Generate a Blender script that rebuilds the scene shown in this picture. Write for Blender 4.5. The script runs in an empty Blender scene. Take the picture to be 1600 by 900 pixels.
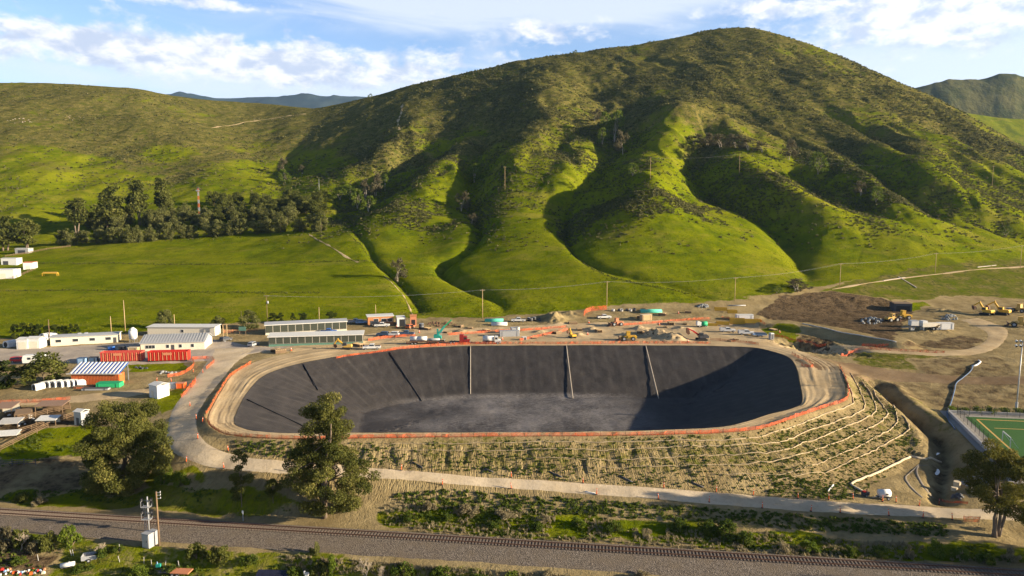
QUALITY = 1.0
SCRUB = 1
HAZE = 0.000024
import bpy, bmesh, math, random
import numpy as np
from mathutils import Vector, Matrix

R = math.radians
random.seed(7)
SC = bpy.context.scene
COL = SC.collection

# ------------------------------------------------------------------ camera, sky, sun, exposure
CAMZ, PITCH, FPX = 48.0, R(6.4), 24.0 / 36.0 * 1600
cam_d = bpy.data.cameras.new('camera')
cam_d.lens = 24; cam_d.sensor_width = 36; cam_d.clip_start = 1; cam_d.clip_end = 60000
cam = bpy.data.objects.new('camera', cam_d); COL.objects.link(cam)
cam.location = (0, 0, CAMZ); cam.rotation_euler = (math.pi / 2 - PITCH, 0, 0)
SC.camera = cam

SUN_EL, SUN_AZ = R(14.0), R(101.0)          # azimuth clockwise from +Y (the view direction): right and a little behind
sund = Vector((math.sin(SUN_AZ) * math.cos(SUN_EL), math.cos(SUN_AZ) * math.cos(SUN_EL), math.sin(SUN_EL)))
ld = bpy.data.lights.new('sun', 'SUN'); ld.energy = 5.0; ld.angle = R(0.5); ld.color = (1.0, 0.84, 0.60)
sun = bpy.data.objects.new('sun', ld); COL.objects.link(sun)
sun.rotation_euler = sund.to_track_quat('Z', 'Y').to_euler(); sun.location = (300, -100, 400)

SKY_GAIN = (1.32, 1.38, 1.68)
W = bpy.data.worlds.new('World'); SC.world = W; W.use_nodes = True
def build_world():
    nt = W.node_tree; N = nt.nodes; L = nt.links; N.clear()
    out = N.new('ShaderNodeOutputWorld'); bg = N.new('ShaderNodeBackground'); bg.inputs[1].default_value = 0.05
    L.new(bg.outputs[0], out.inputs[0])
    sky = N.new('ShaderNodeTexSky'); sky.sky_type = 'NISHITA'; sky.sun_disc = False
    sky.sun_elevation = SUN_EL; sky.sun_rotation = SUN_AZ
    sky.air_density = 1.0; sky.dust_density = 0.6; sky.ozone_density = 1.5; sky.altitude = 100
    tc = N.new('ShaderNodeTexCoord')
    sep = N.new('ShaderNodeSeparateXYZ'); L.new(tc.outputs['Generated'], sep.inputs[0])
    def M(op, a, b=None, c=None):
        n = N.new('ShaderNodeMath'); n.operation = op
        for i, v in enumerate((a, b, c)):
            if v is None: continue
            if isinstance(v, (int, float)): n.inputs[i].default_value = v
            else: L.new(v, n.inputs[i])
        return n.outputs[0]
    def SM(x, lo, hi, a=0.0, b=1.0):
        n = N.new('ShaderNodeMapRange'); n.interpolation_type = 'SMOOTHSTEP'
        L.new(x, n.inputs[0]); n.inputs[1].default_value = lo; n.inputs[2].default_value = hi
        n.inputs[3].default_value = a; n.inputs[4].default_value = b
        return n.outputs[0]
    az = M('ARCTAN2', sep.outputs[0], sep.outputs[1])            # 0 straight ahead, + to the right
    el = M('ARCSINE', sep.outputs[2])
    def noise(sx, sy, scale, detail, rough, off=0.0, dist=0.0):
        cx = N.new('ShaderNodeCombineXYZ')
        L.new(M('MULTIPLY', az, sx), cx.inputs[0]); L.new(M('MULTIPLY', el, sy), cx.inputs[1]); cx.inputs[2].default_value = off
        n = N.new('ShaderNodeTexNoise'); n.inputs['Scale'].default_value = scale; n.inputs['Detail'].default_value = detail
        n.inputs['Roughness'].default_value = rough; n.inputs['Distortion'].default_value = dist
        L.new(cx.outputs[0], n.inputs['Vector']); return n.outputs[0]
    def blob(a0, e0, wa, we):
        da = M('DIVIDE', M('SUBTRACT', az, a0), wa); de = M('DIVIDE', M('SUBTRACT', el, e0), we)
        return M('POWER', 2.71828, M('MULTIPLY', -1.0, M('ADD', M('MULTIPLY', da, da), M('MULTIPLY', de, de))))
    cum = noise(1.0, 1.9, 23.0, 8, 0.60, 3.1, 0.2)
    cum2 = noise(1.0, 1.5, 60.0, 6, 0.6, 9.7)
    base = M('ADD', M('MULTIPLY', cum, 0.70), M('MULTIPLY', cum2, 0.30))
    # where the cumulus banks stand (azimuth, elevation in radians)
    def sumup(*xs):
        t = xs[0]
        for x in xs[1:]: t = M('ADD', t, x)
        return t
    bank = sumup(M('MULTIPLY', blob(-0.42, 0.200, 0.38, 0.026), 0.45), M('MULTIPLY', blob(-0.44, 0.262, 0.14, 0.012), 0.30),
                 M('MULTIPLY', blob(-0.62, 0.262, 0.05, 0.016), 0.15),
                 M('MULTIPLY', blob(0.56, 0.235, 0.19, 0.042), 0.46), M('MULTIPLY', blob(0.06, 0.245, 0.11, 0.018), 0.30),
                 M('MULTIPLY', blob(0.35, 0.262, 0.08, 0.014), 0.22), M('MULTIPLY', blob(-0.2, 0.178, 0.5, 0.012), 0.10))
    m_cum = SM(M('ADD', base, bank), 0.60, 0.84)
    veil_n = noise(0.55, 3.0, 7.0, 6, 0.55, 21.0, 0.8)
    veil_b = sumup(M('MULTIPLY', blob(0.06, 0.280, 0.34, 0.028), 0.62), M('MULTIPLY', blob(0.42, 0.31, 0.30, 0.03), 0.2),
                   M('MULTIPLY', blob(-0.3, 0.165, 0.9, 0.035), 0.36), M('MULTIPLY', blob(0.5, 0.17, 0.4, 0.06), 0.3))
    m_veil = M('MULTIPLY', SM(M('ADD', veil_n, veil_b), 0.50, 0.92), 0.75)
    shade = SM(noise(1.0, 1.9, 23.0, 6, 0.6, 3.18, 0.2), 0.36, 0.60)
    cc = N.new('ShaderNodeMix'); cc.data_type = 'RGBA'; L.new(shade, cc.inputs['Factor'])
    cc.inputs['A'].default_value = (4.2, 4.8, 6.1, 1); cc.inputs['B'].default_value = (7.2, 7.2, 7.3, 1)
    g = N.new('ShaderNodeMix'); g.data_type = 'RGBA'; g.blend_type = 'MULTIPLY'; g.inputs['Factor'].default_value = 1
    L.new(sky.outputs[0], g.inputs['A']); g.inputs['B'].default_value = (SKY_GAIN[0], SKY_GAIN[1], SKY_GAIN[2], 1)
    m1 = N.new('ShaderNodeMix'); m1.data_type = 'RGBA'; L.new(m_veil, m1.inputs['Factor'])
    L.new(g.outputs['Result'], m1.inputs['A']); m1.inputs['B'].default_value = (6.0, 6.4, 7.1, 1)
    m2 = N.new('ShaderNodeMix'); m2.data_type = 'RGBA'; L.new(m_cum, m2.inputs['Factor'])
    L.new(m1.outputs['Result'], m2.inputs['A']); L.new(cc.outputs['Result'], m2.inputs['B'])
    # the sky is deeper and darker high overhead than low down
    hi = SM(el, R(17), R(45), 1.0, 0.38); m3 = N.new('ShaderNodeMix'); m3.data_type = 'RGBA'; m3.blend_type = 'MULTIPLY'; m3.inputs['Factor'].default_value = 1
    L.new(m2.outputs['Result'], m3.inputs['A']); L.new(hi, m3.inputs['B']); L.new(m3.outputs['Result'], bg.inputs[0])

build_world()
vs = SC.view_settings; vs.view_transform = 'Standard'; vs.look = 'None'; vs.exposure = 1.66; vs.gamma = 1.0; vs.use_curve_mapping = False
SC.display_settings.display_device = 'sRGB'
SC.cycles.max_bounces = 4; SC.cycles.diffuse_bounces = 2; SC.cycles.glossy_bounces = 2; SC.cycles.transparent_max_bounces = 6
SC.cycles.use_denoising = True; SC.cycles.caustics_reflective = False; SC.cycles.caustics_refractive = False

# ------------------------------------------------------------------ picture ray <-> world
CP, SP = math.cos(PITCH), math.sin(PITCH)
def ray(px, py):
    u = (np.asarray(px, float) - 800) / FPX; v = (450 - np.asarray(py, float)) / FPX
    # direction with forward component 1 along the optical axis, then divided so that Y = 1
    dy = CP + v * SP; dz = -SP + v * CP
    return u / dy, dz / dy                     # X per Y, (Z - CAMZ) per Y
def unproj_z(px, py, z=0.0):
    a, b = ray(px, py); Y = (z - CAMZ) / b
    return a * Y, Y
def zat(px, py, Y):                            # height of the picture ray at depth Y
    a, b = ray(px, py); return CAMZ + b * Y

# ------------------------------------------------------------------ noise
def _hash(ix, iy, s):
    h = (ix.astype(np.int64) * 374761393 + iy.astype(np.int64) * 668265263 + s * 974711) & 0x7fffffff
    h = ((h ^ (h >> 13)) * 1274126177) & 0x7fffffff
    return ((h ^ (h >> 16)) & 0xffff) / 65535.0
def vnoise(x, y, s=0):
    x = np.asarray(x, float); y = np.asarray(y, float)
    ix = np.floor(x); iy = np.floor(y); fx = x - ix; fy = y - iy
    fx = fx * fx * fx * (fx * (fx * 6 - 15) + 10); fy = fy * fy * fy * (fy * (fy * 6 - 15) + 10)
    a = _hash(ix, iy, s); b = _hash(ix + 1, iy, s); c = _hash(ix, iy + 1, s); d = _hash(ix + 1, iy + 1, s)
    return (a + (b - a) * fx) * (1 - fy) + (c + (d - c) * fx) * fy - 0.5
def fbm(x, y, o=4, s=0, lac=2.03, g=0.5):
    t = 0; a = 1.0; c, sn = math.cos(.6), math.sin(.6)
    x = np.asarray(x, float); y = np.asarray(y, float)
    for i in range(o):
        t = t + a * vnoise(x, y, s + i * 17); x, y = (c * x - sn * y) * lac, (sn * x + c * y) * lac; a *= g
    return t
def sstep(a, b, x):
    t = np.clip((x - a) / (b - a), 0, 1); return t * t * (3 - 2 * t)
def seg_dist(X, Y, pts, closed=False):
    """distance to a polyline, and the fractional vertex index of the nearest point"""
    P = np.asarray(pts, float)[:, :2]; n = len(P)
    best = np.full(X.shape, 1e18); bt = np.zeros(X.shape)
    for i in range(n if closed else n - 1):
        a = P[i]; b = P[(i + 1) % n]; d = b - a; L2 = d @ d + 1e-12
        t = np.clip(((X - a[0]) * d[0] + (Y - a[1]) * d[1]) / L2, 0, 1)
        q = (X - a[0] - t * d[0]) ** 2 + (Y - a[1] - t * d[1]) ** 2
        m = q < best; best = np.where(m, q, best); bt = np.where(m, i + t, bt)
    return np.sqrt(best), bt
def inside(X, Y, pts):
    P = np.asarray(pts, float); c = np.zeros(X.shape, bool); n = len(P)
    for i in range(n):
        x0, y0 = P[i, 0], P[i, 1]; x1, y1 = P[(i + 1) % n, 0], P[(i + 1) % n, 1]
        if y0 == y1: continue
        c ^= ((y0 > Y) != (y1 > Y)) & (X < (x1 - x0) * (Y - y0) / (y1 - y0) + x0)
    return c
def sdf(X, Y, pts):                            # negative inside
    d, _ = seg_dist(X, Y, pts, True); return np.where(inside(X, Y, pts), -d, d)
def smooth_poly(P, closed, n, it=0):
    """Catmull-Rom through P, resampled to n evenly spaced points"""
    P = np.asarray(P, float); m = len(P); out = []
    for i in range(m if closed else m - 1):
        g = (lambda k: P[k % m]) if closed else (lambda k: P[min(max(k, 0), m - 1)])
        p0, p1, p2, p3 = g(i - 1), g(i), g(i + 1), g(i + 2)
        for t in np.linspace(0, 1, 16, endpoint=False):
            out.append(.5 * (2 * p1 + (p2 - p0) * t + (2 * p0 - 5 * p1 + 4 * p2 - p3) * t * t + (3 * p1 - p0 - 3 * p2 + p3) * t ** 3))
    if not closed: out.append(P[-1])
    return resample(np.array(out), closed, n)
def resample(Q, closed, n):
    Q = np.asarray(Q, float)
    if closed: Q = np.vstack([Q, Q[:1]])
    s = np.concatenate([[0], np.cumsum(np.linalg.norm(np.diff(Q[:, :2], axis=0), axis=1))])
    t = np.linspace(0, s[-1], n, endpoint=not closed)
    return np.stack([np.interp(t, s, Q[:, k]) for k in range(Q.shape[1])], 1)
# ------------------------------------------------------------------ the lie of the land
# low ground: thin-plate spline through points read along the photograph (px, py, z)
LOW = [(275,690,-1.5),(300,715,-2.2),(450,735,-3.6),(700,748,-4.6),(1000,772,-5.6),(1300,793,-6.6),(1520,805,-7.2),(1700,815,-7.4),
       (0,782,-7.4),(400,808,-7.6),(800,833,-7.8),(1200,856,-8.0),(1600,880,-8.2),
       (0,822,-7.9),(400,846,-8.0),(800,872,-8.0),(1200,893,-8.1),
       (0,890,-9.2),(400,890,-9.4),(800,915,-9.6),(1200,930,-9.6),(1600,930,-9.6),
       (100,770,-7.2),(240,770,-6.8),(420,786,-6.8),(700,800,-7.2),(1000,822,-7.6),(1300,838,-8.0),(1600,850,-8.2),
       (50,722,-5.0),(60,690,-3.6),(0,650,-2.4),(120,650,-1.8),(200,640,-1.2),(300,620,-.4),(250,700,-2.6),(200,735,-5.6),
       (100,600,-.6),(0,570,-.3),(0,600,-.9),(100,540,0),(300,530,0.2),(370,560,0),(500,530,0),(700,520,0),(900,520,0),(1150,520,0),(1250,540,-.2),
       (200,505,.8),(0,505,.8),(400,500,.8),(600,495,.8),(800,490,.8),(1000,480,1.0),(1150,475,1.2),
       (1300,565,-1.2),(1450,560,-1.0),(1450,600,-3.5),(1600,590,-2.2),(1600,640,-5.2),(1500,640,-5.2),(1600,690,-5.4),(1700,660,-5.4),(1360,610,-3.8),
       (1470,720,-8.0),(1440,745,-8.0),(1330,778,-6.9),(1470,785,-7.6),(1540,740,-6.6),(1400,540,-.3),(1600,540,-.3),
       (1300,500,0.8),(1450,500,1.2),(1600,500,1.6),(1250,470,1.4),(1450,470,2.5),(1600,470,3),(1800,560,0),(-200,560,0),(-300,700,-5),(-300,850,-9),(2000,700,-6),(2000,880,-9)]
_lp = np.array([(*unproj_z(a, b, c), c) for a, b, c in LOW])
def _tps(A, B):
    r2 = ((A[:, None, :] - B[None, :, :]) ** 2).sum(2); return 0.5 * r2 * np.log(r2 + 1e-9)
_S = 100.0
_K = _tps(_lp[:, :2] / _S, _lp[:, :2] / _S) + np.eye(len(_lp)) * 0.002
_Q = np.hstack([np.ones((len(_lp), 1)), _lp[:, :2] / _S])
_A = np.block([[_K, _Q], [_Q.T, np.zeros((3, 3))]])
_w = np.linalg.solve(_A, np.concatenate([_lp[:, 2], np.zeros(3)]))
def z_low(X, Y):
    sh = X.shape; P = np.stack([np.clip(X.ravel(), -330, 330), np.clip(Y.ravel(), 70, 330)], 1) / _S
    out = np.empty(len(P)); B = _lp[:, :2] / _S
    for i in range(0, len(P), 100000):
        out[i:i + 100000] = _tps(P[i:i + 100000], B) @ _w[:-3] + P[i:i + 100000] @ _w[-2:] + _w[-3]
    return out.reshape(sh)

# the basin: rim line of the black liner and line of the embankment crest (orange fence)
RIM_PX = [(366,660),(372,640),(388,612),(412,588),(450,573),(500,562),(570,551),(640,545),(735,541),(890,540),(1010,540),(1110,541),(1172,543),(1205,549),(1232,559),(1243,574),(1249,600),(1253,628),(1238,638),(1200,648),(1160,661),(1120,668),(1040,672),(900,675),(760,676),(600,676),(500,677),(440,677),(400,674),(376,668)]
CREST_PX = [(322,655),(330,637),(345,610),(362,585),(392,566),(440,553),(520,541),(640,532),(760,527),(900,526),(1080,527),(1180,530),(1240,543),(1285,560),(1312,572),(1324,598),(1326,614),(1322,627),(1300,636),(1250,652),(1190,672),(1130,679),(1040,682),(900,684),(760,685),(600,687),(480,689),(400,687),(350,681),(328,669)]
RIM = np.array([unproj_z(a, b, 0) for a, b in RIM_PX]); CREST = np.array([unproj_z(a, b, 0) for a, b in CREST_PX])
RIM = smooth_poly(RIM, True, 240); CREST = smooth_poly(CREST, True, 200)
B_DEPTH, B_SLOPE, O_SLOPE = 11.0, 2.65, 2.6

# hill profiles: per picture column, eight (row, depth) knots from the toe to the skyline
HC = {-700:[(510,275),(440,370),(395,500),(345,600),(250,830),(205,980),(165,1080),(155,1150)],
      0:[(512,275),(445,360),(385,500),(330,590),(230,790),(180,925),(145,1025),(131,1090)],
      250:[(506,280),(440,365),(375,500),(328,620),(240,840),(185,990),(152,1100),(139,1170)],
      420:[(500,285),(430,375),(368,500),(315,640),(255,850),(210,1020),(180,1160),(165,1240)],
      500:[(496,290),(430,374),(363,497),(312,618),(262,775),(215,930),(185,1075),(171,1170)],
      650:[(493,295),(430,370),(363,488),(300,612),(232,765),(176,930),(143,1075),(132,1150)],
      800:[(490,297),(430,356),(350,452),(277,570),(205,745),(145,910),(107,1050),(97,1110)],
      1000:[(484,303),(420,355),(340,440),(270,550),(200,705),(140,870),(85,1025),(68,1090)],
      1130:[(476,310),(420,360),(340,450),(270,550),(190,715),(120,875),(58,1035),(43,1090)],
      1300:[(462,325),(410,385),(350,455),(285,540),(215,660),(150,790),(105,920),(93,970)],
      1430:[(452,340),(405,400),(355,460),(290,540),(230,640),(185,740),(158,830),(149,870)],
      1600:[(442,355),(398,430),(358,490),(310,560),(275,640),(255,700),(245,740),(240,770)],
      2300:[(440,355),(405,430),(385,490),(365,560),(350,640),(345,700),(342,740),(340,770)]}
SKY_PX = [(-700,155),(-300,140),(0,131),(90,130),(180,134),(240,138),(290,149),(350,157),(400,160),(450,164),(500,170),(530,165),(560,158),(600,148),(650,132),(700,121),(760,108),(800,97),(860,87),(920,79),(980,72),(1040,60),(1080,50),(1120,43),(1160,44),(1200,55),(1250,72),(1300,93),(1350,115),(1400,137),(1440,155),(1480,176),(1530,207),(1570,228),(1600,240),(1700,285),(2300,340)]
_cx = np.array(sorted(HC)); _cu = (_cx - 800) / FPX
_cr = np.array([[k[0] for k in HC[c]] for c in _cx], float); _cy = np.array([[k[1] for k in HC[c]] for c in _cx], float)
_us = np.linspace(_cu[0], _cu[-1], 600)
def _sm(col):                                   # smooth the knots across columns
    v = np.interp(_us, _cu, col); k = np.exp(-np.linspace(-2, 2, 25) ** 2); k /= k.sum()
    return np.convolve(np.pad(v, 12, mode='edge'), k, 'valid')
_rowT = np.stack([_sm(_cr[:, j]) for j in range(8)], 1); _yT = np.stack([_sm(_cy[:, j]) for j in range(8)], 1)
_crest = np.interp(_us, (np.array([p[0] for p in SKY_PX]) - 800) / FPX, [p[1] for p in SKY_PX])
_kk = np.exp(-np.linspace(-2, 2, 9) ** 2); _kk /= _kk.sum()
_crest = np.convolve(np.pad(_crest, 4, mode='edge'), _kk, 'valid')
_shift = _crest - _rowT[:, 7]; _rowT = _rowT + _shift[:, None] * np.array([0, 0, 0, 0, .05, .2, .7, 1.0])
_, _b = ray(np.zeros_like(_rowT), _rowT)
# picture columns are lines of constant X / depth only near enough; use X/Y * CP as the column measure
_zT = CAMZ + _b * _yT
def hill_base(X, Y):
    u = X / np.maximum(Y, 1.0)
    u = np.clip(u * 0.985, _us[0], _us[-1])
    f = (u - _us[0]) / (_us[1] - _us[0]); i = np.clip(f.astype(int), 0, len(_us) - 2); f = (f - i)[..., None]
    yk = _yT[i] * (1 - f) + _yT[i + 1] * f; zk = _zT[i] * (1 - f) + _zT[i + 1] * f
    h = np.diff(yk, axis=-1); dl = np.diff(zk, axis=-1) / h
    m = np.empty_like(yk)                       # monotone (harmonic) slopes
    s = dl[..., :-1] * dl[..., 1:]
    m[..., 1:-1] = np.where(s > 0, 2 * s / np.where(np.abs(dl[..., :-1] + dl[..., 1:]) < 1e-9, 1e-9, dl[..., :-1] + dl[..., 1:]), 0)
    m[..., 0] = 0.02; m[..., -1] = 0.10
    z = zk[..., 0].copy()
    for j in range(7):
        t = np.clip((Y - yk[..., j]) / h[..., j], 0, 1); sel = Y >= yk[..., j]
        hj = h[..., j]
        zz = ((1 + 2 * t) * (1 - t) ** 2) * zk[..., j] + t * (1 - t) ** 2 * hj * m[..., j] + t * t * (3 - 2 * t) * zk[..., j + 1] + t * t * (t - 1) * hj * m[..., j + 1]
        z = np.where(sel, zz, z)
    over = Y - yk[..., 7]
    o = np.maximum(over, 0); z = np.where(over > 0, zk[..., 7] + 0.10 * o - 0.0022 * np.minimum(o, 130) ** 2 - 0.5 * np.maximum(o - 130, 0), z)
    t_rel = (Y - yk[..., 0]) / (yk[..., 7] - yk[..., 0])
    return z, t_rel, yk[..., 0]

def base_height(X, Y):
    zl = z_low(X, Y); zh, t, y0 = hill_base(X, Y)
    k = sstep(-25, 25, Y - y0)
    return zl * (1 - k) + zh * k, t

# spurs and gullies: (px, py, amount in metres, half width in metres) down each line
RIDGES = [
 [(1035,172,14,26),(1060,166,24,32),(1090,172,20,30),(1120,192,8,28)],
 [(700,132,1,40),(655,165,3,40),(625,205,10,32),(600,228,15,28),(565,250,9,28),(530,275,2,26)],
 [(745,215,4,32),(705,240,10,28),(672,272,14,26),(645,302,14,26),(612,330,12,28),(575,372,5,30)],
 [(868,92,6,40),(852,130,14,42),(850,175,14,32),(835,215,12,28),(812,262,9,26),(790,300,6,28),(775,345,3,34)],
 [(905,215,3,20),(895,240,9,20),(880,265,10,20),(872,285,7,20)],
 [(1130,100,4,40),(1100,135,4,36),(1056,168,14,30),(1048,200,17,28),(1038,235,8,24),(1022,272,14,20),(1022,310,13,28),(1035,350,8,36),(1050,395,2,44)],
 [(1095,175,14,32),(1140,200,12,30),(1185,228,8,26)],
 [(1130,225,4,24),(1170,255,13,24),(1225,288,16,26),(1280,312,15,28),(1340,335,10,32),(1420,358,8,36),(1500,380,3,36)],
 [(1215,185,6,24),(1270,210,14,20),(1330,250,18,20),(1390,292,17,20),(1440,328,12,22),(1520,362,5,28)],
 [(1330,190,6,26),(1400,215,17,24),(1470,248,24,24),(1520,282,22,24),(1560,318,12,28)],
 [(1440,190,5,26),(1530,225,10,26),(1600,262,10,26),(1680,300,8,26)],
 [(150,150,6,70),(250,200,8,60),(330,250,7,50),(380,290,3,40)],
 [(20,160,5,60),(60,230,6,50),(90,300,3,40)],
]
GULLIES = [
 [(505,178,2,40),(470,225,6,34),(447,262,8,28),(436,300,6,26),(430,335,2,24)],
 [(720,190,3,30),(690,238,9,20),(650,262,13,18),(608,280,12,18),(570,300,8,22),(540,330,5,20),(530,352,3,9)],
 [(545,362,1.5,3),(560,385,2.2,3.5),(605,430,2.2,3.5),(640,462,3,5),(662,490,2.5,5)],
 [(770,205,5,28),(748,250,11,20),(735,300,12,15),(738,340,11,12),(752,375,7,6),(738,395,5,5),(722,408,5,5),(700,422,7,7),(694,433,6,6),(720,452,5,6),(770,472,3,6),(785,490,1,5)],
 [(975,170,8,28),(960,200,14,22),(955,240,12,20),(935,280,11,18),(905,312,11,15),(888,342,10,11),(882,368,8,8),(896,397,3.5,4),(930,422,2.6,4),(985,440,3,4),(1050,452,2,4),(1100,466,1,4)],
 [(880,222,5,18),(900,275,7,18),(915,292,6,18)],
 [(1100,215,6,20),(1082,250,11,18),(1080,285,13,19),(1108,322,14,20),(1160,350,14,18),(1215,382,12,16),(1245,415,7,12),(1262,440,3,9)],
 [(1185,200,5,22),(1235,240,14,20),(1300,285,15,18),(1370,325,11,16),(1440,350,6,14),(1500,368,3,12)],
 [(1290,180,8,22),(1345,222,18,22),(1400,268,20,22),(1445,306,19,20),(1490,340,15,18),(1545,368,5,16)],
 [(1420,195,6,22),(1500,235,10,22),(1570,275,10,22),(1640,310,8,22)],
 [(920,135,3,26),(935,160,7,22),(945,185,8,20)],
 [(145,250,3,30),(120,290,4,26),(110,330,2,24)],
]
def _lift(lines, sgn):
    out = []
    for ln in lines:
        P = []
        for px, py, amp, wd in ln:
            a, b = ray(px, py); Ys = np.linspace(240, 1250, 1500)
            z, _ = base_height(a * Ys, Ys)
            d = CAMZ + b * Ys - (z + sgn * amp); k = np.argmax(d < 0)
            P.append((a * Ys[k], Ys[k], amp, wd))
        out.append(np.array(P))
    return out
RID, GUL = _lift(RIDGES, 1), _lift(GULLIES, -1)
def _feature(X, Y, lines, sharp):
    tot = np.zeros(X.shape)
    wx = X + 11 * fbm(X / 38, Y / 38, 4, 5); wy = Y + 11 * fbm(X / 38, Y / 38, 4, 55)
    for ln in lines:
        Q = smooth_poly(ln, False, max(12, 4 * len(ln)))
        wd = Q[:, 3].max()
        lo = Q[:, :2].min(0) - 3.2 * wd; hi = Q[:, :2].max(0) + 3.2 * wd
        sel = (X > lo[0]) & (X < hi[0]) & (Y > lo[1]) & (Y < hi[1])
        if not sel.any(): continue
        narrow = Q[:, 3].min() < 12
        x = wx[sel]; y = wy[sel]
        if narrow:
            x = X[sel] + .25 * (wx[sel] - X[sel]); y = Y[sel] + .25 * (wy[sel] - Y[sel])
        d, t = seg_dist(x, y, Q)
        amp = np.interp(t, np.arange(len(Q)), Q[:, 2]); w = np.interp(t, np.arange(len(Q)), Q[:, 3])
        r = d / w
        v = amp * (np.exp(-r * r) if not sharp else np.exp(-np.sqrt(r * r + .05) * 1.35 + .3))
        cur = tot[sel]; tot[sel] = np.maximum(cur, v) + 0.35 * np.minimum(cur, v)
    return tot
def height(X, Y, detail=True):
    X = np.asarray(X, float); Y = np.asarray(Y, float)
    z, t = base_height(X, Y)
    far = Y > 230
    if far.any():
        Xf, Yf, tf = X[far], Y[far], t[far]
        fade = sstep(1.0, .86, tf) * .8 + .2
        off = (_feature(Xf, Yf, RID, False) - _feature(Xf, Yf, GUL, True)) * fade
        up = sstep(.05, .4, tf)
        off += up * fade * (5.0 * fbm(Xf / 90, Yf / 90, 4, 31) + (fbm(Xf / 26, Yf / 60, 3, 77)) * 1.8)
        wx = Xf + 22 * fbm(Xf / 70, Yf / 70, 3, 131); wy = Yf + 22 * fbm(Xf / 70, Yf / 70, 3, 137)
        rg = 1 - 2 * np.abs(fbm((wx + .35 * wy) / 46, (wy - .35 * wx) / 120, 3, 141)); rg2 = 1 - 2 * np.abs(fbm(wx / 17 + wy / 60, wy / 40, 2, 151))
        off += sstep(.12, .45, tf) * fade * sstep(-330, -60, Xf) * (4.2 * (rg - .6) + 1.5 * (rg2 - .6))
        off += sstep(0, .2, tf) * 1.2 * fbm(Xf / 30, Yf / 30, 3, 9)
        z = z.copy(); z[far] += off
    # platform, outer bank, basin
    near = (Y < 330) & (np.abs(X) < 330)
    if near.any():
        Xn, Yn = X[near], Y[near]; zn = z[near]
        dc, _t = seg_dist(Xn, Yn, CREST, True); dc = np.where(inside(Xn, Yn, CREST), -dc, dc)
        plat = np.where(dc <= 0, 0.0, -dc / O_SLOPE)
        plat = np.where((Yn > 215), -99, plat) if False else plat
        zn = np.where(dc <= 0, zn * 0, np.maximum(zn, plat)) if True else zn
        # soften: low berm along the crest
        zn = zn - sstep(.5, 1.3, plat - z[near]) * sstep(.5, 3, dc) * (.30 * np.clip(1 - 5 * np.abs(fbm(_t * .55 + .25 * fbm(Xn / 3, Yn / 3, 2, 5), 0 * _t + dc * .05, 2, 71)), 0, 1) + .14 * np.clip(1 - 4 * np.abs(fbm(_t * 1.7 + .4 * fbm(Xn / 2, Yn / 2, 2, 6), dc * .09, 2, 79)), 0, 1)) * sstep(205, 180, Yn)
        zn = zn + 0.35 * np.exp(-(dc / 1.6) ** 2) * sstep(215, 190, Yn)
        if detail: zn = zn + 0.25 * fbm(Xn / 6, Yn / 6, 4, 3) * np.where(dc < 0, .5, 1.0)
        dr = sdf(Xn, Yn, RIM)
        bas = np.maximum(dr / B_SLOPE, -B_DEPTH)
        zn = np.where(dr < 0, bas - 0.7 * sstep(0, -1.2, dr), zn)
        for fn in CUTS: zn = fn(Xn, Yn, zn)
        z = z.copy(); z[near] = zn
    return z
CUTS = []
def world_line(pts, z=0.0):
    return np.array([unproj_z(a, b, c[0] if c else z) for a, b, *c in pts])
# ------------------------------------------------------------------ mesh helpers
def link(o):
    COL.objects.link(o); return o
def grid_mesh(name, X, Y, Z, mat, attrs=None, smooth=True):
    ny, nx = X.shape; me = bpy.data.meshes.new(name)
    me.vertices.add(nx * ny); me.vertices.foreach_set('co', np.stack([X, Y, Z], -1).astype(np.float32).ravel())
    i = (np.arange(ny - 1)[:, None] * nx + np.arange(nx - 1)[None, :]).ravel()
    q = np.stack([i, i + 1, i + nx + 1, i + nx], 1).astype(np.int32)
    quads_into(me, q, smooth)
    if attrs:
        for an, arr in attrs.items():
            a = me.attributes.new(an, 'FLOAT', 'POINT'); a.data.foreach_set('value', arr.astype(np.float32).ravel())
    me.update(); me.materials.append(mat)
    return link(bpy.data.objects.new(name, me))
def quads_into(me, q, smooth=False):
    n, k = q.shape
    me.loops.add(n * k); me.loops.foreach_set('vertex_index', q.ravel())
    me.polygons.add(n); me.polygons.foreach_set('loop_start', np.arange(0, n * k, k, dtype=np.int32))
    me.polygons.foreach_set('loop_total', np.full(n, k, np.int32))
    if smooth: me.polygons.foreach_set('use_smooth', np.ones(n, bool))
    me.update(calc_edges=True)
def face_mesh(name, V, F, mat, smooth=False, attrs=None):
    me = bpy.data.meshes.new(name); V = np.asarray(V, np.float32); F = np.asarray(F, np.int32)
    me.vertices.add(len(V)); me.vertices.foreach_set('co', V.ravel()); quads_into(me, F, smooth)
    if attrs:
        for an, arr in attrs.items():
            a = me.attributes.new(an, 'FLOAT', 'POINT'); a.data.foreach_set('value', np.asarray(arr, np.float32))
    me.materials.append(mat)
    return link(bpy.data.objects.new(name, me))
def structure(o): o['kind'] = 'structure'; return o
def stuff(o): o['kind'] = 'stuff'; return o

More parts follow.
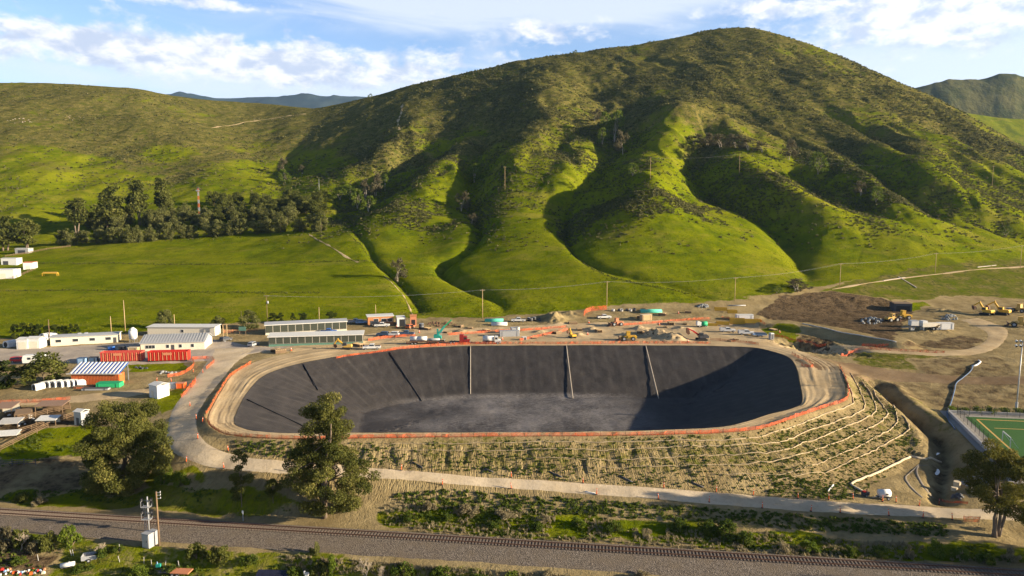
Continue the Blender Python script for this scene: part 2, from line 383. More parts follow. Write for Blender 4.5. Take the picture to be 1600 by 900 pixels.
# ------------------------------------------------------------------ materials
class NT:
    def __init__(s, name, rough=.9, spec=.2):
        s.m = bpy.data.materials.new(name); s.m.use_nodes = True; s.t = s.m.node_tree; s.N = s.t.nodes; s.L = s.t.links
        s.b = s.N['Principled BSDF']; s.b.inputs['Roughness'].default_value = rough; s.b.inputs['Specular IOR Level'].default_value = spec
        s._g = None
    def geo(s):
        if s._g is None: s._g = s.N.new('ShaderNodeNewGeometry')
        return s._g.outputs['Position']
    def objc(s): return s.N.new('ShaderNodeTexCoord').outputs['Object']
    def attr(s, n):
        a = s.N.new('ShaderNodeAttribute'); a.attribute_name = n; return a.outputs['Fac']
    def math(s, op, a, b=0.0, c=0.0, clamp=False):
        n = s.N.new('ShaderNodeMath'); n.operation = op; n.use_clamp = clamp
        for i, v in enumerate((a, b, c)):
            if isinstance(v, (int, float)): n.inputs[i].default_value = v
            else: s.L.new(v, n.inputs[i])
        return n.outputs[0]
    def noise(s, scale, detail=4, rough=.55, vec=None, stretch=None, dist=0):
        v = vec if vec is not None else s.geo()
        if stretch:
            mp = s.N.new('ShaderNodeMapping'); mp.inputs['Scale'].default_value = stretch; s.L.new(v, mp.inputs[0]); v = mp.outputs[0]
        n = s.N.new('ShaderNodeTexNoise'); n.inputs['Scale'].default_value = scale; n.inputs['Detail'].default_value = detail
        n.inputs['Roughness'].default_value = rough; n.inputs['Distortion'].default_value = dist; s.L.new(v, n.inputs['Vector'])
        return n.outputs[0]
    def voro(s, scale, vec=None, stretch=None, out='Distance', rand=1):
        v = vec if vec is not None else s.geo()
        if stretch:
            mp = s.N.new('ShaderNodeMapping'); mp.inputs['Scale'].default_value = stretch; s.L.new(v, mp.inputs[0]); v = mp.outputs[0]
        n = s.N.new('ShaderNodeTexVoronoi'); n.inputs['Scale'].default_value = scale; n.inputs['Randomness'].default_value = rand; s.L.new(v, n.inputs['Vector']); return n.outputs[out]
    def ramp(s, x, lo, hi, a=0.0, b=1.0):
        n = s.N.new('ShaderNodeMapRange'); n.interpolation_type = 'SMOOTHSTEP'; s.L.new(x, n.inputs[0])
        for i, v in zip((1, 2, 3, 4), (lo, hi, a, b)): n.inputs[i].default_value = v
        return n.outputs[0]
    def mix(s, f, a, b, mode='MIX'):
        n = s.N.new('ShaderNodeMix'); n.data_type = 'RGBA'; n.blend_type = mode
        for k, v in (('Factor', f), ('A', a), ('B', b)):
            if isinstance(v, (int, float)): n.inputs[k].default_value = v
            elif isinstance(v, tuple): n.inputs[k].default_value = (*v, 1)
            else: s.L.new(v, n.inputs[k])
        return n.outputs['Result']
    def color(s, c):
        if isinstance(c, tuple): s.b.inputs['Base Color'].default_value = (*c, 1)
        else: s.L.new(c, s.b.inputs['Base Color'])
        return s
    def bump(s, h, strength=.5, dist=.1):
        n = s.N.new('ShaderNodeBump'); n.inputs['Strength'].default_value = strength; n.inputs['Distance'].default_value = dist
        s.L.new(h, n.inputs['Height']); s.L.new(n.outputs[0], s.b.inputs['Normal']); return s
def plain(name, c, rough=.6, metal=0.0, spec=.3, var=.12, scale=3.0):
    """paint or metal with slight grime so that no face is perfectly even"""
    n = NT(name, rough, spec); n.b.inputs['Metallic'].default_value = metal
    f = n.noise(scale, 3, .6, vec=n.objc()); g = n.ramp(f, .3, .7, 1 - var, 1 + var * .4)
    n.color(n.mix(1.0, c, g, 'MULTIPLY')); return n.m

# ground: land cover comes in as attributes, the shader adds the grain
def mat_land(name):
    n = NT(name, 1.0, .0)
    g, d, s = n.attr('grass'), n.attr('dry'), n.attr('soil')
    big = n.noise(.02, 4, .6); mid = n.noise(.13, 5, .62); fine = n.noise(1.3, 4, .65); vf = n.noise(4.5, 3, .6)
    lush = n.mix(n.ramp(mid, .3, .7), (.082, .112, .002), (.155, .172, .003))
    lush = n.mix(n.ramp(big, .42, .62, 0, .6), lush, (.185, .185, .008))
    lush = n.mix(n.ramp(fine, .45, .75, 0, .55), lush, (.038, .062, .007))
    pat = n.noise(.045, 6, .68); lush = n.mix(n.ramp(pat, .50, .66, 0, .55), lush, (.050, .074, .005)); lush = n.mix(n.ramp(n.noise(.028, 6, .7, stretch=(1, 2.2, 1)), .52, .66, 0, .6), lush, (.20, .175, .028))
    lush = n.mix(n.ramp(n.noise(.35, 5, .75), .50, .70, 0, .5), lush, (.046, .060, .012))
    olive = n.mix(n.ramp(mid, .35, .68), (.072, .074, .014), (.165, .135, .040))
    olive = n.mix(n.ramp(n.noise(.5, 5, .7), .47, .62, 0, .8), olive, (.032, .042, .014))
    olive = n.mix(n.ramp(n.noise(.09, 5, .7), .58, .72, 0, .7), olive, (.20, .150, .075))
    dirt = n.mix(n.ramp(mid, .3, .7), (.20, .150, .072), (.30, .232, .118))
    dirt = n.mix(n.ramp(fine, .5, .75, 0, .5), dirt, (.14, .10, .052))
    dm = n.ramp(n.math('ADD', d, n.math('MULTIPLY', n.math('SUBTRACT', mid, .5), .9)), .3, .7)
    gm = n.ramp(n.math('ADD', g, n.math('MULTIPLY', n.math('SUBTRACT', n.noise(.6, 5, .7), .5), 1.1)), .35, .65)
    base = n.mix(dm, lush, olive)
    c = n.mix(gm, dirt, base)
    dark = n.mix(n.ramp(n.math('ADD', n.math('MULTIPLY', fine, .6), n.math('MULTIPLY', n.noise(.22, 6, .7), .5)), .40, .70), (.034, .024, .014), (.150, .105, .060))
    c = n.mix(n.ramp(n.math('ADD', s, n.math('MULTIPLY', n.math('SUBTRACT', n.noise(.25, 4), .5), .7)), .35, .65), c, dark)
    # rills running straight down the embankment
    cv = n.N.new('ShaderNodeCombineXYZ'); n.L.new(n.attr('along'), cv.inputs[0]); n.L.new(n.math('MULTIPLY', n.attr('down'), .16), cv.inputs[1])
    r1 = n.math('ABSOLUTE', n.math('SUBTRACT', n.noise(.75, 3, .6, vec=cv.outputs[0]), .5)); r1 = n.ramp(r1, .0, .055, 0, 1); r2 = n.math('ABSOLUTE', n.math('SUBTRACT', n.noise(2.1, 2, .5, vec=cv.outputs[0]), .5)); r2 = n.ramp(r2, .0, .10, 0, 1)
    rl = n.math('MULTIPLY', n.math('SUBTRACT', n.math('ADD', r1, n.math('MULTIPLY', r2, .5)), 1.5), n.attr('bank'))
    c = n.mix(n.math('MULTIPLY', n.math('MULTIPLY', rl, -.24), 1.0, clamp=True), c, (.13, .092, .045))
    n.color(c)
    h = n.math('ADD', n.math('MULTIPLY', fine, .6), n.math('MULTIPLY', vf, .4))
    n.bump(n.math('ADD', n.math('MULTIPLY', rl, .5), n.math('ADD', h, n.math('MULTIPLY', n.noise(.35, 5, .7), .8))), .6, .7)
    return n.m
M_LAND = mat_land('land')


# ------------------------------------------------------------------ where a line of sight meets the ground
class HTab: pass
def make_table():
    HTab.u = np.linspace(-1.0, 1.0, 901); HTab.y = np.concatenate([np.arange(64, 330, .7), 330 * np.power(1300 / 330., np.linspace(0, 1, 400))])
    Yg = np.repeat(HTab.y[:, None], len(HTab.u), 1); HTab.z = height(HTab.u[None] * Yg, Yg)
def h_at(x, y):
    """ground height by bilinear look-up"""
    x = np.asarray(x, float); y = np.asarray(y, float); u = np.clip(x / y, -.999, .999)
    i = np.clip(np.searchsorted(HTab.y, y) - 1, 0, len(HTab.y) - 2); fy = np.clip((y - HTab.y[i]) / (HTab.y[i + 1] - HTab.y[i]), 0, 1)
    f = (u + 1) * 450; j = np.clip(f.astype(int), 0, 899); fx = f - j; T = HTab.z
    return (T[i, j] * (1 - fx) + T[i, j + 1] * fx) * (1 - fy) + (T[i + 1, j] * (1 - fx) + T[i + 1, j + 1] * fx) * fy
def ground_hit(px, py):
    a, b = ray(px, py); a = float(a); b = float(b); j = int(np.clip(round((a + 1) * 450), 0, 900)); col = HTab.z[:, j]
    d = CAMZ + b * HTab.y - col; k = np.where(d < 0)[0]
    if len(k) == 0: k = len(d) - 1; return a * HTab.y[k], HTab.y[k], float(col[k])
    k = max(int(k[0]), 1); t = d[k - 1] / (d[k - 1] - d[k] + 1e-9); Y = HTab.y[k - 1] + t * (HTab.y[k] - HTab.y[k - 1])
    return a * Y, Y, float(h_at(a * Y, Y))
def ground_xy(px, py): return ground_hit(px, py)[:2]
Q = QUALITY
GX = np.linspace(-1.12, 1.12, int(1100 * Q)); GYn = np.linspace(62, 300, int(540 * Q))
HYf = 300 * np.power(1330 / 300., np.linspace(0, 1, int(760 * Q)))

# earthworks: heaps, hollows, ditches (px, py, metres up, radius)
HEAPS = [(1290,474,8.0,13),(1235,476,3.5,12),(1370,478,3.0,10),(1205,498,-.5,10),(868,503,2.6,4.2),(890,497,1.6,4),(1028,524,2.8,4.5),(1052,528,2.2,4),(1005,520,1.0,4),(862,500,1.6,4),
         (1016,517,1.5,3),(1275,535,-4.0,9),(1245,530,-2.5,6),(1330,543,-1.2,6),(1450,514,1.2,8),(1000,512,1.3,3),(905,521,1.0,2.5),(925,513,1.1,3),(982,521,1.2,2.6),(845,516,.9,2.5),(1065,512,1.0,3),(720,516,.8,3),(560,533,.7,3),(1010,494,1.2,3),(1500,470,-2.5,10),(1470,490,1.0,8)]
_hp = [(*unproj_z(a, b, 0.8), h, r) for a, b, h, r in HEAPS]
def cut_heaps(X, Y, z):
    wx = X + 1.2 * fbm(X / 4, Y / 4, 3, 41); wy = Y + 1.2 * fbm(X / 4, Y / 4, 3, 43)
    rn = fbm(X / 1.6, Y / 1.6, 4, 47)
    m = np.exp(-(((X - _hp[0][0]) / 34) ** 2 + ((Y - _hp[0][1]) / 22) ** 2)); z = z + m * (2.6 * fbm(X / 11, Y / 11, 4, 301) + 1.2 * (1 - 4 * np.abs(fbm(X / 9, Y / 14, 2, 307))))
    for x, y, h, r in _hp: z = z + h * np.exp(-((wx - x) ** 2 + (wy - y) ** 2) / (r * r)) * (1 + .7 * rn)
    return z
CUTS.append(cut_heaps)
DITCH = world_line([(1372,606,-3.6),(1400,630,-4.5),(1440,665,-6.5),(1472,695,-8),(1478,725,-8.2),(1472,755,-8.2),(1468,785,-8)])
BERM = world_line([(1400,545,-.5),(1480,556,-.6),(1540,580,-1.5)])
def cut_ditch(X, Y, z):
    d, t = seg_dist(X + .8 * fbm(X / 5, Y / 5, 2, 3), Y, DITCH); z = z - 1.9 * np.exp(-(d / 1.9) ** 2) + 1.0 * np.exp(-((d - 5) / 2.2) ** 2) * (t < 4)
    return z
CUTS.append(cut_ditch)
# road embankment running down to the right behind the basin
RAMP_PX = [(1195,505,1.5),(1260,512,1.2),(1340,524,1.0),(1400,536,.5)]
RAMP = world_line(RAMP_PX)
def cut_ramp(X, Y, z):
    d, t = seg_dist(X, Y, RAMP); return np.maximum(z, 3.4 - np.maximum(d - 3.5, 0) / 1.6) if False else z + 2.2 * sstep(9, 3.5, d)
CUTS.append(cut_ramp)
# flat sports pitch
PITCH_Z = -5.2
PITCH_PX = [(1482,642),(1760,652),(1900,760),(1560,712)]
PITCH_XY = world_line(PITCH_PX, PITCH_Z)
def cut_pitch(X, Y, z):
    d = sdf(X, Y, PITCH_XY); k = sstep(5, .8, d); return z * (1 - k) + (PITCH_Z - .08) * k
CUTS.append(cut_pitch)
# level strip for the railway
RZ = -7.4
RAIL_A, RAIL_B = world_line([(0, 799), (1600, 896)], RZ)
_rd = (RAIL_B - RAIL_A) / np.linalg.norm(RAIL_B - RAIL_A); _rn = np.array([-_rd[1], _rd[0]])
def cut_rail(X, Y, z):
    q = (X - RAIL_A[0]) * _rn[0] + (Y - RAIL_A[1]) * _rn[1]; k = sstep(10, 6.8, np.abs(q + 1.6)); return z * (1 - k) + (RZ - .55) * k
CUTS.append(cut_rail)
# bench of the front road
ROAD_PX_A = [(405,545),(372,565),(350,590),(325,620),(308,655),(322,690),(380,713),(450,720),(560,729),(700,740),(850,750),(1000,760),(1150,771),(1300,783),(1420,789),(1540,795),(1650,800)]
ROAD_PX_B = [(330,545),(322,565),(305,590),(285,615),(265,650),(262,695),(300,722),(370,735),(450,741),(590,748),(700,756),(850,767),(1000,778),(1150,791),(1300,801),(1420,807),(1540,812),(1650,816)]

make_table()
# ---- land cover
FIELD_EDGE = [(-400,528),(0,529),(80,526),(200,520),(330,506),(560,500),(620,497),(760,497),(880,487),(960,478),(1100,472),(1200,463),(1290,446),(1420,428),(1600,418),(2000,410)]
GRASS_PATCH = [([(190,569),(285,566),(290,577),(205,581)],1,.1),([(236,618),(300,600),(296,622),(258,646),(240,640)],.85,.3),
  ([(0,702),(55,674),(140,664),(190,690),(150,712),(100,714),(0,732)],1,.1),([(-80,735),(0,732),(60,716),(60,724),(-80,745)],.7,.4),
  ([(1190,512),(1240,506),(1258,518),(1240,535),(1190,522)],.9,.4),([(1262,458),(1330,440),(1420,420),(1600,404),(1750,396),(1750,440),(1600,468),(1470,462),(1420,470)],.9,.55),
  ([(1410,478),(1440,470),(1495,490),(1480,496),(1430,492)],1,.2),([(1330,553),(1500,556),(1450,578),(1340,574)],.62,.6),([(1440,600),(1600,604),(1600,632),(1500,632),(1420,618)],.40,.8),([(1390,640),(1470,690),(1490,720),(1500,660),(1440,625)],.42,.5),
  ([(0,762),(180,756),(300,762),(440,778),(480,800),(380,806),(200,794),(0,788)],.85,.4),
  ([(590,795),(700,786),(860,800),(1080,820),(1250,836),(1600,856),(1600,878),(1250,862),(1000,848),(760,836),(600,822)],1,.25),
  ([(0,826),(120,836),(200,850),(330,862),(520,862),(640,880),(900,900),(1000,930),(-100,930)],.62,.4),
  ([(200,735),(290,735),(330,752),(240,760)],.9,.15),
  ([(1310,590),(1345,600),(1440,680),(1400,700),(1350,650)],.42,.5),([(1180,680),(1320,650),(1360,700),(1200,745),(700,735),(600,690)],.46,.6),
  ([(700,760),(1300,805),(1500,818),(1500,835),(1100,822),(700,795)],.38,.55)]
SOIL_SHADE_PATCH = [([(1178,490),(1228,460),(1300,453),(1385,468),(1430,488),(1418,500),(1395,537),(1260,503),(1200,500)],.72),([(1470,462),(1530,462),(1600,470),(1600,512),(1500,505),(1430,520),(1420,492)],.38),
  ([(1000,516),(1040,512),(1085,532),(1010,533)],.95),([(1400,537),(1500,522),(1540,530),(1525,545),(1410,542)],.6),([(1345,590),(1400,592),(1600,590),(1700,600),(1700,640),(1500,640),(1420,620),(1380,610)],.48),
  ([(1420,560),(1560,556),(1600,590),(1450,590)],.5),([(1380,608),(1410,625),(1480,690),(1490,760),(1460,790),(1455,720),(1440,680)],.5),  # second entry: ditch mud, with the ditch's shadow put into its dark tone
  ([(0,640),(110,632),(130,660),(60,672),(0,690)],.75),([(-50,735),(120,716),(220,720),(230,765),(120,768),(-50,778)],.55),  # second entry: bank dirt, darkened to paint in the big tree's shade
  ([(0,838),(90,868),(70,900),(0,900)],.7),([(1250,522),(1300,530),(1320,548),(1240,540)],.6),([(640,500),(720,500),(720,512),(660,514)],.35)]
def cover(X, Y, Z):
    """grass, dryness, bare dark soil with some painted shade at each ground point"""
    g = np.ones(X.shape); d = np.zeros(X.shape); s = np.zeros(X.shape)
    hz = sstep(50, 170, Z + 60 * fbm(X / 130, Y / 130, 4, 8)); d = np.maximum(d, hz * .9)
    d = np.where(X < -150, np.maximum(d, sstep(60, 150, Z + 40 * fbm(X / 80, Y / 80, 3, 12)) * .85), d)
    d = np.clip(d + .7 * fbm(X / 60, Y / 60, 4, 91) * sstep(15, 60, Z), 0, 1)
    if Y.min() < 301:
        wx = X + 2.5 * fbm(X / 7, Y / 7, 3, 61); wy = Y + 3.5 * fbm(X / 7, Y / 7, 3, 67)
        e = np.array([low_xy(a, b) for a, b in FIELD_EDGE]); u = wx / wy
        ye = np.interp(u, e[:, 0] / e[:, 1], e[:, 1]); g = sstep(-2, 3, wy - ye)
        d = np.maximum(d, .25 * (1 - g))
        for lst, k in ((GRASS_PATCH, 0), (SOIL_SHADE_PATCH, 1)):
            for it in lst:
                P = np.array([low_xy(a, b) for a, b in it[0]])
                lo = P.min(0) - 5; hi = P.max(0) + 5; sel = (X > lo[0]) & (X < hi[0]) & (Y > lo[1]) & (Y < hi[1])
                if not sel.any(): continue
                m = sstep(1.5, -1.5, sdf(wx[sel], wy[sel], P))
                if k == 0:
                    g[sel] = np.maximum(g[sel], m * it[1]); d[sel] = d[sel] * (1 - m) + it[2] * m
                else:
                    s[sel] = np.maximum(s[sel], m * it[1]); g[sel] *= 1 - m
    return g, d, s
def low_xy(px, py):
    h = ground_hit(px, min(py, 930)); return h[0], h[1]
def build_land():
    for nm, ys in (('ground', GYn), ('hills', HYf)):
        Yg = np.repeat(ys[:, None], len(GX), 1); Xg = GX[None, :] * Yg
        Z = height(Xg, Yg)
        g, d, s = cover(Xg, Yg, Z)
        al = np.zeros(Xg.shape); dn = np.zeros(Xg.shape); bk = np.zeros(Xg.shape)
        if nm == 'ground':
            dc, t = seg_dist(Xg, Yg, CREST, True); out_ = ~inside(Xg, Yg, CREST); pl = np.linalg.norm(np.diff(CREST, axis=0), axis=1).mean(); al = t * pl; dn = dc
            bk = sstep(1.0, 2.5, dc) * out_ * sstep(215, 195, Yg) * sstep(-.6, .3, -dc / O_SLOPE - z_low(Xg, Yg))
        structure(grid_mesh(nm, Xg, Yg, Z, M_LAND, {'grass': g, 'dry': d, 'soil': s, 'along': al, 'down': dn, 'bank': bk}))
build_land()

# ---- sheets laid on the ground
def edge_world(px): 
    return np.array([ground_xy(a, b) for a, b in px])
def ribbon(name, A, B, mat, n=200, m=8, off=.07, crown=0.0):
    a = smooth_poly(A, False, n); b = smooth_poly(B, False, n)
    t = np.linspace(0, 1, m)[None, :, None]; P = a[:, None, :] * (1 - t) + b[:, None, :] * t
    Z = height(P[..., 0], P[..., 1]) + off + crown * (4 * t[..., 0] * (1 - t[..., 0]))
    Z[:, 0] -= .12; Z[:, -1] -= .12
    return grid_mesh(name, P[..., 0], P[..., 1], Z, mat)
def blob_sheet(name, pts, mat, off=.06, step=.8, wob=1.2):
    """a sheet over an uneven outline: rings shrinking to the middle"""
    P = smooth_poly(np.array(pts), True, 160); c = P.mean(0)
    P = P + np.stack([wob * fbm(P[:, 0] / 3, P[:, 1] / 3, 3, 5), wob * fbm(P[:, 0] / 3, P[:, 1] / 3, 3, 9)], 1)
    k = max(8, int(np.abs(P - c).max() / step)); t = np.linspace(0, 1, k)[:, None, None]
    G = P[None] * (1 - t) + c[None, None] * t; G = np.concatenate([G, G[:, :1]], 1)
    Z = height(G[..., 0], G[..., 1]) + off; Z[0] -= .1
    return grid_mesh(name, G[..., 0], G[..., 1], Z, mat)
def mat_road(name, c0, c1, c2, grain=1.6):
    n = NT(name, 1.0, .0); a = n.noise(.12, 5, .6); b = n.noise(grain, 5, .65); v = n.noise(7, 2)
    c = n.mix(n.ramp(a, .3, .7), c0, c1); c = n.mix(n.ramp(b, .45, .75, 0, .55), c, c2); n.color(c)
    n.bump(n.math('ADD', n.math('MULTIPLY', b, .7), n.math('MULTIPLY', v, .3)), .5, .25); return n.m
M_ROAD = mat_road('packed dirt', (.42,.33,.215), (.53,.43,.30), (.33,.255,.16))
M_YARD = mat_road('yard gravel', (.30,.255,.205), (.40,.34,.275), (.22,.18,.14))
M_TRACK = mat_road('brown haul dirt', (.17,.115,.065), (.24,.17,.10), (.11,.075,.045))
M_TAN = mat_road('tan dirt', (.36,.265,.15), (.46,.35,.21), (.27,.195,.105))
def build_sheets():
    structure(ribbon('yard', edge_world([(-120,538),(0,544),(80,542),(190,536),(330,530),(400,541),(470,540)]), edge_world([(-120,575),(0,571),(80,568),(190,570),(300,566),(345,560),(420,548)]), M_YARD, 160, 24))
    structure(ribbon('dirt_road', edge_world(ROAD_PX_A), edge_world(ROAD_PX_B), M_ROAD, 320, 10, .09))
    structure(ribbon('path', edge_world([(0,625),(90,620),(190,610),(250,603),(300,592)]), edge_world([(0,634),(90,632),(180,625),(250,612),(305,603)]), M_TAN, 120, 6, .06))
    structure(ribbon('yard_track', edge_world([(395,541),(470,533),(560,524),(640,514),(760,511),(900,505),(1050,500),(1180,500)]), edge_world([(410,552),(480,549),(600,546),(740,537),(900,531),(1080,533),(1180,536),(1230,545)]), M_TAN, 520, 70, .05))
    structure(ribbon('site_road', edge_world([(1195,533),(1300,540),(1400,545),(1490,547),(1530,538),(1540,520),(1500,500)]), edge_world([(1225,548),(1300,554),(1400,553),(1500,556),(1556,545),(1575,515),(1530,497)]), M_TAN, 160, 8, .08))
    structure(ribbon('haul_road', edge_world([(1255,552),(1330,566),(1430,582),(1520,588),(1660,588)]), edge_world([(1240,566),(1310,586),(1400,597),(1520,601),(1660,602)]), M_TRACK, 140, 8, .08))
build_sheets()
def trails():
    for pts, w in (([(482,365),(503,378),(530,394),(560,410)], .9), ([(600,430),(618,448),(632,465),(645,492)], .5), ([(629,162),(627,175),(622,190),(624,203)], 2.2), ([(330,200),(390,190),(440,183),(478,178)], 2.0), ([(1300,452),(1400,436),(1500,424),(1640,414)], 1.0)):
        q = smooth_poly(np.array([ground_xy(a, b) for a, b in pts]), False, 40); d = np.gradient(q, axis=0); nn = np.stack([-d[:, 1], d[:, 0]], 1) / (np.linalg.norm(d, axis=1)[:, None] + 1e-9); ww = w * (.6 + fbm(np.arange(40) / 3., np.zeros(40), 2, 4) * 1.2)[:, None]
        structure(ribbon('path', q - nn * ww, q + nn * ww, M_TAN, 120, 5, .12))
trails()
# crest track between liner and orange fence
def crest_track():
    n = 600; a = smooth_poly(RIM, True, n); d = np.array([CREST[np.argmin(((CREST - p) ** 2).sum(1))] for p in a])
    k = np.ones(9) / 9
    d = np.stack([np.convolve(np.pad(d[:, i], 4, mode='wrap'), k, 'valid') for i in (0, 1)], 1)
    t = np.linspace(.02, .93, 25)[None, :, None]; P = a[:, None] * (1 - t) + d[:, None] * t; P = np.concatenate([P, P[:1]], 0)
    Z = height(P[..., 0], P[..., 1]) + .08; sc = np.arange(n + 1)[:, None] / n; tt = np.linspace(.02, .93, 25)[None] + .05 * fbm(sc * 30 + 0 * P[..., 0], sc * 0 + 0 * P[..., 0], 2, 5)
    Z = Z + (.16 * np.abs(fbm(tt * 9, sc * 12 + 0 * tt, 3, 9)) * 2 - .05) * sstep(.0, .15, tt) * sstep(1, .85, tt)
    return grid_mesh('crest_track', P[..., 0], P[..., 1], Z, M_TAN)
structure(crest_track())
# ------------------------------------------------------------------ lined reservoir
def mat_liner():
    n = NT('black liner', .7, .12); v = n.noise(.35, 4, .6, stretch=(1, .35, 1)); f = n.noise(2.2, 4, .7); w = n.noise(.9, 5, .7, dist=1.2)
    fl = n.attr('floor'); seam = n.attr('seam')
    c = n.mix(n.ramp(v, .3, .7), (.030, .027, .026), (.044, .039, .037))
    c = n.mix(n.ramp(w, .57, .72, 0, .35), c, (.095, .085, .075))
    st = n.noise(2.4, 6, .8, stretch=(.4, 1.5, 1)); fm = n.math('MULTIPLY', fl, n.ramp(n.math('ADD', st, n.math('MULTIPLY', n.noise(.08, 3), .5)), .58, .92, 0.0, .75))
    c = n.mix(fm, c, (.24, .22, .21))
    c = n.mix(seam, c, (.10, .09, .08)); n.color(c)
    n.bump(n.math('ADD', n.math('MULTIPLY', f, .5), w), .45, .35); return n.m
M_LINER = mat_liner()
def build_basin():
    n = 480; rim = smooth_poly(RIM, True, n); wid = B_DEPTH * B_SLOPE
    # ring directions from the signed distance so that corners fan as on the ground
    Xs, Ys = rim[:, 0].copy(), rim[:, 1].copy(); rings = [(Xs, Ys, np.full(n, .10))]
    ox = [Xs]; steps = 46
    for k in range(1, steps + 1):
        e = .4; d0 = sdf(Xs, Ys, RIM); gx = (sdf(Xs + e, Ys, RIM) - sdf(Xs - e, Ys, RIM)) / (2 * e); gy = (sdf(Xs, Ys + e, RIM) - sdf(Xs, Ys - e, RIM)) / (2 * e)
        kk = np.ones(13) / 13
        gx = np.convolve(np.pad(gx, 6, mode='wrap'), kk, 'valid'); gy = np.convolve(np.pad(gy, 6, mode='wrap'), kk, 'valid'); gl = np.hypot(gx, gy) + 1e-6
        Xs = Xs - gx / gl * (wid / steps) * .999; Ys = Ys - gy / gl * (wid / steps) * .999
        d = sdf(Xs, Ys, RIM); z = np.maximum(d / B_SLOPE, -B_DEPTH)
        rings.append((Xs.copy(), Ys.copy(), z))
    cx, cy = Xs.mean(), Ys.mean(); ax = np.array([[Xs.min() * .55 + cx * .45, cy], [Xs.max() * .55 + cx * .45, cy]])
    for k in range(1, 22):
        t = k / 21.0; tx = np.clip(Xs, ax[0, 0], ax[1, 0]); ty = cy
        X2 = Xs * (1 - t) + tx * t; Y2 = Ys * (1 - t) + ty * t
        rings.append((X2, Y2, np.maximum(sdf(X2, Y2, RIM) / B_SLOPE, -B_DEPTH)))
    # a turned-down lip outside the rim
    P = np.stack([np.stack(r, 1) for r in rings])
    sl = P[..., 2]
    soft = sstep(0, 1.5, -sl)
    P[..., 2] += soft * (.15 * fbm(P[..., 0] / 2.5, P[..., 1] / 2.5, 4, 71) + .25 * fbm(P[..., 0] / 14, P[..., 1] / 9, 3, 73))
    fl = sstep(-B_DEPTH + 1.2, -B_DEPTH + .2, sl); s = np.arange(n)
    seam = np.zeros(sl.shape); idx = (np.arange(n) % 5 == 0); seam[:, idx] = .30; seam *= (1 - fl) * (vnoise(P[..., 0] / 3, P[..., 1] / 3, 4) + .5)
    fl = fl * sstep(48, 24, P[..., 0]) * (.15 + .85 * sstep(-42, -2, P[..., 0] + 14 * fbm(P[..., 0] / 12, P[..., 1] / 8, 3, 8)))  # pale tone stops on the right: the rim's shadow is put into the colour
    P = np.concatenate([P, P[:, :1]], 1); fl = np.concatenate([fl, fl[:, :1]], 1); seam = np.concatenate([seam, seam[:, :1]], 1)
    o = grid_mesh('reservoir_liner', P[..., 0], P[..., 1], P[..., 2], M_LINER, {'floor': fl, 'seam': seam})
    o['label'] = 'huge black membrane liner covering the sloping sides and floor of the empty reservoir'; o['category'] = 'pond liner'
    return o
LINER = build_basin()
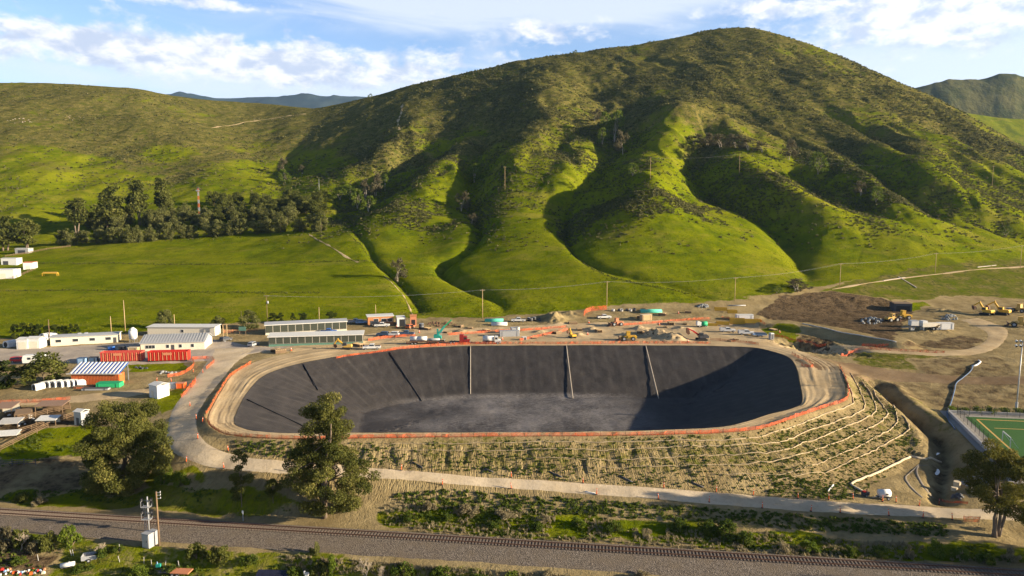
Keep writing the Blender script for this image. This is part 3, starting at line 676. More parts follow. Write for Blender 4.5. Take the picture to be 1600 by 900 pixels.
# ------------------------------------------------------------------ building blocks for things
class MB:
    def __init__(s): s.v = []; s.f = []
    def add(s, V, F):
        o = len(s.v); s.v += [tuple(map(float, p)) for p in V]; s.f += [tuple(i + o for i in f) for f in F]; return s
    def box(s, c, d, rz=0.0, ry=0.0, taper=(1, 1)):
        hx, hy, hz = d[0] / 2, d[1] / 2, d[2] / 2; m = Matrix.Rotation(rz, 3, 'Z') @ Matrix.Rotation(ry, 3, 'Y'); V = []
        for z in (-hz, hz):
            tx, ty = taper if z > 0 else (1, 1)
            for x, y in ((-hx, -hy), (hx, -hy), (hx, hy), (-hx, hy)): V.append(Vector(c) + m @ Vector((x * tx, y * ty, z)))
        return s.add(V, [(3, 2, 1, 0), (4, 5, 6, 7), (0, 1, 5, 4), (1, 2, 6, 5), (2, 3, 7, 6), (3, 0, 4, 7)])
    def cyl(s, a, b, r, r2=None, n=10, caps=True):
        a, b = Vector(a), Vector(b); r2 = r if r2 is None else r2; d = (b - a).normalized(); q = d.to_track_quat('Z', 'Y'); V = []
        for p, rr in ((a, r), (b, r2)):
            for k in range(n):
                t = 2 * math.pi * k / n; V.append(p + q @ Vector((rr * math.cos(t), rr * math.sin(t), 0)))
        F = [(k, (k + 1) % n, n + (k + 1) % n, n + k) for k in range(n)]
        if caps: F += [tuple(range(n - 1, -1, -1)), tuple(range(n, 2 * n))]
        return s.add(V, F)
    def bar(s, a, b, w, h=None):
        a, b = Vector(a), Vector(b); h = h or w; d = (b - a).normalized(); up = Vector((0, 0, 1)) if abs(d.z) < .95 else Vector((0, 1, 0))
        x = d.cross(up).normalized() * (w / 2); y = x.cross(d).normalized() * (h / 2); V = [a - x - y, a + x - y, a + x + y, a - x + y, b - x - y, b + x - y, b + x + y, b - x + y]
        return s.add(V, [(3, 2, 1, 0), (4, 5, 6, 7), (0, 1, 5, 4), (1, 2, 6, 5), (2, 3, 7, 6), (3, 0, 4, 7)])
    def prism(s, prof, y0, y1):
        """profile in x,z pushed along y"""
        n = len(prof); V = [(x, y0, z) for x, z in prof] + [(x, y1, z) for x, z in prof]
        return s.add(V, [tuple(range(n)), tuple(range(2 * n - 1, n - 1, -1))] + [((k + 1) % n, k, n + k, n + (k + 1) % n) for k in range(n)])
    def tube(s, P, r, n=6):
        P = [Vector(p) for p in P]; rr = r if isinstance(r, (list, tuple)) else [r] * len(P); V = []
        for i, p in enumerate(P):
            d = (P[min(i + 1, len(P) - 1)] - P[max(i - 1, 0)]).normalized(); up = Vector((0, 0, 1)) if abs(d.z) < .9 else Vector((0, 1, 0))
            x = d.cross(up).normalized(); y = x.cross(d)
            for k in range(n):
                t = 2 * math.pi * k / n; V.append(p + rr[i] * (x * math.cos(t) + y * math.sin(t)))
        F = []
        for i in range(len(P) - 1):
            for k in range(n): F.append((i * n + k, i * n + (k + 1) % n, (i + 1) * n + (k + 1) % n, (i + 1) * n + k))
        F += [tuple(range(n - 1, -1, -1)), tuple(range(len(P) * n - n, len(P) * n))]
        return s.add(V, F)
    def build(s, name, mat, parent=None, smooth=False, label=None):
        me = bpy.data.meshes.new(name); me.from_pydata(s.v, [], s.f); me.update()
        bm = bmesh.new(); bm.from_mesh(me); bmesh.ops.recalc_face_normals(bm, faces=bm.faces); bm.to_mesh(me); bm.free()
        me.materials.append(mat)
        if smooth: me.polygons.foreach_set('use_smooth', [True] * len(me.polygons)); me.update()
        o = link(bpy.data.objects.new(name, me))
        if parent is not None: o.parent = parent
        if label: o['label'] = label
        return o
def tag(o, label, cat, group=None):
    o['label'] = label; o['category'] = cat
    if group: o['group'] = group
    return o
def thing(name, label, cat, loc, rz=0.0, group=None):
    o = link(bpy.data.objects.new(name, None)); o.location = loc; o.rotation_euler = (0, 0, rz); o.empty_display_size = .5
    return tag(o, label, cat, group)
def dup(src, loc, rz=None, label=None, sc=None):
    def cp(o, par):
        c = o.copy(); link(c); c.parent = par
        for ch in list(o.children): cp(ch, c)
        return c
    r = cp(src, None); r.location = loc
    if rz is not None: r.rotation_euler = (0, 0, rz)
    if label: r['label'] = label
    if sc: r.scale = sc if isinstance(sc, (tuple, list)) else (sc, sc, sc)
    return r
def put(px, py, dz=0.0):
    x, y, z = ground_hit(px, py); return Vector((x, y, z + dz))
def yaw_px(p, q):
    a = ground_xy(*p); b = ground_xy(*q); return math.atan2(b[1] - a[1], b[0] - a[0])
def mpp(y): return y / FPX                      # metres per photograph pixel at depth y

# ------------------------------------------------------------------ paints and plain materials
P = {}
def paint(k, c, **kw): P[k] = plain(k.replace('_', ' '), c, **kw)
paint('white', (.60, .59, .565), rough=.5); paint('cream', (.60, .54, .43), rough=.7); paint('grey_roof', (.34, .345, .35), rough=.55); paint('pale_roof', (.55, .54, .50))
paint('glass', (.03, .035, .04), rough=.15, spec=.5); paint('tyre', (.02, .02, .02), rough=.8); paint('black', (.018, .018, .02)); paint('dark_grey', (.06, .06, .065))
paint('red', (.50, .028, .018), rough=.45); paint('dark_red', (.26, .018, .016)); paint('orange', (.62, .10, .018)); paint('rust_orange', (.46, .125, .045), rough=.7); paint('blue', (.03, .12, .42))
paint('pale_blue', (.22, .34, .52)); paint('yellow', (.58, .33, .03)); paint('dull_yellow', (.50, .31, .07)); paint('green', (.01, .30, .13)); paint('teal', (.02, .26, .21)); paint('pale_teal', (.10, .48, .36))
paint('wood', (.165, .108, .062), rough=.9); paint('pale_wood', (.42, .29, .15), rough=.85); paint('brown_roof', (.22, .14, .095), rough=.85); paint('steel', (.38, .39, .40), rough=.4, metal=.6)
paint('galv', (.38, .385, .39), rough=.45, metal=.3); paint('concrete', (.40, .385, .36), rough=.9); paint('rust', (.115, .058, .036), rough=.85); paint('silver', (.30, .305, .315), rough=.35); paint('straw', (.52, .42, .28), rough=.95)
paint('olive_glass', (.055, .06, .045), rough=.4); paint('green_trim', (.10, .20, .15)); paint('brick', (.40, .17, .07), rough=.8); paint('solar', (.02, .022, .04), rough=.2, spec=.5); paint('tarp_green', (.03, .36, .14), rough=.5)
paint('rock', (.24, .245, .24), rough=.9); paint('pale_rock', (.25, .205, .15), rough=.95); paint('bark', (.16, .12, .085), rough=.95); paint('pale_bark', (.36, .30, .23), rough=.95); paint('navy', (.05, .09, .16)); paint('salmon', (.50, .20, .10)); paint('tie', (.17, .13, .10), rough=.95); paint('dry_twig', (.33, .27, .20), rough=.95)

# ------------------------------------------------------------------ foliage
def mat_leaf(name, a, b, c):
    n = NT(name, .8, .05); t = n.attr('tone'); col = n.mix(n.ramp(t, .1, .6), a, b); col = n.mix(n.ramp(t, .72, 1.0), col, c); n.color(col)
    tr = n.N.new('ShaderNodeBsdfTranslucent'); n.L.new(col, tr.inputs[0]); mx = n.N.new('ShaderNodeMixShader'); mx.inputs[0].default_value = .34
    n.L.new(n.b.outputs[0], mx.inputs[1]); n.L.new(tr.outputs[0], mx.inputs[2]); n.L.new(mx.outputs[0], n.N['Material Output'].inputs[0]); return n.m
LEAF = {'hedge': mat_leaf('hedge leaves', (.020, .034, .008), (.048, .062, .012), (.11, .11, .02)),
        'grass': mat_leaf('meadow grass', (.070, .098, .004), (.14, .155, .006), (.23, .21, .02)),
        'euc': mat_leaf('eucalyptus leaves', (.044, .054, .013), (.112, .114, .028), (.235, .21, .06)),
        'sunlit': mat_leaf('sunny leaves', (.050, .054, .012), (.120, .112, .022), (.23, .19, .04)),  # eucalyptus leaves with the yellow of a sunlit crown put into the colour
        'dark': mat_leaf('dark leaves', (.046, .056, .013), (.102, .110, .025), (.175, .172, .048)),
        'olive': mat_leaf('grey green leaves', (.060, .068, .020), (.130, .134, .042), (.205, .195, .075)),
        'bright': mat_leaf('bright leaves', (.065, .10, .012), (.13, .165, .022), (.21, .21, .04)),
        'brown': mat_leaf('bare twigs and buds', (.062, .056, .030), (.115, .100, .056), (.17, .145, .085)),
        'scrub': mat_leaf('hill scrub', (.056, .064, .018), (.115, .112, .042), (.21, .185, .09)),
        'weed': mat_leaf('weeds', (.045, .072, .012), (.092, .118, .018), (.17, .165, .040)),
        'dry': mat_leaf('dry stalks', (.17, .14, .075), (.29, .24, .14), (.42, .36, .22))}
def leaf_cloud(rng, clumps, n, size, droop=.3, shell=.55, aspect=.45):
    """n leaf faces spread through the clumps (x, y, z, rx, ry, rz)"""
    C = np.array(clumps, float); vol = (C[:, 3] * C[:, 4] * C[:, 5]) ** .7; k = rng.choice(len(C), n, p=vol / vol.sum())
    d = rng.normal(size=(n, 3)); d /= np.linalg.norm(d, axis=1)[:, None] + 1e-9; r = rng.random(n) ** (1 - shell) ; r = .25 + .75 * r
    ctr = C[k, :3] + d * r[:, None] * C[k, 3:6]
    a = rng.normal(size=(n, 3)); a[:, 2] -= droop * 2; a /= np.linalg.norm(a, axis=1)[:, None]
    nn = d + .8 * rng.normal(size=(n, 3)); b = np.cross(a, nn); b /= np.linalg.norm(b, axis=1)[:, None] + 1e-9
    L = size * (.6 + .8 * rng.random(n))[:, None]; Wd = L * aspect
    V = np.stack([ctr - a * L * .5, ctr + b * Wd * .5, ctr + a * L * .5, ctr - b * Wd * .5], 1).reshape(-1, 3)
    ct = rng.random(len(C)); tone = np.clip(.6 * ct[k] + .45 * rng.random(n) - .03, 0, 1)
    return V, np.arange(4 * n).reshape(-1, 4), np.repeat(tone, 4)
def leaf_part(name, rng, clumps, n, size, mat, parent=None, **kw):
    V, F, t = leaf_cloud(rng, clumps, n, size, **kw); o = face_mesh(name, V, F, mat, attrs={'tone': t})
    if parent is not None: o.parent = parent
    return o
def crown_clumps(rng, H, prof, n, rc, lean=(0, 0), squash=.75):
    """clump centres inside a silhouette: prof = (height fraction, radius, x offset, y offset)"""
    pr = np.array(prof, float); out = []
    w = np.interp(np.linspace(pr[0, 0], pr[-1, 0], 60), pr[:, 0], pr[:, 1]) ** 1.3 + .05; hh = np.linspace(pr[0, 0], pr[-1, 0], 60)
    for _ in range(n):
        z = rng.choice(hh, p=w / w.sum()) + rng.normal() * .01; R_ = np.interp(z, pr[:, 0], pr[:, 1]); ox = np.interp(z, pr[:, 0], pr[:, 2]); oy = np.interp(z, pr[:, 0], pr[:, 3])
        t = rng.random() * 2 * math.pi; q = R_ * rng.random() ** .45 * .95; r = rc * (.55 + .9 * rng.random())
        out.append((ox + q * math.cos(t), oy + q * math.sin(t), z * H, r, r, r * squash))
    return out
def trunk_mb(rng, H, clumps, r0, nb=10, stems=1, top=.7, spread=.6):
    mb = MB()
    C = np.array(clumps)
    for s_ in range(stems):
        ang = rng.random() * 6.28; k = C[rng.integers(len(C))] if stems > 1 else None
        tx, ty = (C[:, 0].mean(), C[:, 1].mean()) if stems == 1 else (k[0] * spread, k[1] * spread)
        b0 = Vector((.5 * math.cos(ang) * (stems > 1), .5 * math.sin(ang) * (stems > 1), -.4)); P_ = []
        for i in range(7):
            t = i / 6; P_.append(b0 + Vector((tx * t ** 1.3 + rng.normal() * .02 * H * t, ty * t ** 1.3 + rng.normal() * .02 * H * t, top * H * t)))
        mb.tube(P_, [r0 * (1 - .8 * i / 6) for i in range(7)], 8)
        for j in range(nb // stems):
            c = C[rng.integers(len(C))]; i = 2 + int(rng.integers(4)); a = P_[i]
            m = a.lerp(Vector(c[:3]), .5) + Vector((0, 0, .04 * H)); rr = r0 * (1 - .8 * i / 6) * .55
            mb.tube([a, m, Vector(c[:3])], [rr, rr * .6, rr * .2], 5)
    return mb
# ------------------------------------------------------------------ trees
def tree(name, seed, H, prof, n_cl, rc, n_leaf, size, leaf, r0, loc, label, group=None, bark='bark', stems=1, nb=10, top=.7, squash=.75, shell=.55, droop=.35, spread=.6, aspect=.45, cat='tree'):
    rng = np.random.default_rng(seed); cl = crown_clumps(rng, H, prof, n_cl, rc, squash=squash)
    t = thing(name, label, cat, loc, 0, group)
    leaf_part('crown', rng, cl, n_leaf, size, LEAF[leaf], t, droop=droop, shell=shell, aspect=aspect)
    trunk_mb(rng, H, cl, r0, nb, stems, top, spread).build('trunk', P[bark], t, smooth=True)
    return t
def foreground_trees():
    # broad dense eucalyptus at the left
    p = put(197, 764); k = mpp(p.y); H = 158 * k
    tree('eucalyptus_tree', 11, H, [(.03, 30 * k, -8 * k, 0), (.15, 60 * k, 0, 0), (.35, 66 * k, 4 * k, 0), (.55, 70 * k, -2 * k, 0), (.72, 60 * k, 2 * k, 0), (.86, 42 * k, 0, 0), (.96, 20 * k, 0, 0)], 160, 1.5, 72000, .39, 'euc', .55, p,
         'broad dense eucalyptus with foliage almost to the ground, left of the dirt road bend', stems=3, nb=18, droop=.5)
    # tall ragged one in front of the basin
    p = put(503, 808); k = mpp(p.y); H = 203 * k
    tree('eucalyptus_tree', 23, H, [(.04, 10 * k, 45 * k, 0), (.10, 34 * k, 12 * k, 0), (.2, 66 * k, 18 * k, 0), (.32, 72 * k, 18 * k, 0), (.42, 62 * k, 8 * k, 0), (.52, 50 * k, 2 * k, 0), (.60, 34 * k, 6 * k, 0), (.68, 38 * k, 14 * k, 0), (.78, 38 * k, 6 * k, 0), (.88, 34 * k, 10 * k, 0), (.98, 20 * k, 18 * k, 0)], 145, 1.3, 62000, .36, 'euc', .5, p,
         'tall ragged eucalyptus standing against the black basin and the dirt road', stems=2, nb=22, top=.85, droop=.55)
    # multi-stemmed one at the right edge
    p = put(1556, 838); k = mpp(p.y); H = 152 * k
    tree('eucalyptus_tree', 37, H, [(.2, 24 * k, 66 * k, 0), (.3, 60 * k, 34 * k, 0), (.45, 78 * k, 34 * k, 0), (.6, 74 * k, 20 * k, 0), (.75, 70 * k, 22 * k, 0), (.88, 56 * k, 10 * k, 0), (.98, 28 * k, 0, 0)], 110, 1.25, 42000, .36, 'sunlit', .32, p,
         'open many-stemmed eucalyptus at the right edge beside the dirt road', stems=4, nb=16, droop=.3, spread=.5)
    for x_, y_, H_ in ((113, 97, 16), (131, 92, 18), (107, 84, 19), (122, 80, 21)):
        p = Vector((x_, y_, float(h_at(x_, y_)))); tree('eucalyptus_tree', 43 + x_, H_, [(.1, 4.5, 0, 0), (.4, 7, 0, 0), (.7, 6.5, 0, 0), (.95, 3, 0, 0)], 70, 1.5, 9000, .6, 'euc', .5, p, 'eucalyptus beyond the right edge shading the verge below the road', 'eucalyptus row beyond the right edge', stems=2)
    # thin saplings
    p = put(378, 792); k = mpp(p.y); H = 92 * k
    tree('sapling', 51, H, [(.1, 3 * k, -10 * k, 0), (.28, 9 * k, -6 * k, 0), (.45, 20 * k, 0, 0), (.55, 18 * k, 4 * k, 0), (.66, 8 * k, 0, 0), (.82, 11 * k, 2 * k, 0), (.97, 10 * k, 2 * k, 0)], 34, .68, 4600, .36, 'euc', .10, p, 'thin leaning sapling beside the lower road edge, taller of the pair', top=.9, nb=6)
    p = put(427, 786); k = mpp(p.y); H = 46 * k
    tree('sapling', 53, H, [(.3, 5 * k, 0, 0), (.6, 12 * k, 0, 0), (.95, 6 * k, 0, 0)], 16, .6, 2000, .34, 'euc', .08, p, 'short thin sapling beside the tall ragged eucalyptus', top=.8, nb=4)
foreground_trees()

def far_trees():
    # kinds, each built once and copied
    def proto(name, seed, prof, n_cl, rc, nl, size, leaf, lab, group, bark='bark', **kw):
        return tree(name, seed, 10, prof, n_cl, rc, nl, size, leaf, .22, (0, 0, 0), lab, group, bark, **kw)
    tall = [proto('eucalyptus_tree', s, pr, 36, 1.0, 3000, .62, 'dark', '', 'tall eucalyptus in the grove', stems=2, nb=8) for s, pr in
            ((101, [(.1, 2.2, 0, 0), (.4, 3.0, 0, 0), (.7, 2.8, .2, 0), (.95, 1.3, 0, 0)]), (102, [(.2, 1.4, -.6, 0), (.35, 2.4, .4, 0), (.6, 2.3, 0, 0), (.72, 1.4, -.4, 0), (.95, 1.3, -.5, 0)]), (103, [(.3, 1.3, .6, 0), (.55, 1.7, 0, 0), (.7, 2.1, 0, 0), (.95, 1.5, .3, 0)]))]
    oliv = [proto('olive_tree', s, [(.05, 2.6, 0, 0), (.3, 3.9, 0, 0), (.6, 3.9, 0, 0), (.85, 2.6, 0, 0), (.95, 1.3, 0, 0)], 28, 1.5, 2400, .8, 'olive', '', 'grey green trees of the grove', nb=5, top=.5) for s in (111, 112, 113)]
    oaks = [proto('oak_tree', s, [(.05, 3.2, 0, 0), (.3, 4.6, 0, 0), (.6, 4.2, 0, 0), (.85, 2.8, 0, 0), (.95, 1.3, 0, 0)], 30, 1.6, 2600, .8, 'dark', '', 'dark trees behind the grove', nb=5, top=.5) for s in (121, 122)]
    bare = [proto('willow_tree', s, [(.05, 2.6, 0, 0), (.4, 4.2, 0, 0), (.7, 3.6, 0, 0), (.95, 1.6, 0, 0)], 26, 1.2, 1000, .8, k, '', 'gully trees', 'pale_bark', stems=2, nb=8, top=.5) for s, k in ((131, 'brown'), (132, 'bright'))]
    cyp = [proto('hedge_tree', s, [(.0, 2.6, 0, 0), (.3, 3.2, 0, 0), (.7, 2.7, 0, 0), (.95, 1.4, 0, 0)], 26, 1.2, 3600, .62, 'hedge', '', 'hedge trees', nb=3, top=.5) for s in (141, 142)]
    used = set(); rng = random.Random(5)
    def place(pr, px, py, wpx, hpx, label, group, name=None):
        p = put(px, py); k = mpp(p.y); src = rng.choice(pr)
        W0 = {id(x): 1 for x in pr}
        H = hpx * k / 10; Wd = wpx * k
        base_w = {'eucalyptus_tree': 6.2, 'olive_tree': 9.4, 'oak_tree': 10.6, 'willow_tree': 9.8, 'hedge_tree': 7.6}[src.name.split('.')[0]]
        if src.name not in used: used.add(src.name); o = src; o.location = p; o.scale = (Wd / base_w, Wd / base_w, H); o.rotation_euler.z = rng.random() * 6.28
        else: o = dup(src, p, rng.random() * 6.28, None, (Wd / base_w, Wd / base_w, H))
        o['label'] = label; o['group'] = group
    g = 'tall eucalyptus in the grove'
    for px, py, w, h, lab in ((122, 366, 44, 56, 'rounded dark eucalyptus at the left end of the tall grove trees'), (172, 358, 56, 66, 'broad eucalyptus second from left among the tall grove trees'), (216, 352, 42, 70, 'dense dark eucalyptus with narrow top in the middle of the grove'), (256, 345, 36, 66, 'open crowned eucalyptus with pale trunk, rightmost of the tall grove trees'),
                              (8, 392, 46, 54, 'eucalyptus at the left edge behind the small farm sheds'), (42, 388, 36, 46, 'rounded eucalyptus just right of the left edge tree')):
        place(tall, px, py, w, h, lab, g)
    g = 'grey green trees of the grove'
    fr = [(95, 383), (112, 384), (128, 381), (150, 381), (165, 381), (182, 380), (200, 379), (214, 378), (236, 377), (255, 374), (263, 375), (285, 372), (300, 372), (325, 370), (342, 369), (360, 367), (378, 366), (398, 365), (416, 364), (440, 363), (470, 362), (490, 361), (503, 361)]
    for i, (x, y) in enumerate(fr): place(oliv, x + rng.uniform(-2, 2), y, rng.uniform(21, 29), rng.uniform(21, 30), 'grey green rounded tree in the front row of the grove along the field', g)
    place(oliv, 215, 379, 18, 25, 'small pale tree standing slightly out from the front row of the grove', g)
    for i in range(40):
        x = rng.uniform(140, 470); y = 372 - (x - 140) * .03 - rng.uniform(8, 24)
        place(oliv, x, y, rng.uniform(20, 28), rng.uniform(20, 28), 'grey green tree inside the grove behind its front row', g)
    g = 'dark trees behind the grove'
    for i in range(44):
        x = rng.uniform(325, 512); t = (x - 325) / 190; y = rng.uniform(318 - 4 * t, 352 - 14 * t)
        place(oaks, x, y, rng.uniform(20, 30), rng.uniform(18, 26), 'dark green tree in the thick wood right of the lattice tower', g)
    g = 'gully trees'
    for x, y, w, h, kk, lab in ((443, 272, 14, 18, 0, 'greyish tree at the top of the gully left of the hill'), (446, 286, 16, 15, 1, 'low tree in the gully just above the wood'), (472, 272, 10, 10, 0, 'small lone greyish shrub on the shaded slope above the wood'), (572, 312, 20, 24, 0, 'brownish tree upper left of the clump at the spur foot'), (587, 306, 22, 26, 0, 'bare brownish tree in the clump at the spur foot'), (602, 298, 13, 18, 1, 'yellowish tree at the right end of the clump at the spur foot'),
                              (560, 326, 22, 22, 1, 'low green tree below the clump at the spur foot'), (575, 331, 20, 18, 1, 'lowest green tree of the clump at the spur foot'), (548, 312, 22, 16, 1, 'low tree between the wood and the spur clump'), (530, 312, 22, 15, 1, 'rightmost low tree of the thick wood'),
                              (742, 284, 26, 20, 1, 'rounded green bush on the shaded gully side above the creek'), (722, 330, 24, 22, 0, 'bare brown tree beside the creek gully'), (738, 350, 14, 12, 0, 'small bare tree lower in the creek gully'),
                              (622, 439, 24, 26, 0, 'lone rounded tree beside the field ditch'), (948, 205, 22, 22, 1, 'green tree at the top of the steep central gully'), (960, 222, 26, 34, 1, 'tallest light green tree in the steep central gully'), (972, 242, 20, 26, 0, 'brownish tree low in the steep central gully'), (940, 225, 16, 18, 1, 'small green tree left in the central gully'), (930, 190, 20, 14, 0, 'low brown tree at the head of the central gully'), (990, 275, 20, 14, 1, 'dark green bush in the gully below the pole'),
                              (1232, 250, 24, 22, 0, 'greyish bush beside the spur right of the centre'), (1280, 272, 26, 24, 1, 'light green tree with pale branches in the right gully'), (1345, 305, 18, 16, 0, 'pale brown tree in the right gully'), (1370, 316, 20, 18, 1, 'light green tree lower in the right gully'), (1570, 369, 20, 11, 1, 'dark lone bush on the green slope at the right edge'), (1245, 455, 40, 14, 0, 'brownish bush at the foot of the right gully'), (1215, 458, 18, 8, 1, 'low bush beside the dark soil heap'), (1190, 238, 20, 12, 0, 'brown shrub at the end of the shrub row on the knoll'),
                              (1085, 226, 24, 12, 0, 'leftmost brown shrub on the knoll'), (1105, 228, 24, 14, 0, 'brown shrub second from left on the knoll'), (1125, 230, 26, 15, 0, 'brown shrub in the middle of the knoll row'), (1148, 232, 26, 16, 0, 'brown shrub right of the middle of the knoll row'), (1168, 234, 24, 14, 0, 'brown shrub second from right on the knoll'),
                              (1215, 76, 9, 5, 1, 'small dark bush near the summit, left of the two'), (1241, 78, 10, 6, 1, 'small dark bush near the summit, right of the two'), (578, 153, 8, 6, 1, 'lone round bush on the skyline left of the hill'), (898, 84, 8, 5, 1, 'lone bush on the skyline of the main hill'), (1345, 120, 20, 6, 1, 'low dark bush near the right skyline')):
        kq = 1.4 if y > 160 else 1.1; place([bare[kk]], x, y, w * kq, h * kq, lab, g)
    g = 'hedge trees'
    for i, (x, w, h) in enumerate(((24, 15, 24), (38, 15, 26), (51, 14, 25), (62, 15, 27), (76, 14, 24), (88, 14, 22), (101, 13, 23), (112, 12, 23), (121, 10, 22))):
        place(cyp, x, 529 - i * .2, w, h, ('hedge tree at the left end of the dark row behind the calf hutches', 'dark hedge tree in the row behind the white sheds', 'dark hedge tree in the row behind the white sheds', 'dark hedge tree in the row behind the white sheds', 'dark hedge tree in the row behind the white sheds', 'dark hedge tree in the row behind the cream site office', 'dark hedge tree in the row behind the cream site office', 'dark hedge tree in the row behind the cream site office', 'hedge tree at the right end of the dark row')[i], g)
    for x, y, w, h, lab, pr in ((259, 512, 28, 31, 'rounded grey green tree behind the long cream office', oliv), (341, 513, 24, 22, 'rounded tree right of the long cream office', oliv), (390, 514, 34, 28, 'broad grey green tree at the field edge beside a pole', oliv), (427, 505, 16, 17, 'dark bush left of three behind the dark glazed sheds', cyp), (438, 504, 13, 16, 'dark bush touching the left bush behind the dark glazed sheds', cyp), (458, 505, 10, 17, 'slim dark bush behind the dark glazed sheds', cyp), (473, 504, 16, 18, 'dark bush in the middle behind the dark glazed sheds', cyp), (518, 503, 20, 17, 'dark bush at the right end behind the dark glazed sheds', cyp), (244, 512, 8, 10, 'tiny dark bush left of the rounded tree by the office', cyp)):
        place(pr, x, y, w, h, lab, 'bushes along the field edge')
    place([cyp[0]], 8, 607, 44, 46, 'round yellowish green bush at the left edge beside the blue roofed container', 'yard trees'); place(oaks, 72, 600, 88, 50, 'big dark spreading tree left of the blue roofed container', 'yard trees')
    for pr in (tall, oliv, oaks, bare, cyp):
        for o in pr:
            if o.name not in used:
                for c in list(o.children): bpy.data.objects.remove(c)
                bpy.data.objects.remove(o)
far_trees()

# ------------------------------------------------------------------ shrubs along the railway and at the bottom of the picture
def shrubs():
    rng = random.Random(3); protos = {}
    def mk(kind, seed):
        r = np.random.default_rng(seed); leaf = kind
        cl = crown_clumps(r, 1.0, [(.05, .75, 0, 0), (.4, .95, 0, 0), (.8, .6, 0, 0), (.95, .3, 0, 0)], 16, .3, squash=.7)
        t = thing('shrub', '', 'shrub', (0, 0, 0)); leaf_part('foliage', r, cl, 1400, .17, LEAF[leaf], t, droop=-.3, aspect=.5)
        mb = MB()
        for c in cl[:7]: mb.tube([(0, 0, -.1), (c[0] * .5, c[1] * .5, c[2] * .6), c[:3]], [.03, .02, .01], 5)
        mb.build('stem', P['dry_twig'] if kind == 'dry' else P['bark'], t); return t
    L_ = [(1135, 838, 60, 34, 'weed'), (1105, 832, 40, 30, 'weed'), (1165, 850, 46, 26, 'weed'), (1060, 826, 40, 22, 'weed'), (1330, 868, 34, 22, 'weed'), (1460, 868, 40, 30, 'bright'), (1500, 872, 36, 22, 'bright'), (1540, 880, 38, 22, 'weed'), (1265, 862, 40, 20, 'bright'), (1375, 868, 44, 20, 'weed'), (960, 830, 40, 22, 'weed'), (905, 822, 36, 18, 'bright'), (840, 826, 34, 16, 'weed'), (770, 822, 34, 14, 'weed'), (700, 812, 30, 14, 'weed'), (640, 812, 34, 12, 'weed'), (1420, 872, 24, 26, 'dry'), (1225, 862, 30, 22, 'dry'), (1580, 876, 40, 24, 'dry'), (1010, 838, 26, 16, 'dry'), (730, 800, 60, 16, 'dry'), (790, 808, 50, 14, 'dry'), (670, 796, 40, 14, 'dry'), (850, 815, 30, 14, 'dry'),
          (12, 856, 44, 40, 'brown'), (35, 852, 36, 34, 'dark'), (75, 858, 34, 32, 'dark'), (110, 854, 34, 36, 'bright'), (55, 862, 26, 22, 'brown'), (308, 872, 42, 28, 'dark'), (345, 876, 40, 28, 'dark'), (492, 866, 20, 24, 'olive'), (520, 895, 30, 34, 'bright'), (500, 900, 34, 26, 'dark'), (460, 902, 36, 18, 'weed'), (390, 880, 34, 14, 'weed'), (160, 868, 30, 16, 'weed'), (185, 862, 22, 14, 'weed'), (265, 896, 40, 14, 'weed'), (215, 900, 40, 16, 'bright'), (630, 900, 46, 24, 'weed'), (690, 905, 50, 22, 'weed'), (740, 908, 50, 18, 'weed'), (800, 912, 50, 18, 'bright'), (30, 880, 34, 10, 'weed'), (130, 890, 40, 10, 'weed'), (280, 760, 34, 24, 'bright'), (255, 755, 30, 26, 'bright'), (262, 742, 24, 20, 'weed'), (60, 788, 30, 12, 'dry'), (35, 782, 30, 14, 'dark'), (860, 905, 40, 14, 'dry'), (1000, 902, 40, 10, 'dry')]
    names = {'weed': 'leafy green bush', 'bright': 'yellowish green bush', 'dry': 'dry grey stalky bush', 'brown': 'twiggy brown bush', 'dark': 'dark green bush', 'olive': 'small grey green conical bush'}
    import collections; cnt = collections.Counter()
    for x, y, w, h, k in L_:
        p = put(x, min(y, 929)); q = mpp(p.y)
        if (k, cnt[k] % 2) not in protos: o = protos[(k, cnt[k] % 2)] = mk(k, 300 + len(protos))
        else: o = dup(protos[(k, cnt[k] % 2)], p)
        cnt[k] += 1
        o.location = p; o.rotation_euler = (0, 0, rng.random() * 6.28); kk = .78 if y < 882 and x > 560 else .9; o.scale = (w * q / 2 * kk, w * q / 2 * kk, h * q * kk)
        where = 'above the railway ballast' if y < 882 and x > 560 else ('by the garden below the railway' if y > 845 else 'on the bank above the railway')
        side = 'at the far left' if x < 140 else 'left of centre' if x < 420 else 'near the middle' if x < 760 else 'right of the middle' if x < 1100 else 'toward the right' if x < 1350 else 'at the far right'
        o['label'] = f'{names[k]} {where} {side}'; o['group'] = f'{names[k]} {where} {side}'
shrubs()

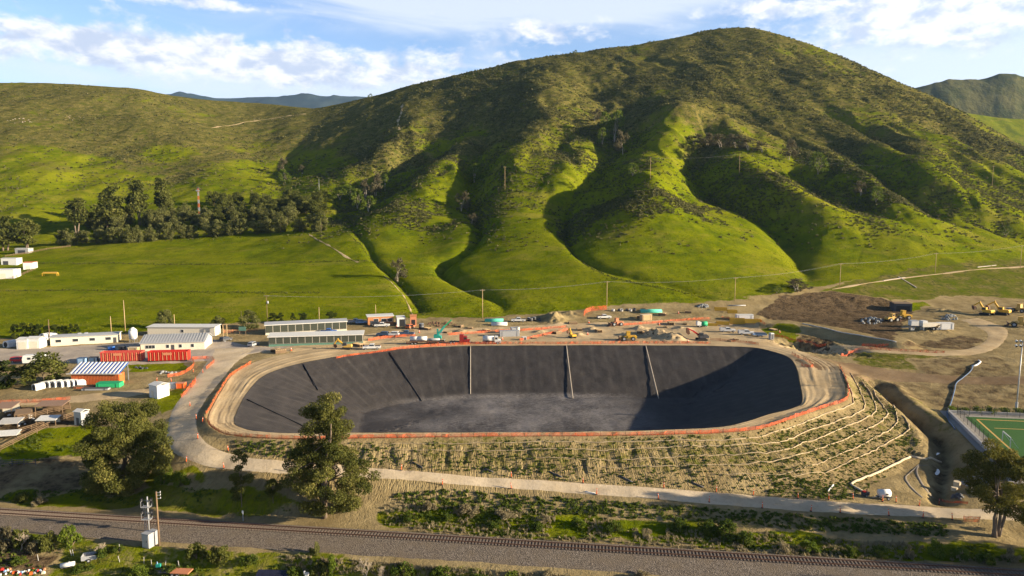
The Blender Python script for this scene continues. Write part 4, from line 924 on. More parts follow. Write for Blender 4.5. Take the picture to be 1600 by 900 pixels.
# ------------------------------------------------------------------ ground cover nobody could count
def cards(name, X, Y, S, leaf, per, seed, flat=.6, lift=.3, z=None, size_k=.55, up=0.0, thin=.6):
    """low tufts: a few leaf faces on each point"""
    rng = np.random.default_rng(seed); n = len(X); Z = height(X, Y) if z is None else z
    k = np.repeat(np.arange(n), per); m = len(k); d = rng.normal(size=(m, 3)); d[:, 2] = np.abs(d[:, 2]); d /= np.linalg.norm(d, axis=1)[:, None]
    c = np.stack([X[k], Y[k], Z[k]], 1) + d * S[k, None] * np.array([1, 1, flat]) * (.3 + .6 * rng.random(m))[:, None]; c[:, 2] += S[k] * lift * .3
    a = rng.normal(size=(m, 3)); a[:, 2] += up; a /= np.linalg.norm(a, axis=1)[:, None]; b = np.cross(a, d + .5 * rng.normal(size=(m, 3))); b /= np.linalg.norm(b, axis=1)[:, None] + 1e-9
    L = (S[k] * size_k * (.6 + .8 * rng.random(m)))[:, None]
    V = np.stack([c - a * L, c + b * L * thin, c + a * L, c - b * L * thin], 1).reshape(-1, 3); ct = rng.random(n)
    t = np.repeat(np.clip(.5 * ct[k] + .5 * rng.random(m), 0, 1), 4)
    return stuff(face_mesh(name, V, np.arange(4 * m).reshape(-1, 4), LEAF[leaf], attrs={'tone': t}))
def hill_scrub():
    rng = np.random.default_rng(77); n = int(420000 * SCRUB)
    Y = 330 * np.power(1150 / 330., rng.random(n)); X = (rng.random(n) * 2 - 1) * .86 * Y
    Z = h_at(X, Y); e = 8.0
    lap = h_at(X + e, Y) + h_at(X - e, Y) + h_at(X, Y + e) + h_at(X, Y - e) - 4 * Z
    sl = (h_at(X + e, Y) - h_at(X - e, Y)) / (2 * e)
    pn = fbm(X / 38, Y / 38, 4, 201) + .5 * fbm(X / 9, Y / 9, 2, 207)
    up = sstep(32, 95, Z); left = sstep(-120, -180, X)
    dens = up * (.24 + .45 * sstep(-.1, .35, pn)) + sstep(-.05, .25, pn) * .75 * sstep(28, 46, Z) * sstep(-170, -120, X) + np.clip(sl * 1.0, 0, .5) * sstep(22, 38, Z) + np.clip(lap * .22, 0, .6) * sstep(22, 34, Z)
    right = sstep(150, 260, X) * sstep(35, 60, Z); dens = dens + right * .3
    dens = dens * (1 - .6 * left)
    sel = rng.random(n) < dens * np.where(Z > 120, .50, .72) * (.30 + 1.1 * sstep(-.15, .22, fbm(X / 55, Y / 55, 3, 221))); X, Y, Z = X[sel], Y[sel], Z[sel]
    S = (.5 + 1.0 * rng.random(len(X)) ** 2.2) * np.where(Y > 700, 1.35, 1.0)
    cards('hillside_scrub', X, Y, S, 'scrub', 8, 5, flat=.75, z=Z)
    print('scrub', len(X))
hill_scrub()
def meadow():
    rng = np.random.default_rng(31); n = int(110000 * SCRUB); Y = 262 * np.power(600 / 262., rng.random(n)); X = (rng.random(n) * 2 - 1) * .84 * Y; Z = h_at(X, Y)
    e = np.array([low_xy(a, b) for a, b in FIELD_EDGE]); ok = (Y > np.interp(X / Y, e[:, 0] / e[:, 1], e[:, 1]) + 2) & (Z < 75) & (rng.random(n) < .25 + .9 * sstep(-.2, .3, fbm(X / 16, Y / 16, 4, 51)))
    X, Y, Z = X[ok], Y[ok], Z[ok]; cards('meadow_grass', X, Y, .22 + .3 * rng.random(len(X)) ** 2, 'grass', 4, 15, flat=.7, up=1.0, thin=.45, z=Z)
meadow()
def tufts():
    rng = np.random.default_rng(12)
    def region(pts, n):
        Pg = np.array([low_xy(a, b) for a, b in pts]); lo, hi = Pg.min(0), Pg.max(0); X = lo[0] + rng.random(n * 3) * (hi[0] - lo[0]); Y = lo[1] + rng.random(n * 3) * (hi[1] - lo[1])
        m = inside(X, Y, Pg); return X[m][:n], Y[m][:n]
    out = []
    # green tufts in bands on the embankment
    X, Y = region([(480, 692), (900, 687), (1130, 682), (1250, 658), (1330, 640), (1345, 590), (1400, 640), (1440, 690), (1330, 780), (1000, 758), (700, 738), (560, 726)], 26000)
    z = height(X, Y); band = .5 + .5 * np.cos(z * 2 * math.pi / 1.15); m = rng.random(len(X)) < (.16 + .55 * band * sstep(-.1, .3, fbm(X / 9, Y / 9, 3, 3)))
    X, Y, z = X[m], Y[m], z[m]; out.append((X, Y, .14 + .26 * rng.random(len(X)) ** 2))
    X, Y = region([(360, 690), (480, 694), (560, 726), (440, 716), (370, 706)], 900); m = rng.random(len(X)) < .25; out.append((X[m], Y[m], .25 + .25 * rng.random(m.sum())))
    X, Y = region([(700, 764), (1000, 786), (1300, 808), (1480, 820), (1480, 838), (1250, 828), (1000, 812), (650, 792), (600, 775)], 4000); m = rng.random(len(X)) < .30; out.append((X[m], Y[m], .25 + .3 * rng.random(m.sum())))
    X, Y = region([(1200, 740), (1320, 762), (1330, 782), (1200, 775)], 900); m = rng.random(len(X)) < .35; out.append((X[m], Y[m], .2 + .2 * rng.random(m.sum())))
    X, Y, S = (np.concatenate([o[i] for o in out]) for i in range(3))
    cards('embankment_weeds', X, Y, S, 'weed', 14, 3, up=1.0, thin=.4)
    out = []
    for pts, n, pr in (([(590, 800), (700, 790), (860, 803), (1080, 822), (1250, 838), (1600, 858), (1600, 880), (1250, 866), (1000, 850), (760, 838), (610, 824)], 9000, .6), ([(0, 772), (180, 760), (420, 778), (470, 800), (300, 796), (100, 780), (0, 784)], 2500, .5), ([(0, 832), (120, 842), (200, 856), (330, 868), (520, 868), (640, 884), (900, 906), (1000, 929), (0, 929)], 7500, .5), ([(0, 702), (55, 674), (140, 664), (190, 690), (150, 712), (100, 714), (0, 730)], 3000, .5)):
        X, Y = region(pts, n); m = rng.random(len(X)) < .6 * pr * sstep(-.15, .3, fbm(X / 6, Y / 6, 3, 31)); out.append((X[m], Y[m], .18 + .28 * rng.random(m.sum()) ** 2))
    X, Y, S = (np.concatenate([o[i] for o in out]) for i in range(3))
    cards('roadside_weeds', X, Y, S, 'weed', 14, 4, flat=.9, up=1.4, thin=.35)
    X, Y = region([(600, 780), (860, 800), (1250, 838), (1600, 858), (1600, 884), (1250, 872), (760, 842), (600, 826)], 3000); m = rng.random(len(X)) < .7 * sstep(-.25, .15, fbm(X / 5, Y / 5, 3, 77))
    X2, Y2 = region([(440, 868), (900, 902), (1200, 915), (1200, 929), (700, 905), (440, 890)], 2500); X = np.concatenate([X[m], X2[::2]]); Y = np.concatenate([Y[m], Y2[::2]])
    cards('dry_grass', X, Y, .18 + .26 * rng.random(len(X)), 'dry', 16, 6, flat=1.0, up=2.6, thin=.16, size_k=.8)
    X, Y = [], []
    for a, b in (([(50, 411), (200, 412), (400, 413), (600, 408)], 420), ([(0, 455), (160, 454), (340, 457), (500, 458)], 300), ([(545, 366), (605, 428), (645, 470), (665, 492)], 160), ([(885, 385), (930, 423), (985, 441), (1050, 453), (1100, 466)], 240)):
        q = smooth_poly(np.array([ground_xy(*p) for p in a]), False, b); X.append(q[:, 0] + rng.normal(size=b) * .5); Y.append(q[:, 1] + rng.normal(size=b) * .8)
    X = np.concatenate(X); Y = np.concatenate(Y); cards('tall_grass', X, Y, .3 + .4 * rng.random(len(X)), 'dark', 10, 8, flat=.9, up=1.5, thin=.35)
tufts()
# ------------------------------------------------------------------ far hills
def far_hills():
    def sheet(name, knots, y_front, depth, amp, seed, mat, attrs):
        px = np.array([k[0] for k in knots]); py = np.array([k[1] for k in knots]); nu, nv = 260, 70
        x_ = np.linspace(px[0], px[-1], nu); crest = zat(x_, np.interp(x_, px, py), y_front + depth); u = (x_ - 800) / FPX / CP
        t = np.linspace(-.0, 1.45, nv)[:, None]; Yg = (y_front + depth * t) * np.ones((1, nu)); Xg = u[None] * Yg
        prof = np.where(t <= 1, t * t * (3 - 2 * t) * .6 + t * .4, 1 - (t - 1) * 1.2)
        z0 = -60.0; fd = np.clip(1 - np.abs(t - 1), 0, 1) * 0 + np.where(t < .97, 1, .25)
        Z = z0 + (crest[None] - z0) * prof + amp * fbm(Xg / (depth * .35), Yg / (depth * .5), 5, seed) * fd * np.clip(t * 4, 0, 1)
        g, d, s = attrs; o = np.ones(Xg.shape)
        return structure(grid_mesh(name, Xg, Yg, Z, mat, {'grass': o * g, 'dry': o * d, 'soil': o * s}))
    m = NT('brushy far hill', .95, .05); f = m.noise(.012, 6, .65); c = m.mix(m.ramp(f, .38, .6), (.038, .046, .012), (.085, .080, .026)); m.color(c); m.bump(m.noise(.05, 4, .7), .8, 8)
    sheet('hills', [(1250, 175), (1330, 160), (1405, 138), (1440, 130), (1480, 127), (1505, 124), (1540, 118), (1562, 119), (1600, 132), (1660, 150), (1760, 140), (1900, 170)], 1750, 520, 30, 5, m.m, (1, .9, .2))
    sheet('hills', [(1380, 230), (1440, 196), (1490, 176), (1540, 183), (1600, 186), (1700, 200), (1900, 215)], 1350, 260, 8, 8, M_LAND, (1, .15, 0))
    m = NT('wooded ridge', .95, .05); f = m.noise(.0022, 6, .65); m.color(m.mix(m.ramp(f, .4, .62), (.010, .020, .024), (.026, .038, .038)))  # dark forest, with the blue of distant haze put into its colour
    sheet('hills', [(-400, 160), (100, 150), (250, 146), (300, 147), (350, 151), (400, 150), (470, 152), (520, 150), (575, 149), (640, 154), (800, 170), (1000, 175)], 6600, 1900, 130, 12, m.m, (1, .5, 0))
far_hills()

# ------------------------------------------------------------------ railway
def railway():
    L = np.linalg.norm(RAIL_B - RAIL_A); d = Vector((*_rd, 0)); nrm = Vector((*_rn, 0)); s0 = -55.0; s1 = L + 70
    o = Vector((*RAIL_A, RZ)); n = 300; s = np.linspace(s0, s1, n); off = np.array([-8.2, -5.4, -3.6, -1.55, -.72, 0, .72, 1.55, 2.6, 3.4]); zz = np.array([-.62, -.36, -.28, -.03, 0, 0, 0, -.03, -.45, -.75]) - .10
    bx = RAIL_A[0] + s[:, None] * _rd[0] + off[None] * _rn[0]; by = RAIL_A[1] + s[:, None] * _rd[1] + off[None] * _rn[1]
    w = .5 * fbm(bx / 5, by / 5, 3, 4) * (np.abs(off) > 3)[None]; bx = bx + w * _rn[0]; by = by + w * _rn[1]
    m = NT('grey ballast', .95, .1); v = m.voro(7.0); c = m.mix(m.ramp(m.voro(7.0, out='Color'), .2, .8), (.078, .063, .050), (.205, .170, .136)); c = m.mix(m.ramp(m.noise(.35, 4), .42, .68, 0, .7), c, (.15, .118, .085)); m.color(c); m.bump(v, 1.0, .12)
    structure(grid_mesh('railway_ballast', bx, by, RZ + zz[None] + 0 * bx + .03 * fbm(bx * 2, by * 2, 2, 6), m.m, smooth=False))
    t = thing('railway_track', 'single rusty railway track on wooden sleepers running across the whole foreground', 'railway track', o, math.atan2(_rd[1], _rd[0]))
    for q in (.7, -.7):
        mb = MB(); mb.box((s0 / 2 + s1 / 2, q, .12), (s1 - s0, .07, .05)); mb.box((s0 / 2 + s1 / 2, q, .05), (s1 - s0, .03, .1)); mb.box((s0 / 2 + s1 / 2, q, 0), (s1 - s0, .15, .03)); mb.build('rail', P['rust'], t)
    me = MB().box((0, 0, -.07), (.23, 2.5, .14)).build('sleeper', P['tie'], t); rest = MB(); k = 0; sp = .56; N = int((s1 - s0) / sp); right0 = (L - 2) - 99 * sp; me.location.x = right0; r = random.Random(4)
    for i in range(1, 100): c = me.copy(); link(c); c.parent = t; c.location.x = right0 + i * sp; c.rotation_euler.z = r.uniform(-.02, .02)
    x = right0 - sp
    while x > s0: rest.box((x, 0, -.07), (.23, 2.5, .14), rz=r.uniform(-.02, .02)); x -= sp
    x = right0 + 100 * sp
    while x < s1: rest.box((x, 0, -.07), (.23, 2.5, .14)); x += sp
    stuff(rest.build('sleeper', P['tie'], t))
railway()

# ------------------------------------------------------------------ orange fences, straw wattles, posts
def mat_net():
    n = NT('orange safety net', .6, .2); n.color((.56, .10, .030)); tr = n.N.new('ShaderNodeBsdfTransparent'); mx = n.N.new('ShaderNodeMixShader')
    n.L.new(n.ramp(n.noise(.5, 4), .35, .65, .32, .72), mx.inputs[0]); n.L.new(n.b.outputs[0], mx.inputs[1]); n.L.new(tr.outputs[0], mx.inputs[2]); n.L.new(mx.outputs[0], n.N['Material Output'].inputs[0]); return n.m
M_NET = mat_net()
def safety_fence(line, label, h=1.25, step=2.6, lean=.12, seed=0, closed=False):
    Q_ = np.asarray(line, float)[:, :2]; L = np.linalg.norm(np.diff(Q_, axis=0), axis=1).sum(); n = max(3, int(L / 1.0)); q = smooth_poly(Q_, False, n); r = np.random.default_rng(seed); z = height(q[:, 0], q[:, 1])
    o = thing('safety_fence', label, 'safety fence', (q[0, 0], q[0, 1], z[0]), 0, None); b = Vector((q[0, 0], q[0, 1], z[0])); mb = MB(); V = []; sag = .14 * np.abs(np.sin(np.arange(n) / step * math.pi)) + .10 * r.random(n)
    for i in range(n): V += [Vector((q[i, 0], q[i, 1], z[i] + .06)) - b, Vector((q[i, 0] + lean * r.normal(), q[i, 1] + lean * r.normal(), z[i] + h - sag[i])) - b]
    mb.add(V, [(2 * i, 2 * i + 2, 2 * i + 3, 2 * i + 1) for i in range(n - 1)]); mb.build('net', M_NET, o)
    m = max(2, min(100, int(L / step))); pp = resample(q, False, m); pz = height(pp[:, 0], pp[:, 1]); pr = MB().cyl((0, 0, -.2), (0, 0, h + .12), .035, n=5).build('post', P['rust'], o)
    for i in range(m):
        c = pr if i == 0 else link(pr.copy()); c.parent = o; c.location = Vector((pp[i, 0], pp[i, 1], pz[i])) - b; c.rotation_euler = (r.normal() * .05, r.normal() * .05, 0)
    return o
def pxl(pts): return np.array([ground_xy(a, b) for a, b in pts])
P['tube_tan'] = plain('tube tan', (.33, .28, .22)); P['straw_net'] = plain('straw netting', (.38, .295, .18), rough=.95, var=.35, scale=1.2)
def fences():
    fr = [(392,568),(362,588),(345,612),(331,637),(322,655),(328,669),(350,681),(400,687),(480,689),(600,687),(760,685),(900,684),(1040,682),(1130,679),(1190,672),(1250,652),(1300,636),(1322,627),(1326,614),(1320,592),(1311,572)]
    for a, b, lab in ((0, 5, 'orange net fence along the left rim of the reservoir beside the dirt road'), (5, 13, 'long orange net fence along the front rim of the reservoir'), (13, 20, 'bright orange net fence round the right front corner of the reservoir')):
        safety_fence(world_line(fr[a:b + 1]), lab, 1.0, seed=a)
    for i, (pts, lab) in enumerate((([(525,562),(560,556),(620,547),(690,541),(735,539)], 'orange net fence along the back rim left of the red truck'), ([(735,538),(800,538),(880,538),(960,537),(1040,537),(1110,538)], 'orange net fence along the middle of the back rim'), ([(635,538),(670,537),(735,536)], 'short orange net fence behind the pipe trailer'), ([(575,533),(600,529),(650,526)], 'orange net fence around the parked cars'), ([(700,524),(745,521),(800,518),(885,512)], 'faded orange net fence crossing the yard behind the trucks'), ([(812,533),(840,527),(888,516)], 'orange net fence slanting up to the yellow excavator'), ([(955,510),(1000,507),(1060,502),(1110,499)], 'orange net fence in the middle of the yard'), ([(1110,532),(1170,537),(1185,540)], 'orange net fence right of the red excavator'),
        ([(1209,526),(1250,534),(1290,540)], 'orange net fence along the hollow beside the portable toilet'), ([(1346,541),(1388,540)], 'short orange net fence at the end of the white drain line'), ([(1314,557),(1335,549),(1370,547),(1420,550),(1476,552)], 'orange net fence along the lower edge of the site road'), ([(1237,554),(1248,560),(1262,566),(1270,575),(1252,572)], 'crumpled bright orange net fence round the outlet pit'), ([(299,607),(305,599),(306,592)], 'short bright orange net fence left of the dirt road'), ([(283,622),(290,615),(304,598)], 'orange net fence between the grass and the dirt road'), ([(300,562),(330,561),(334,567),(322,578)], 'orange net fence hooking round the grass by the red bins'), ([(300,563),(302,573),(285,585),(262,590)], 'orange net fence below the right red bin'), ([(1275,486),(1260,484)], ''), ([(912,495),(920,487),(948,484)], 'tall orange net fence behind the white pickup'), ([(1128,498),(1140,499),(1195,507)], 'orange net fence by the yellow trench boxes'), ([(1470,783),(1490,786),(1512,788)], 'fallen orange net fence beside the right tree'), ([(1505,815),(1530,816)], 'short orange net fence at the lower road edge by the right tree'), ([(0,631),(60,629),(110,625)], 'thin orange net fence along the path above the animal pens'))):
        if lab: safety_fence(pxl(pts), lab, 2.2 if 'tall' in lab else 1.15 if 'fallen' not in lab else .6, seed=40 + i)
fences()
def tube_thing(name, label, cat, line, r, mat, group=None, dz=None, wob=.0, n=None, seed=1):
    q = np.asarray(line, float)[:, :2]; L = np.linalg.norm(np.diff(q, axis=0), axis=1).sum(); n = n or max(4, int(L / 1.2)); q = smooth_poly(q, False, n); z = height(q[:, 0], q[:, 1]); rg = np.random.default_rng(seed)
    rr = r if r else [.16 - .10 * max(0, i / n - .35) / .65 for i in range(n)]; r = r or .12
    z = z + (r * .6 if dz is None else dz); b = Vector((q[0, 0], q[0, 1], z[0])); k = rg.normal(size=(n, 2)) * wob
    o = MB().tube([Vector((q[i, 0] + k[i, 0], q[i, 1] + k[i, 1], z[i])) - b for i in range(n)], rr, 6).build(name, mat, None, True); o.location = b; return tag(o, label, cat, group)
def wattles():
    g = 'straw wattles round the embankment'
    for i, (pts, lab) in enumerate((([(1314,577),(1325,600),(1333,625),(1325,634),(1270,655),(1215,673),(1160,686),(1000,690),(800,692),(600,694)], 'topmost straw wattle, just below the orange fence'), ([(1328,583),(1345,615),(1351,635),(1340,645),(1290,665),(1260,674),(1200,693),(1000,701),(800,704),(600,705)], 'second straw wattle from the top'), ([(1347,597),(1362,620),(1369,640),(1355,652),(1305,674),(1260,690),(1200,709),(1000,716),(820,717)], 'third straw wattle from the top'), ([(1364,610),(1380,635),(1387,647),(1375,660),(1345,675),(1290,697),(1200,722),(1000,729),(930,728)], 'fourth straw wattle from the top'),
        ([(1385,622),(1400,645),(1401,660),(1385,675),(1310,711),(1245,735),(1190,741),(1110,741)], 'fifth straw wattle from the top'), ([(1410,650),(1420,665),(1417,674),(1390,690),(1320,725),(1280,738),(1200,752)], 'sixth straw wattle from the top'))):
        tube_thing('straw_wattle', lab + ' on the embankment', 'straw wattle', pxl(pts), None, P['straw_net'], g, wob=.09, seed=i)
    tube_thing('straw_wattle', 'lowest straw wattle, bent near the white tank trailer', 'straw wattle', pxl([(1422,715),(1370,740),(1331,756),(1336,762),(1348,769)]), .26, P['straw'], g, wob=.06)
    tube_thing('straw_wattle', 'thick straw wattle lying across the muddy ditch', 'straw wattle', pxl([(1423,714),(1445,718),(1470,724)]), .32, P['straw'], g, wob=.05)
    tube_thing('straw_wattle', 'pale wattle line up the dark road embankment behind the reservoir', 'straw wattle', pxl([(1254,506),(1300,516),(1350,526),(1400,535)]), .22, P['concrete'])
    tube_thing('drain_hose', 'long black hose winding down from the bank to the sports pitch', 'hose', pxl([(1520,572),(1517,580),(1506,590),(1494,600),(1491,612),(1486,630),(1480,645),(1483,660),(1492,672)]), .17, P['navy'], dz=.25)
    tube_thing('drain_pipe', 'curved white drain pipe at the upper end of the black hose', 'pipe', pxl([(1519,573),(1526,571),(1532,566),(1529,564)]), .28, P['white'])
    for i, (a, b, lab) in enumerate((((645, 723), (660, 731), 'dark drain pipe on the bank above the road, leftmost'), ((757, 733), (770, 738), 'dark drain pipe on the bank above the road, second from left'), ((858, 737), (878, 746), 'dark drain pipe on the bank above the road, third from left'), ((968, 744), (988, 754), 'dark drain pipe on the bank above the road, fourth from left'), ((1078, 753), (1099, 762), 'dark drain pipe on the bank above the road, rightmost'), ((1302, 758), (1293, 769), 'silver drain pipe sticking up near the road beside the white tank trailer'), ((914, 769), (930, 772), 'white drain pipe at the lower road edge'))):
        tube_thing('drain_pipe', lab, 'pipe', pxl([a, ((a[0] + b[0]) / 2, (a[1] + b[1]) / 2), b]), .16, P['white'] if 'white' in lab else P['silver'] if 'silver' in lab else P['dark_grey'], n=4)
    # ballast tubes on the liner
    g = 'weighted tubes down the liner'
    for i, (a, b, lab) in enumerate((((735, 542), (735, 616), 'weight tube down the back slope of the liner, straight upright one left of the middle'), ((885, 541), (895, 623), 'weight tube down the middle of the back slope of the liner'), ((1009, 541), (1029, 623), 'weight tube on the back slope just left of the big shadow'), ((609, 551), (659, 627), 'slanting weight tube on the left part of the back slope'), ((474, 570), (497, 610), 'short slanting weight tube near the left end of the liner'), ((386, 625), (478, 668), 'weight tube down the left end slope of the liner'))):
        def on_liner(px, py):
            a_, b_ = ray(px, py); Y = np.linspace(110, 235, 2500); zz = np.maximum(np.minimum(sdf(a_ * Y, Y, RIM) / B_SLOPE, 0), -B_DEPTH); k = np.where(CAMZ + b_ * Y - zz < 0)[0]
            k = k[-1] if False else k[0]; return Vector((a_ * Y[k], Y[k], zz[k]))
        def far_hit(px, py):
            a_, b_ = ray(px, py); Y = np.linspace(262, 128, 3600); X = a_ * Y; dd = sdf(X, Y, RIM); zz = np.maximum(np.minimum(dd / B_SLOPE, 0), -B_DEPTH); k = np.where((CAMZ + b_ * Y - zz > 0) & (dd < .5))[0][0]; return Vector((a_ * Y[k], Y[k], zz[k]))
        p, q = far_hit(*a), far_hit(*b); pts = [p.lerp(q, t) + Vector((0, 0, .16)) for t in np.linspace(0, 1, 12)]
        o = MB().tube([v - p for v in pts], .17 if i < 3 else .16, 7).build('weight_tube', P['tube_tan'] if i < 3 else P['black'], None, True); o.location = p; tag(o, lab, 'weight tube', g)
wattles()
def delineators():
    S = [(291,722),(350,732),(309,686),(357,705),(627,735),(691,758),(799,746),(799,764),(911,755),(932,773),(1037,763),(1029,780),(1119,769),(1108,785),(1177,774),(1191,794),(1247,779),(1267,799),(1295,781),(1313,801),(1333,780),(1379,784),(1389,806),(1400,785),(1436,791),(1442,809),(1488,812),(1467,789),(307,655),(316,660),(297,635),(453,738),(245,596),(268,597),(317,583),(302,582)]
    base = None
    for i, (x, y) in enumerate(S):
        p = put(x, y, .08); s = 'lower' if i in (1, 5, 7, 9, 11, 13, 15, 17, 19, 22, 25, 26) else 'upper'
        lab = f'orange marker post on the {s} edge of the front dirt road' if x > 400 else 'orange marker post beside the bend of the dirt road' if y > 600 else 'orange marker post along the track below the red bins'
        if base is None:
            base = thing('marker_post', lab, 'marker post', p); MB().cyl((0, 0, 0), (0, 0, 1.15), .085, .07, 8).build('post', P['orange'], base); MB().cyl((0, 0, -.05), (0, 0, .07), .22, .18, 8).build('base', P['black'], base); MB().cyl((0, 0, .82), (0, 0, .95), .085, n=8).build('reflective_band', P['white'], base); o = base
        else: o = dup(base, p)
        o['label'] = lab; o['group'] = 'orange marker posts' if False else lab.replace('post', 'posts'); o.rotation_euler = (random.uniform(-.12, .12), random.uniform(-.15, .15), random.random() * 6)
delineators()

# ------------------------------------------------------------------ buildings
def frame(pL, pR):
    a = Vector((*ground_xy(*pL), 0)); b = Vector((*ground_xy(*pR), 0)); w = (b - a).length; m = (a + b) / 2; m.z = min(float(h_at(a.x, a.y)), float(h_at(b.x, b.y)), float(h_at(m.x, m.y))); return m, w, math.atan2(b.y - a.y, b.x - a.x)
def office(pL, pR, depth, h, label, wall='cream', roof='grey_roof', wins=(), doors=(), rise=.5, name='site_office', ww=1.7, wh=1.0, trim=None, fall=1):
    m, w, rz = frame(pL, pR); t = thing(name, label, 'building', m, rz); MB().box((0, depth / 2, h / 2 - .2), (w, depth, h + .4)).build('wall', P[wall], t)
    mb = MB(); e = .35; z0, z1 = h + .04, h + .04 + rise
    prof = [(-e, z0), (depth / 2, z1), (depth + e, z0), (depth + e, z0 + .18), (depth / 2, z1 + .18), (-e, z0 + .18)] if fall == 1 else [(-e, z0), (depth + e, z1), (depth + e, z1 + .18), (-e, z0 + .18)]
    n = len(prof); V = [(-w / 2 - e, y, z) for y, z in prof] + [(w / 2 + e, y, z) for y, z in prof]; mb.add(V, [tuple(range(n)), tuple(range(2 * n - 1, n - 1, -1))] + [(k, (k + 1) % n, n + (k + 1) % n, n + k) for k in range(n)])
    if fall == 1:
        for sx in (-1, 1): mb.add([(sx * w / 2, 0, h), (sx * w / 2, depth, h), (sx * w / 2, depth / 2, z1)], [(0, 1, 2)])
    rf = mb.build('roof', P[roof], t); 
    for k in range(int(w / 1.2)): pass
    for fx in wins:
        f = MB().box((fx * w, -.03, h * .58), (ww + .2, .06, wh + .2)).build('window', P['white'], t); MB().box((fx * w, -.075, h * .58), (ww, .03, wh)).build('pane', P['glass'], f)
    for fx in doors:
        d = MB().box((fx * w, -.04, 1.02), (1.0, .08, 2.05)).build('door', P['dark_grey'], t); MB().box((fx * w + .35, -.1, 1.0), (.06, .05, .14)).build('handle', P['steel'], d)
    return t, w
def buildings():
    t, w = office((79, 541), (184, 535), 6, 3.0, 'long cream site office with four windows, left of the white silo', wins=(-.38, -.13, .12, .36), doors=(.46,), rise=.35)
    for x in (-.1, .0): MB().box((x * w, 3, 3.65), (1.0, .8, .5)).build('roof_vent', P['galv'], t)
    office((231, 525), (336, 525), 5, 3.4, 'longest rear cream office with flat pale roof edge below the rounded tree', roof='pale_roof', wins=(.02,), rise=.3, fall=0, ww=.9)
    t, w = office((220, 549), (320, 546), 11, 2.7, 'cream office with wide grey ribbed roof behind the right red bin', wins=(-.40, -.35, -.30, -.08, .12, .31), doors=(0,), rise=2.1, ww=.9, wh=1.1)
    for k in range(22): 
        x = -w / 2 + (k + .5) * w / 22; r = MB().add([(x - .05, -.3, 2.95), (x + .05, -.3, 2.95), (x + .05, 5.4, 5.08), (x - .05, 5.4, 5.08), (x - .05, -.3, 3.06), (x + .05, -.3, 3.06), (x + .05, 5.4, 5.18), (x - .05, 5.4, 5.18)], [(0, 1, 2, 3), (4, 5, 6, 7), (0, 1, 5, 4), (1, 2, 6, 5), (2, 3, 7, 6), (3, 0, 4, 7)]).build('roof_seam', P['galv'], t)
    # long glazed barns
    for pL, pR, dp, h, nb, lab, rf in (((415, 524), (542, 517), 4, 3.9, 11, 'rear long dark glazed shed with pale base, touching the blue pickup', 'grey_roof'), ((420, 542), (567, 536), 5, 3.5, 13, 'front long dark glazed shed with green trim along the dirt yard', 'pale_roof')):
        m, w, rz = frame(pL, pR); t = thing('glazed_shed', lab, 'building', m, rz)
        MB().box((0, dp / 2, .35), (w, dp, 1.0)).build('base_wall', P['cream' if 'rear' in lab else 'green_trim'], t)
        MB().box((0, dp / 2 + .1, h / 2 + .35), (w - .3, dp - .3, h - .7)).build('body', P['dark_grey'], t)
        for k in range(nb):
            x = -w / 2 + (k + .5) * w / nb; f = MB().box((x, .06, h / 2 + .45), (w / nb - .05, .12, h - 1.1)).build('window', P['cream'], t); MB().box((x, -.02, h / 2 + .45), (w / nb - .26, .06, h - 1.25)).build('pane', P['olive_glass'], f)
        mb = MB(); prof = [(-.4, h), (dp + .4, h + .55), (dp + .4, h + .75), (-.4, h + .22)]; V = [(-w / 2 - .4, y, z) for y, z in prof] + [(w / 2 + .4, y, z) for y, z in prof]
        mb.add(V, [(0, 1, 2, 3), (7, 6, 5, 4), (0, 1, 5, 4), (1, 2, 6, 5), (2, 3, 7, 6), (3, 0, 4, 7)]).build('roof', P[rf], t)
        MB().box((0, -.46, h + .1), (w + .8, .1, .3)).build('gutter', P['pale_roof'], t)
    # orange brick pavilion
    t, w = office((575, 509), (615, 507), 5, 3.6, 'orange brown timber pavilion with dark openings at the field edge', wall='brick', roof='pale_roof', rise=.25, fall=0, wins=(-.18, .12, .36), doors=(-.36,), ww=1.9, wh=1.3)
    # storage sheds
    def shed(px, py, w, d, h, label, wall, roof, rz=0, name='shed', rise=.5, opening=None, ln=''):
        t = thing(name, label, 'shed', put(px, py), rz); MB().box((0, d / 2, h / 2 - .15), (w, d, h + .3)).build('wall', P[wall], t)
        mb = MB(); prof = [(-.15, h + .03), (d / 2, h + rise), (d + .15, h + .03), (d + .15, h + .16), (d / 2, h + rise + .13), (-.15, h + .16)]; V = [(-w / 2 - .15, y, z) for y, z in prof] + [(w / 2 + .15, y, z) for y, z in prof]; n = 6
        mb.add(V, [tuple(range(n)), tuple(range(2 * n - 1, n - 1, -1))] + [(k, (k + 1) % n, n + (k + 1) % n, n + k) for k in range(n)]); mb.build('roof', P[roof], t)
        if opening: MB().box((opening[0] * w, -.03, opening[2] / 2), (opening[1], .06, opening[2])).build('door', P[opening[3]], t)  # on sheds that stand open, a dark slab painting the unlit inside
        return t
    shed(35, 546, 3.6, 5, 3.4, 'white shed left of the pair beside the long cream office', 'white', 'pale_roof', .12, opening=(0, 2.6, 2.6, 'cream')); shed(52, 545, 4.2, 5, 3.5, 'white shed touching the long cream office', 'white', 'pale_roof', .12, opening=(0, 3, 2.6, 'cream'))
    shed(240, 622, 3.4, 3.4, 3.3, 'small white shed behind the broad eucalyptus', 'white', 'pale_roof', -.5, opening=(-.1, .9, 2.0, 'cream')); shed(122, 665, 2.2, 2.2, 3.2, 'tall narrow pale shed left of the broad eucalyptus', 'galv', 'pale_roof', -.3, opening=(0, .8, 1.9, 'dark_grey'))
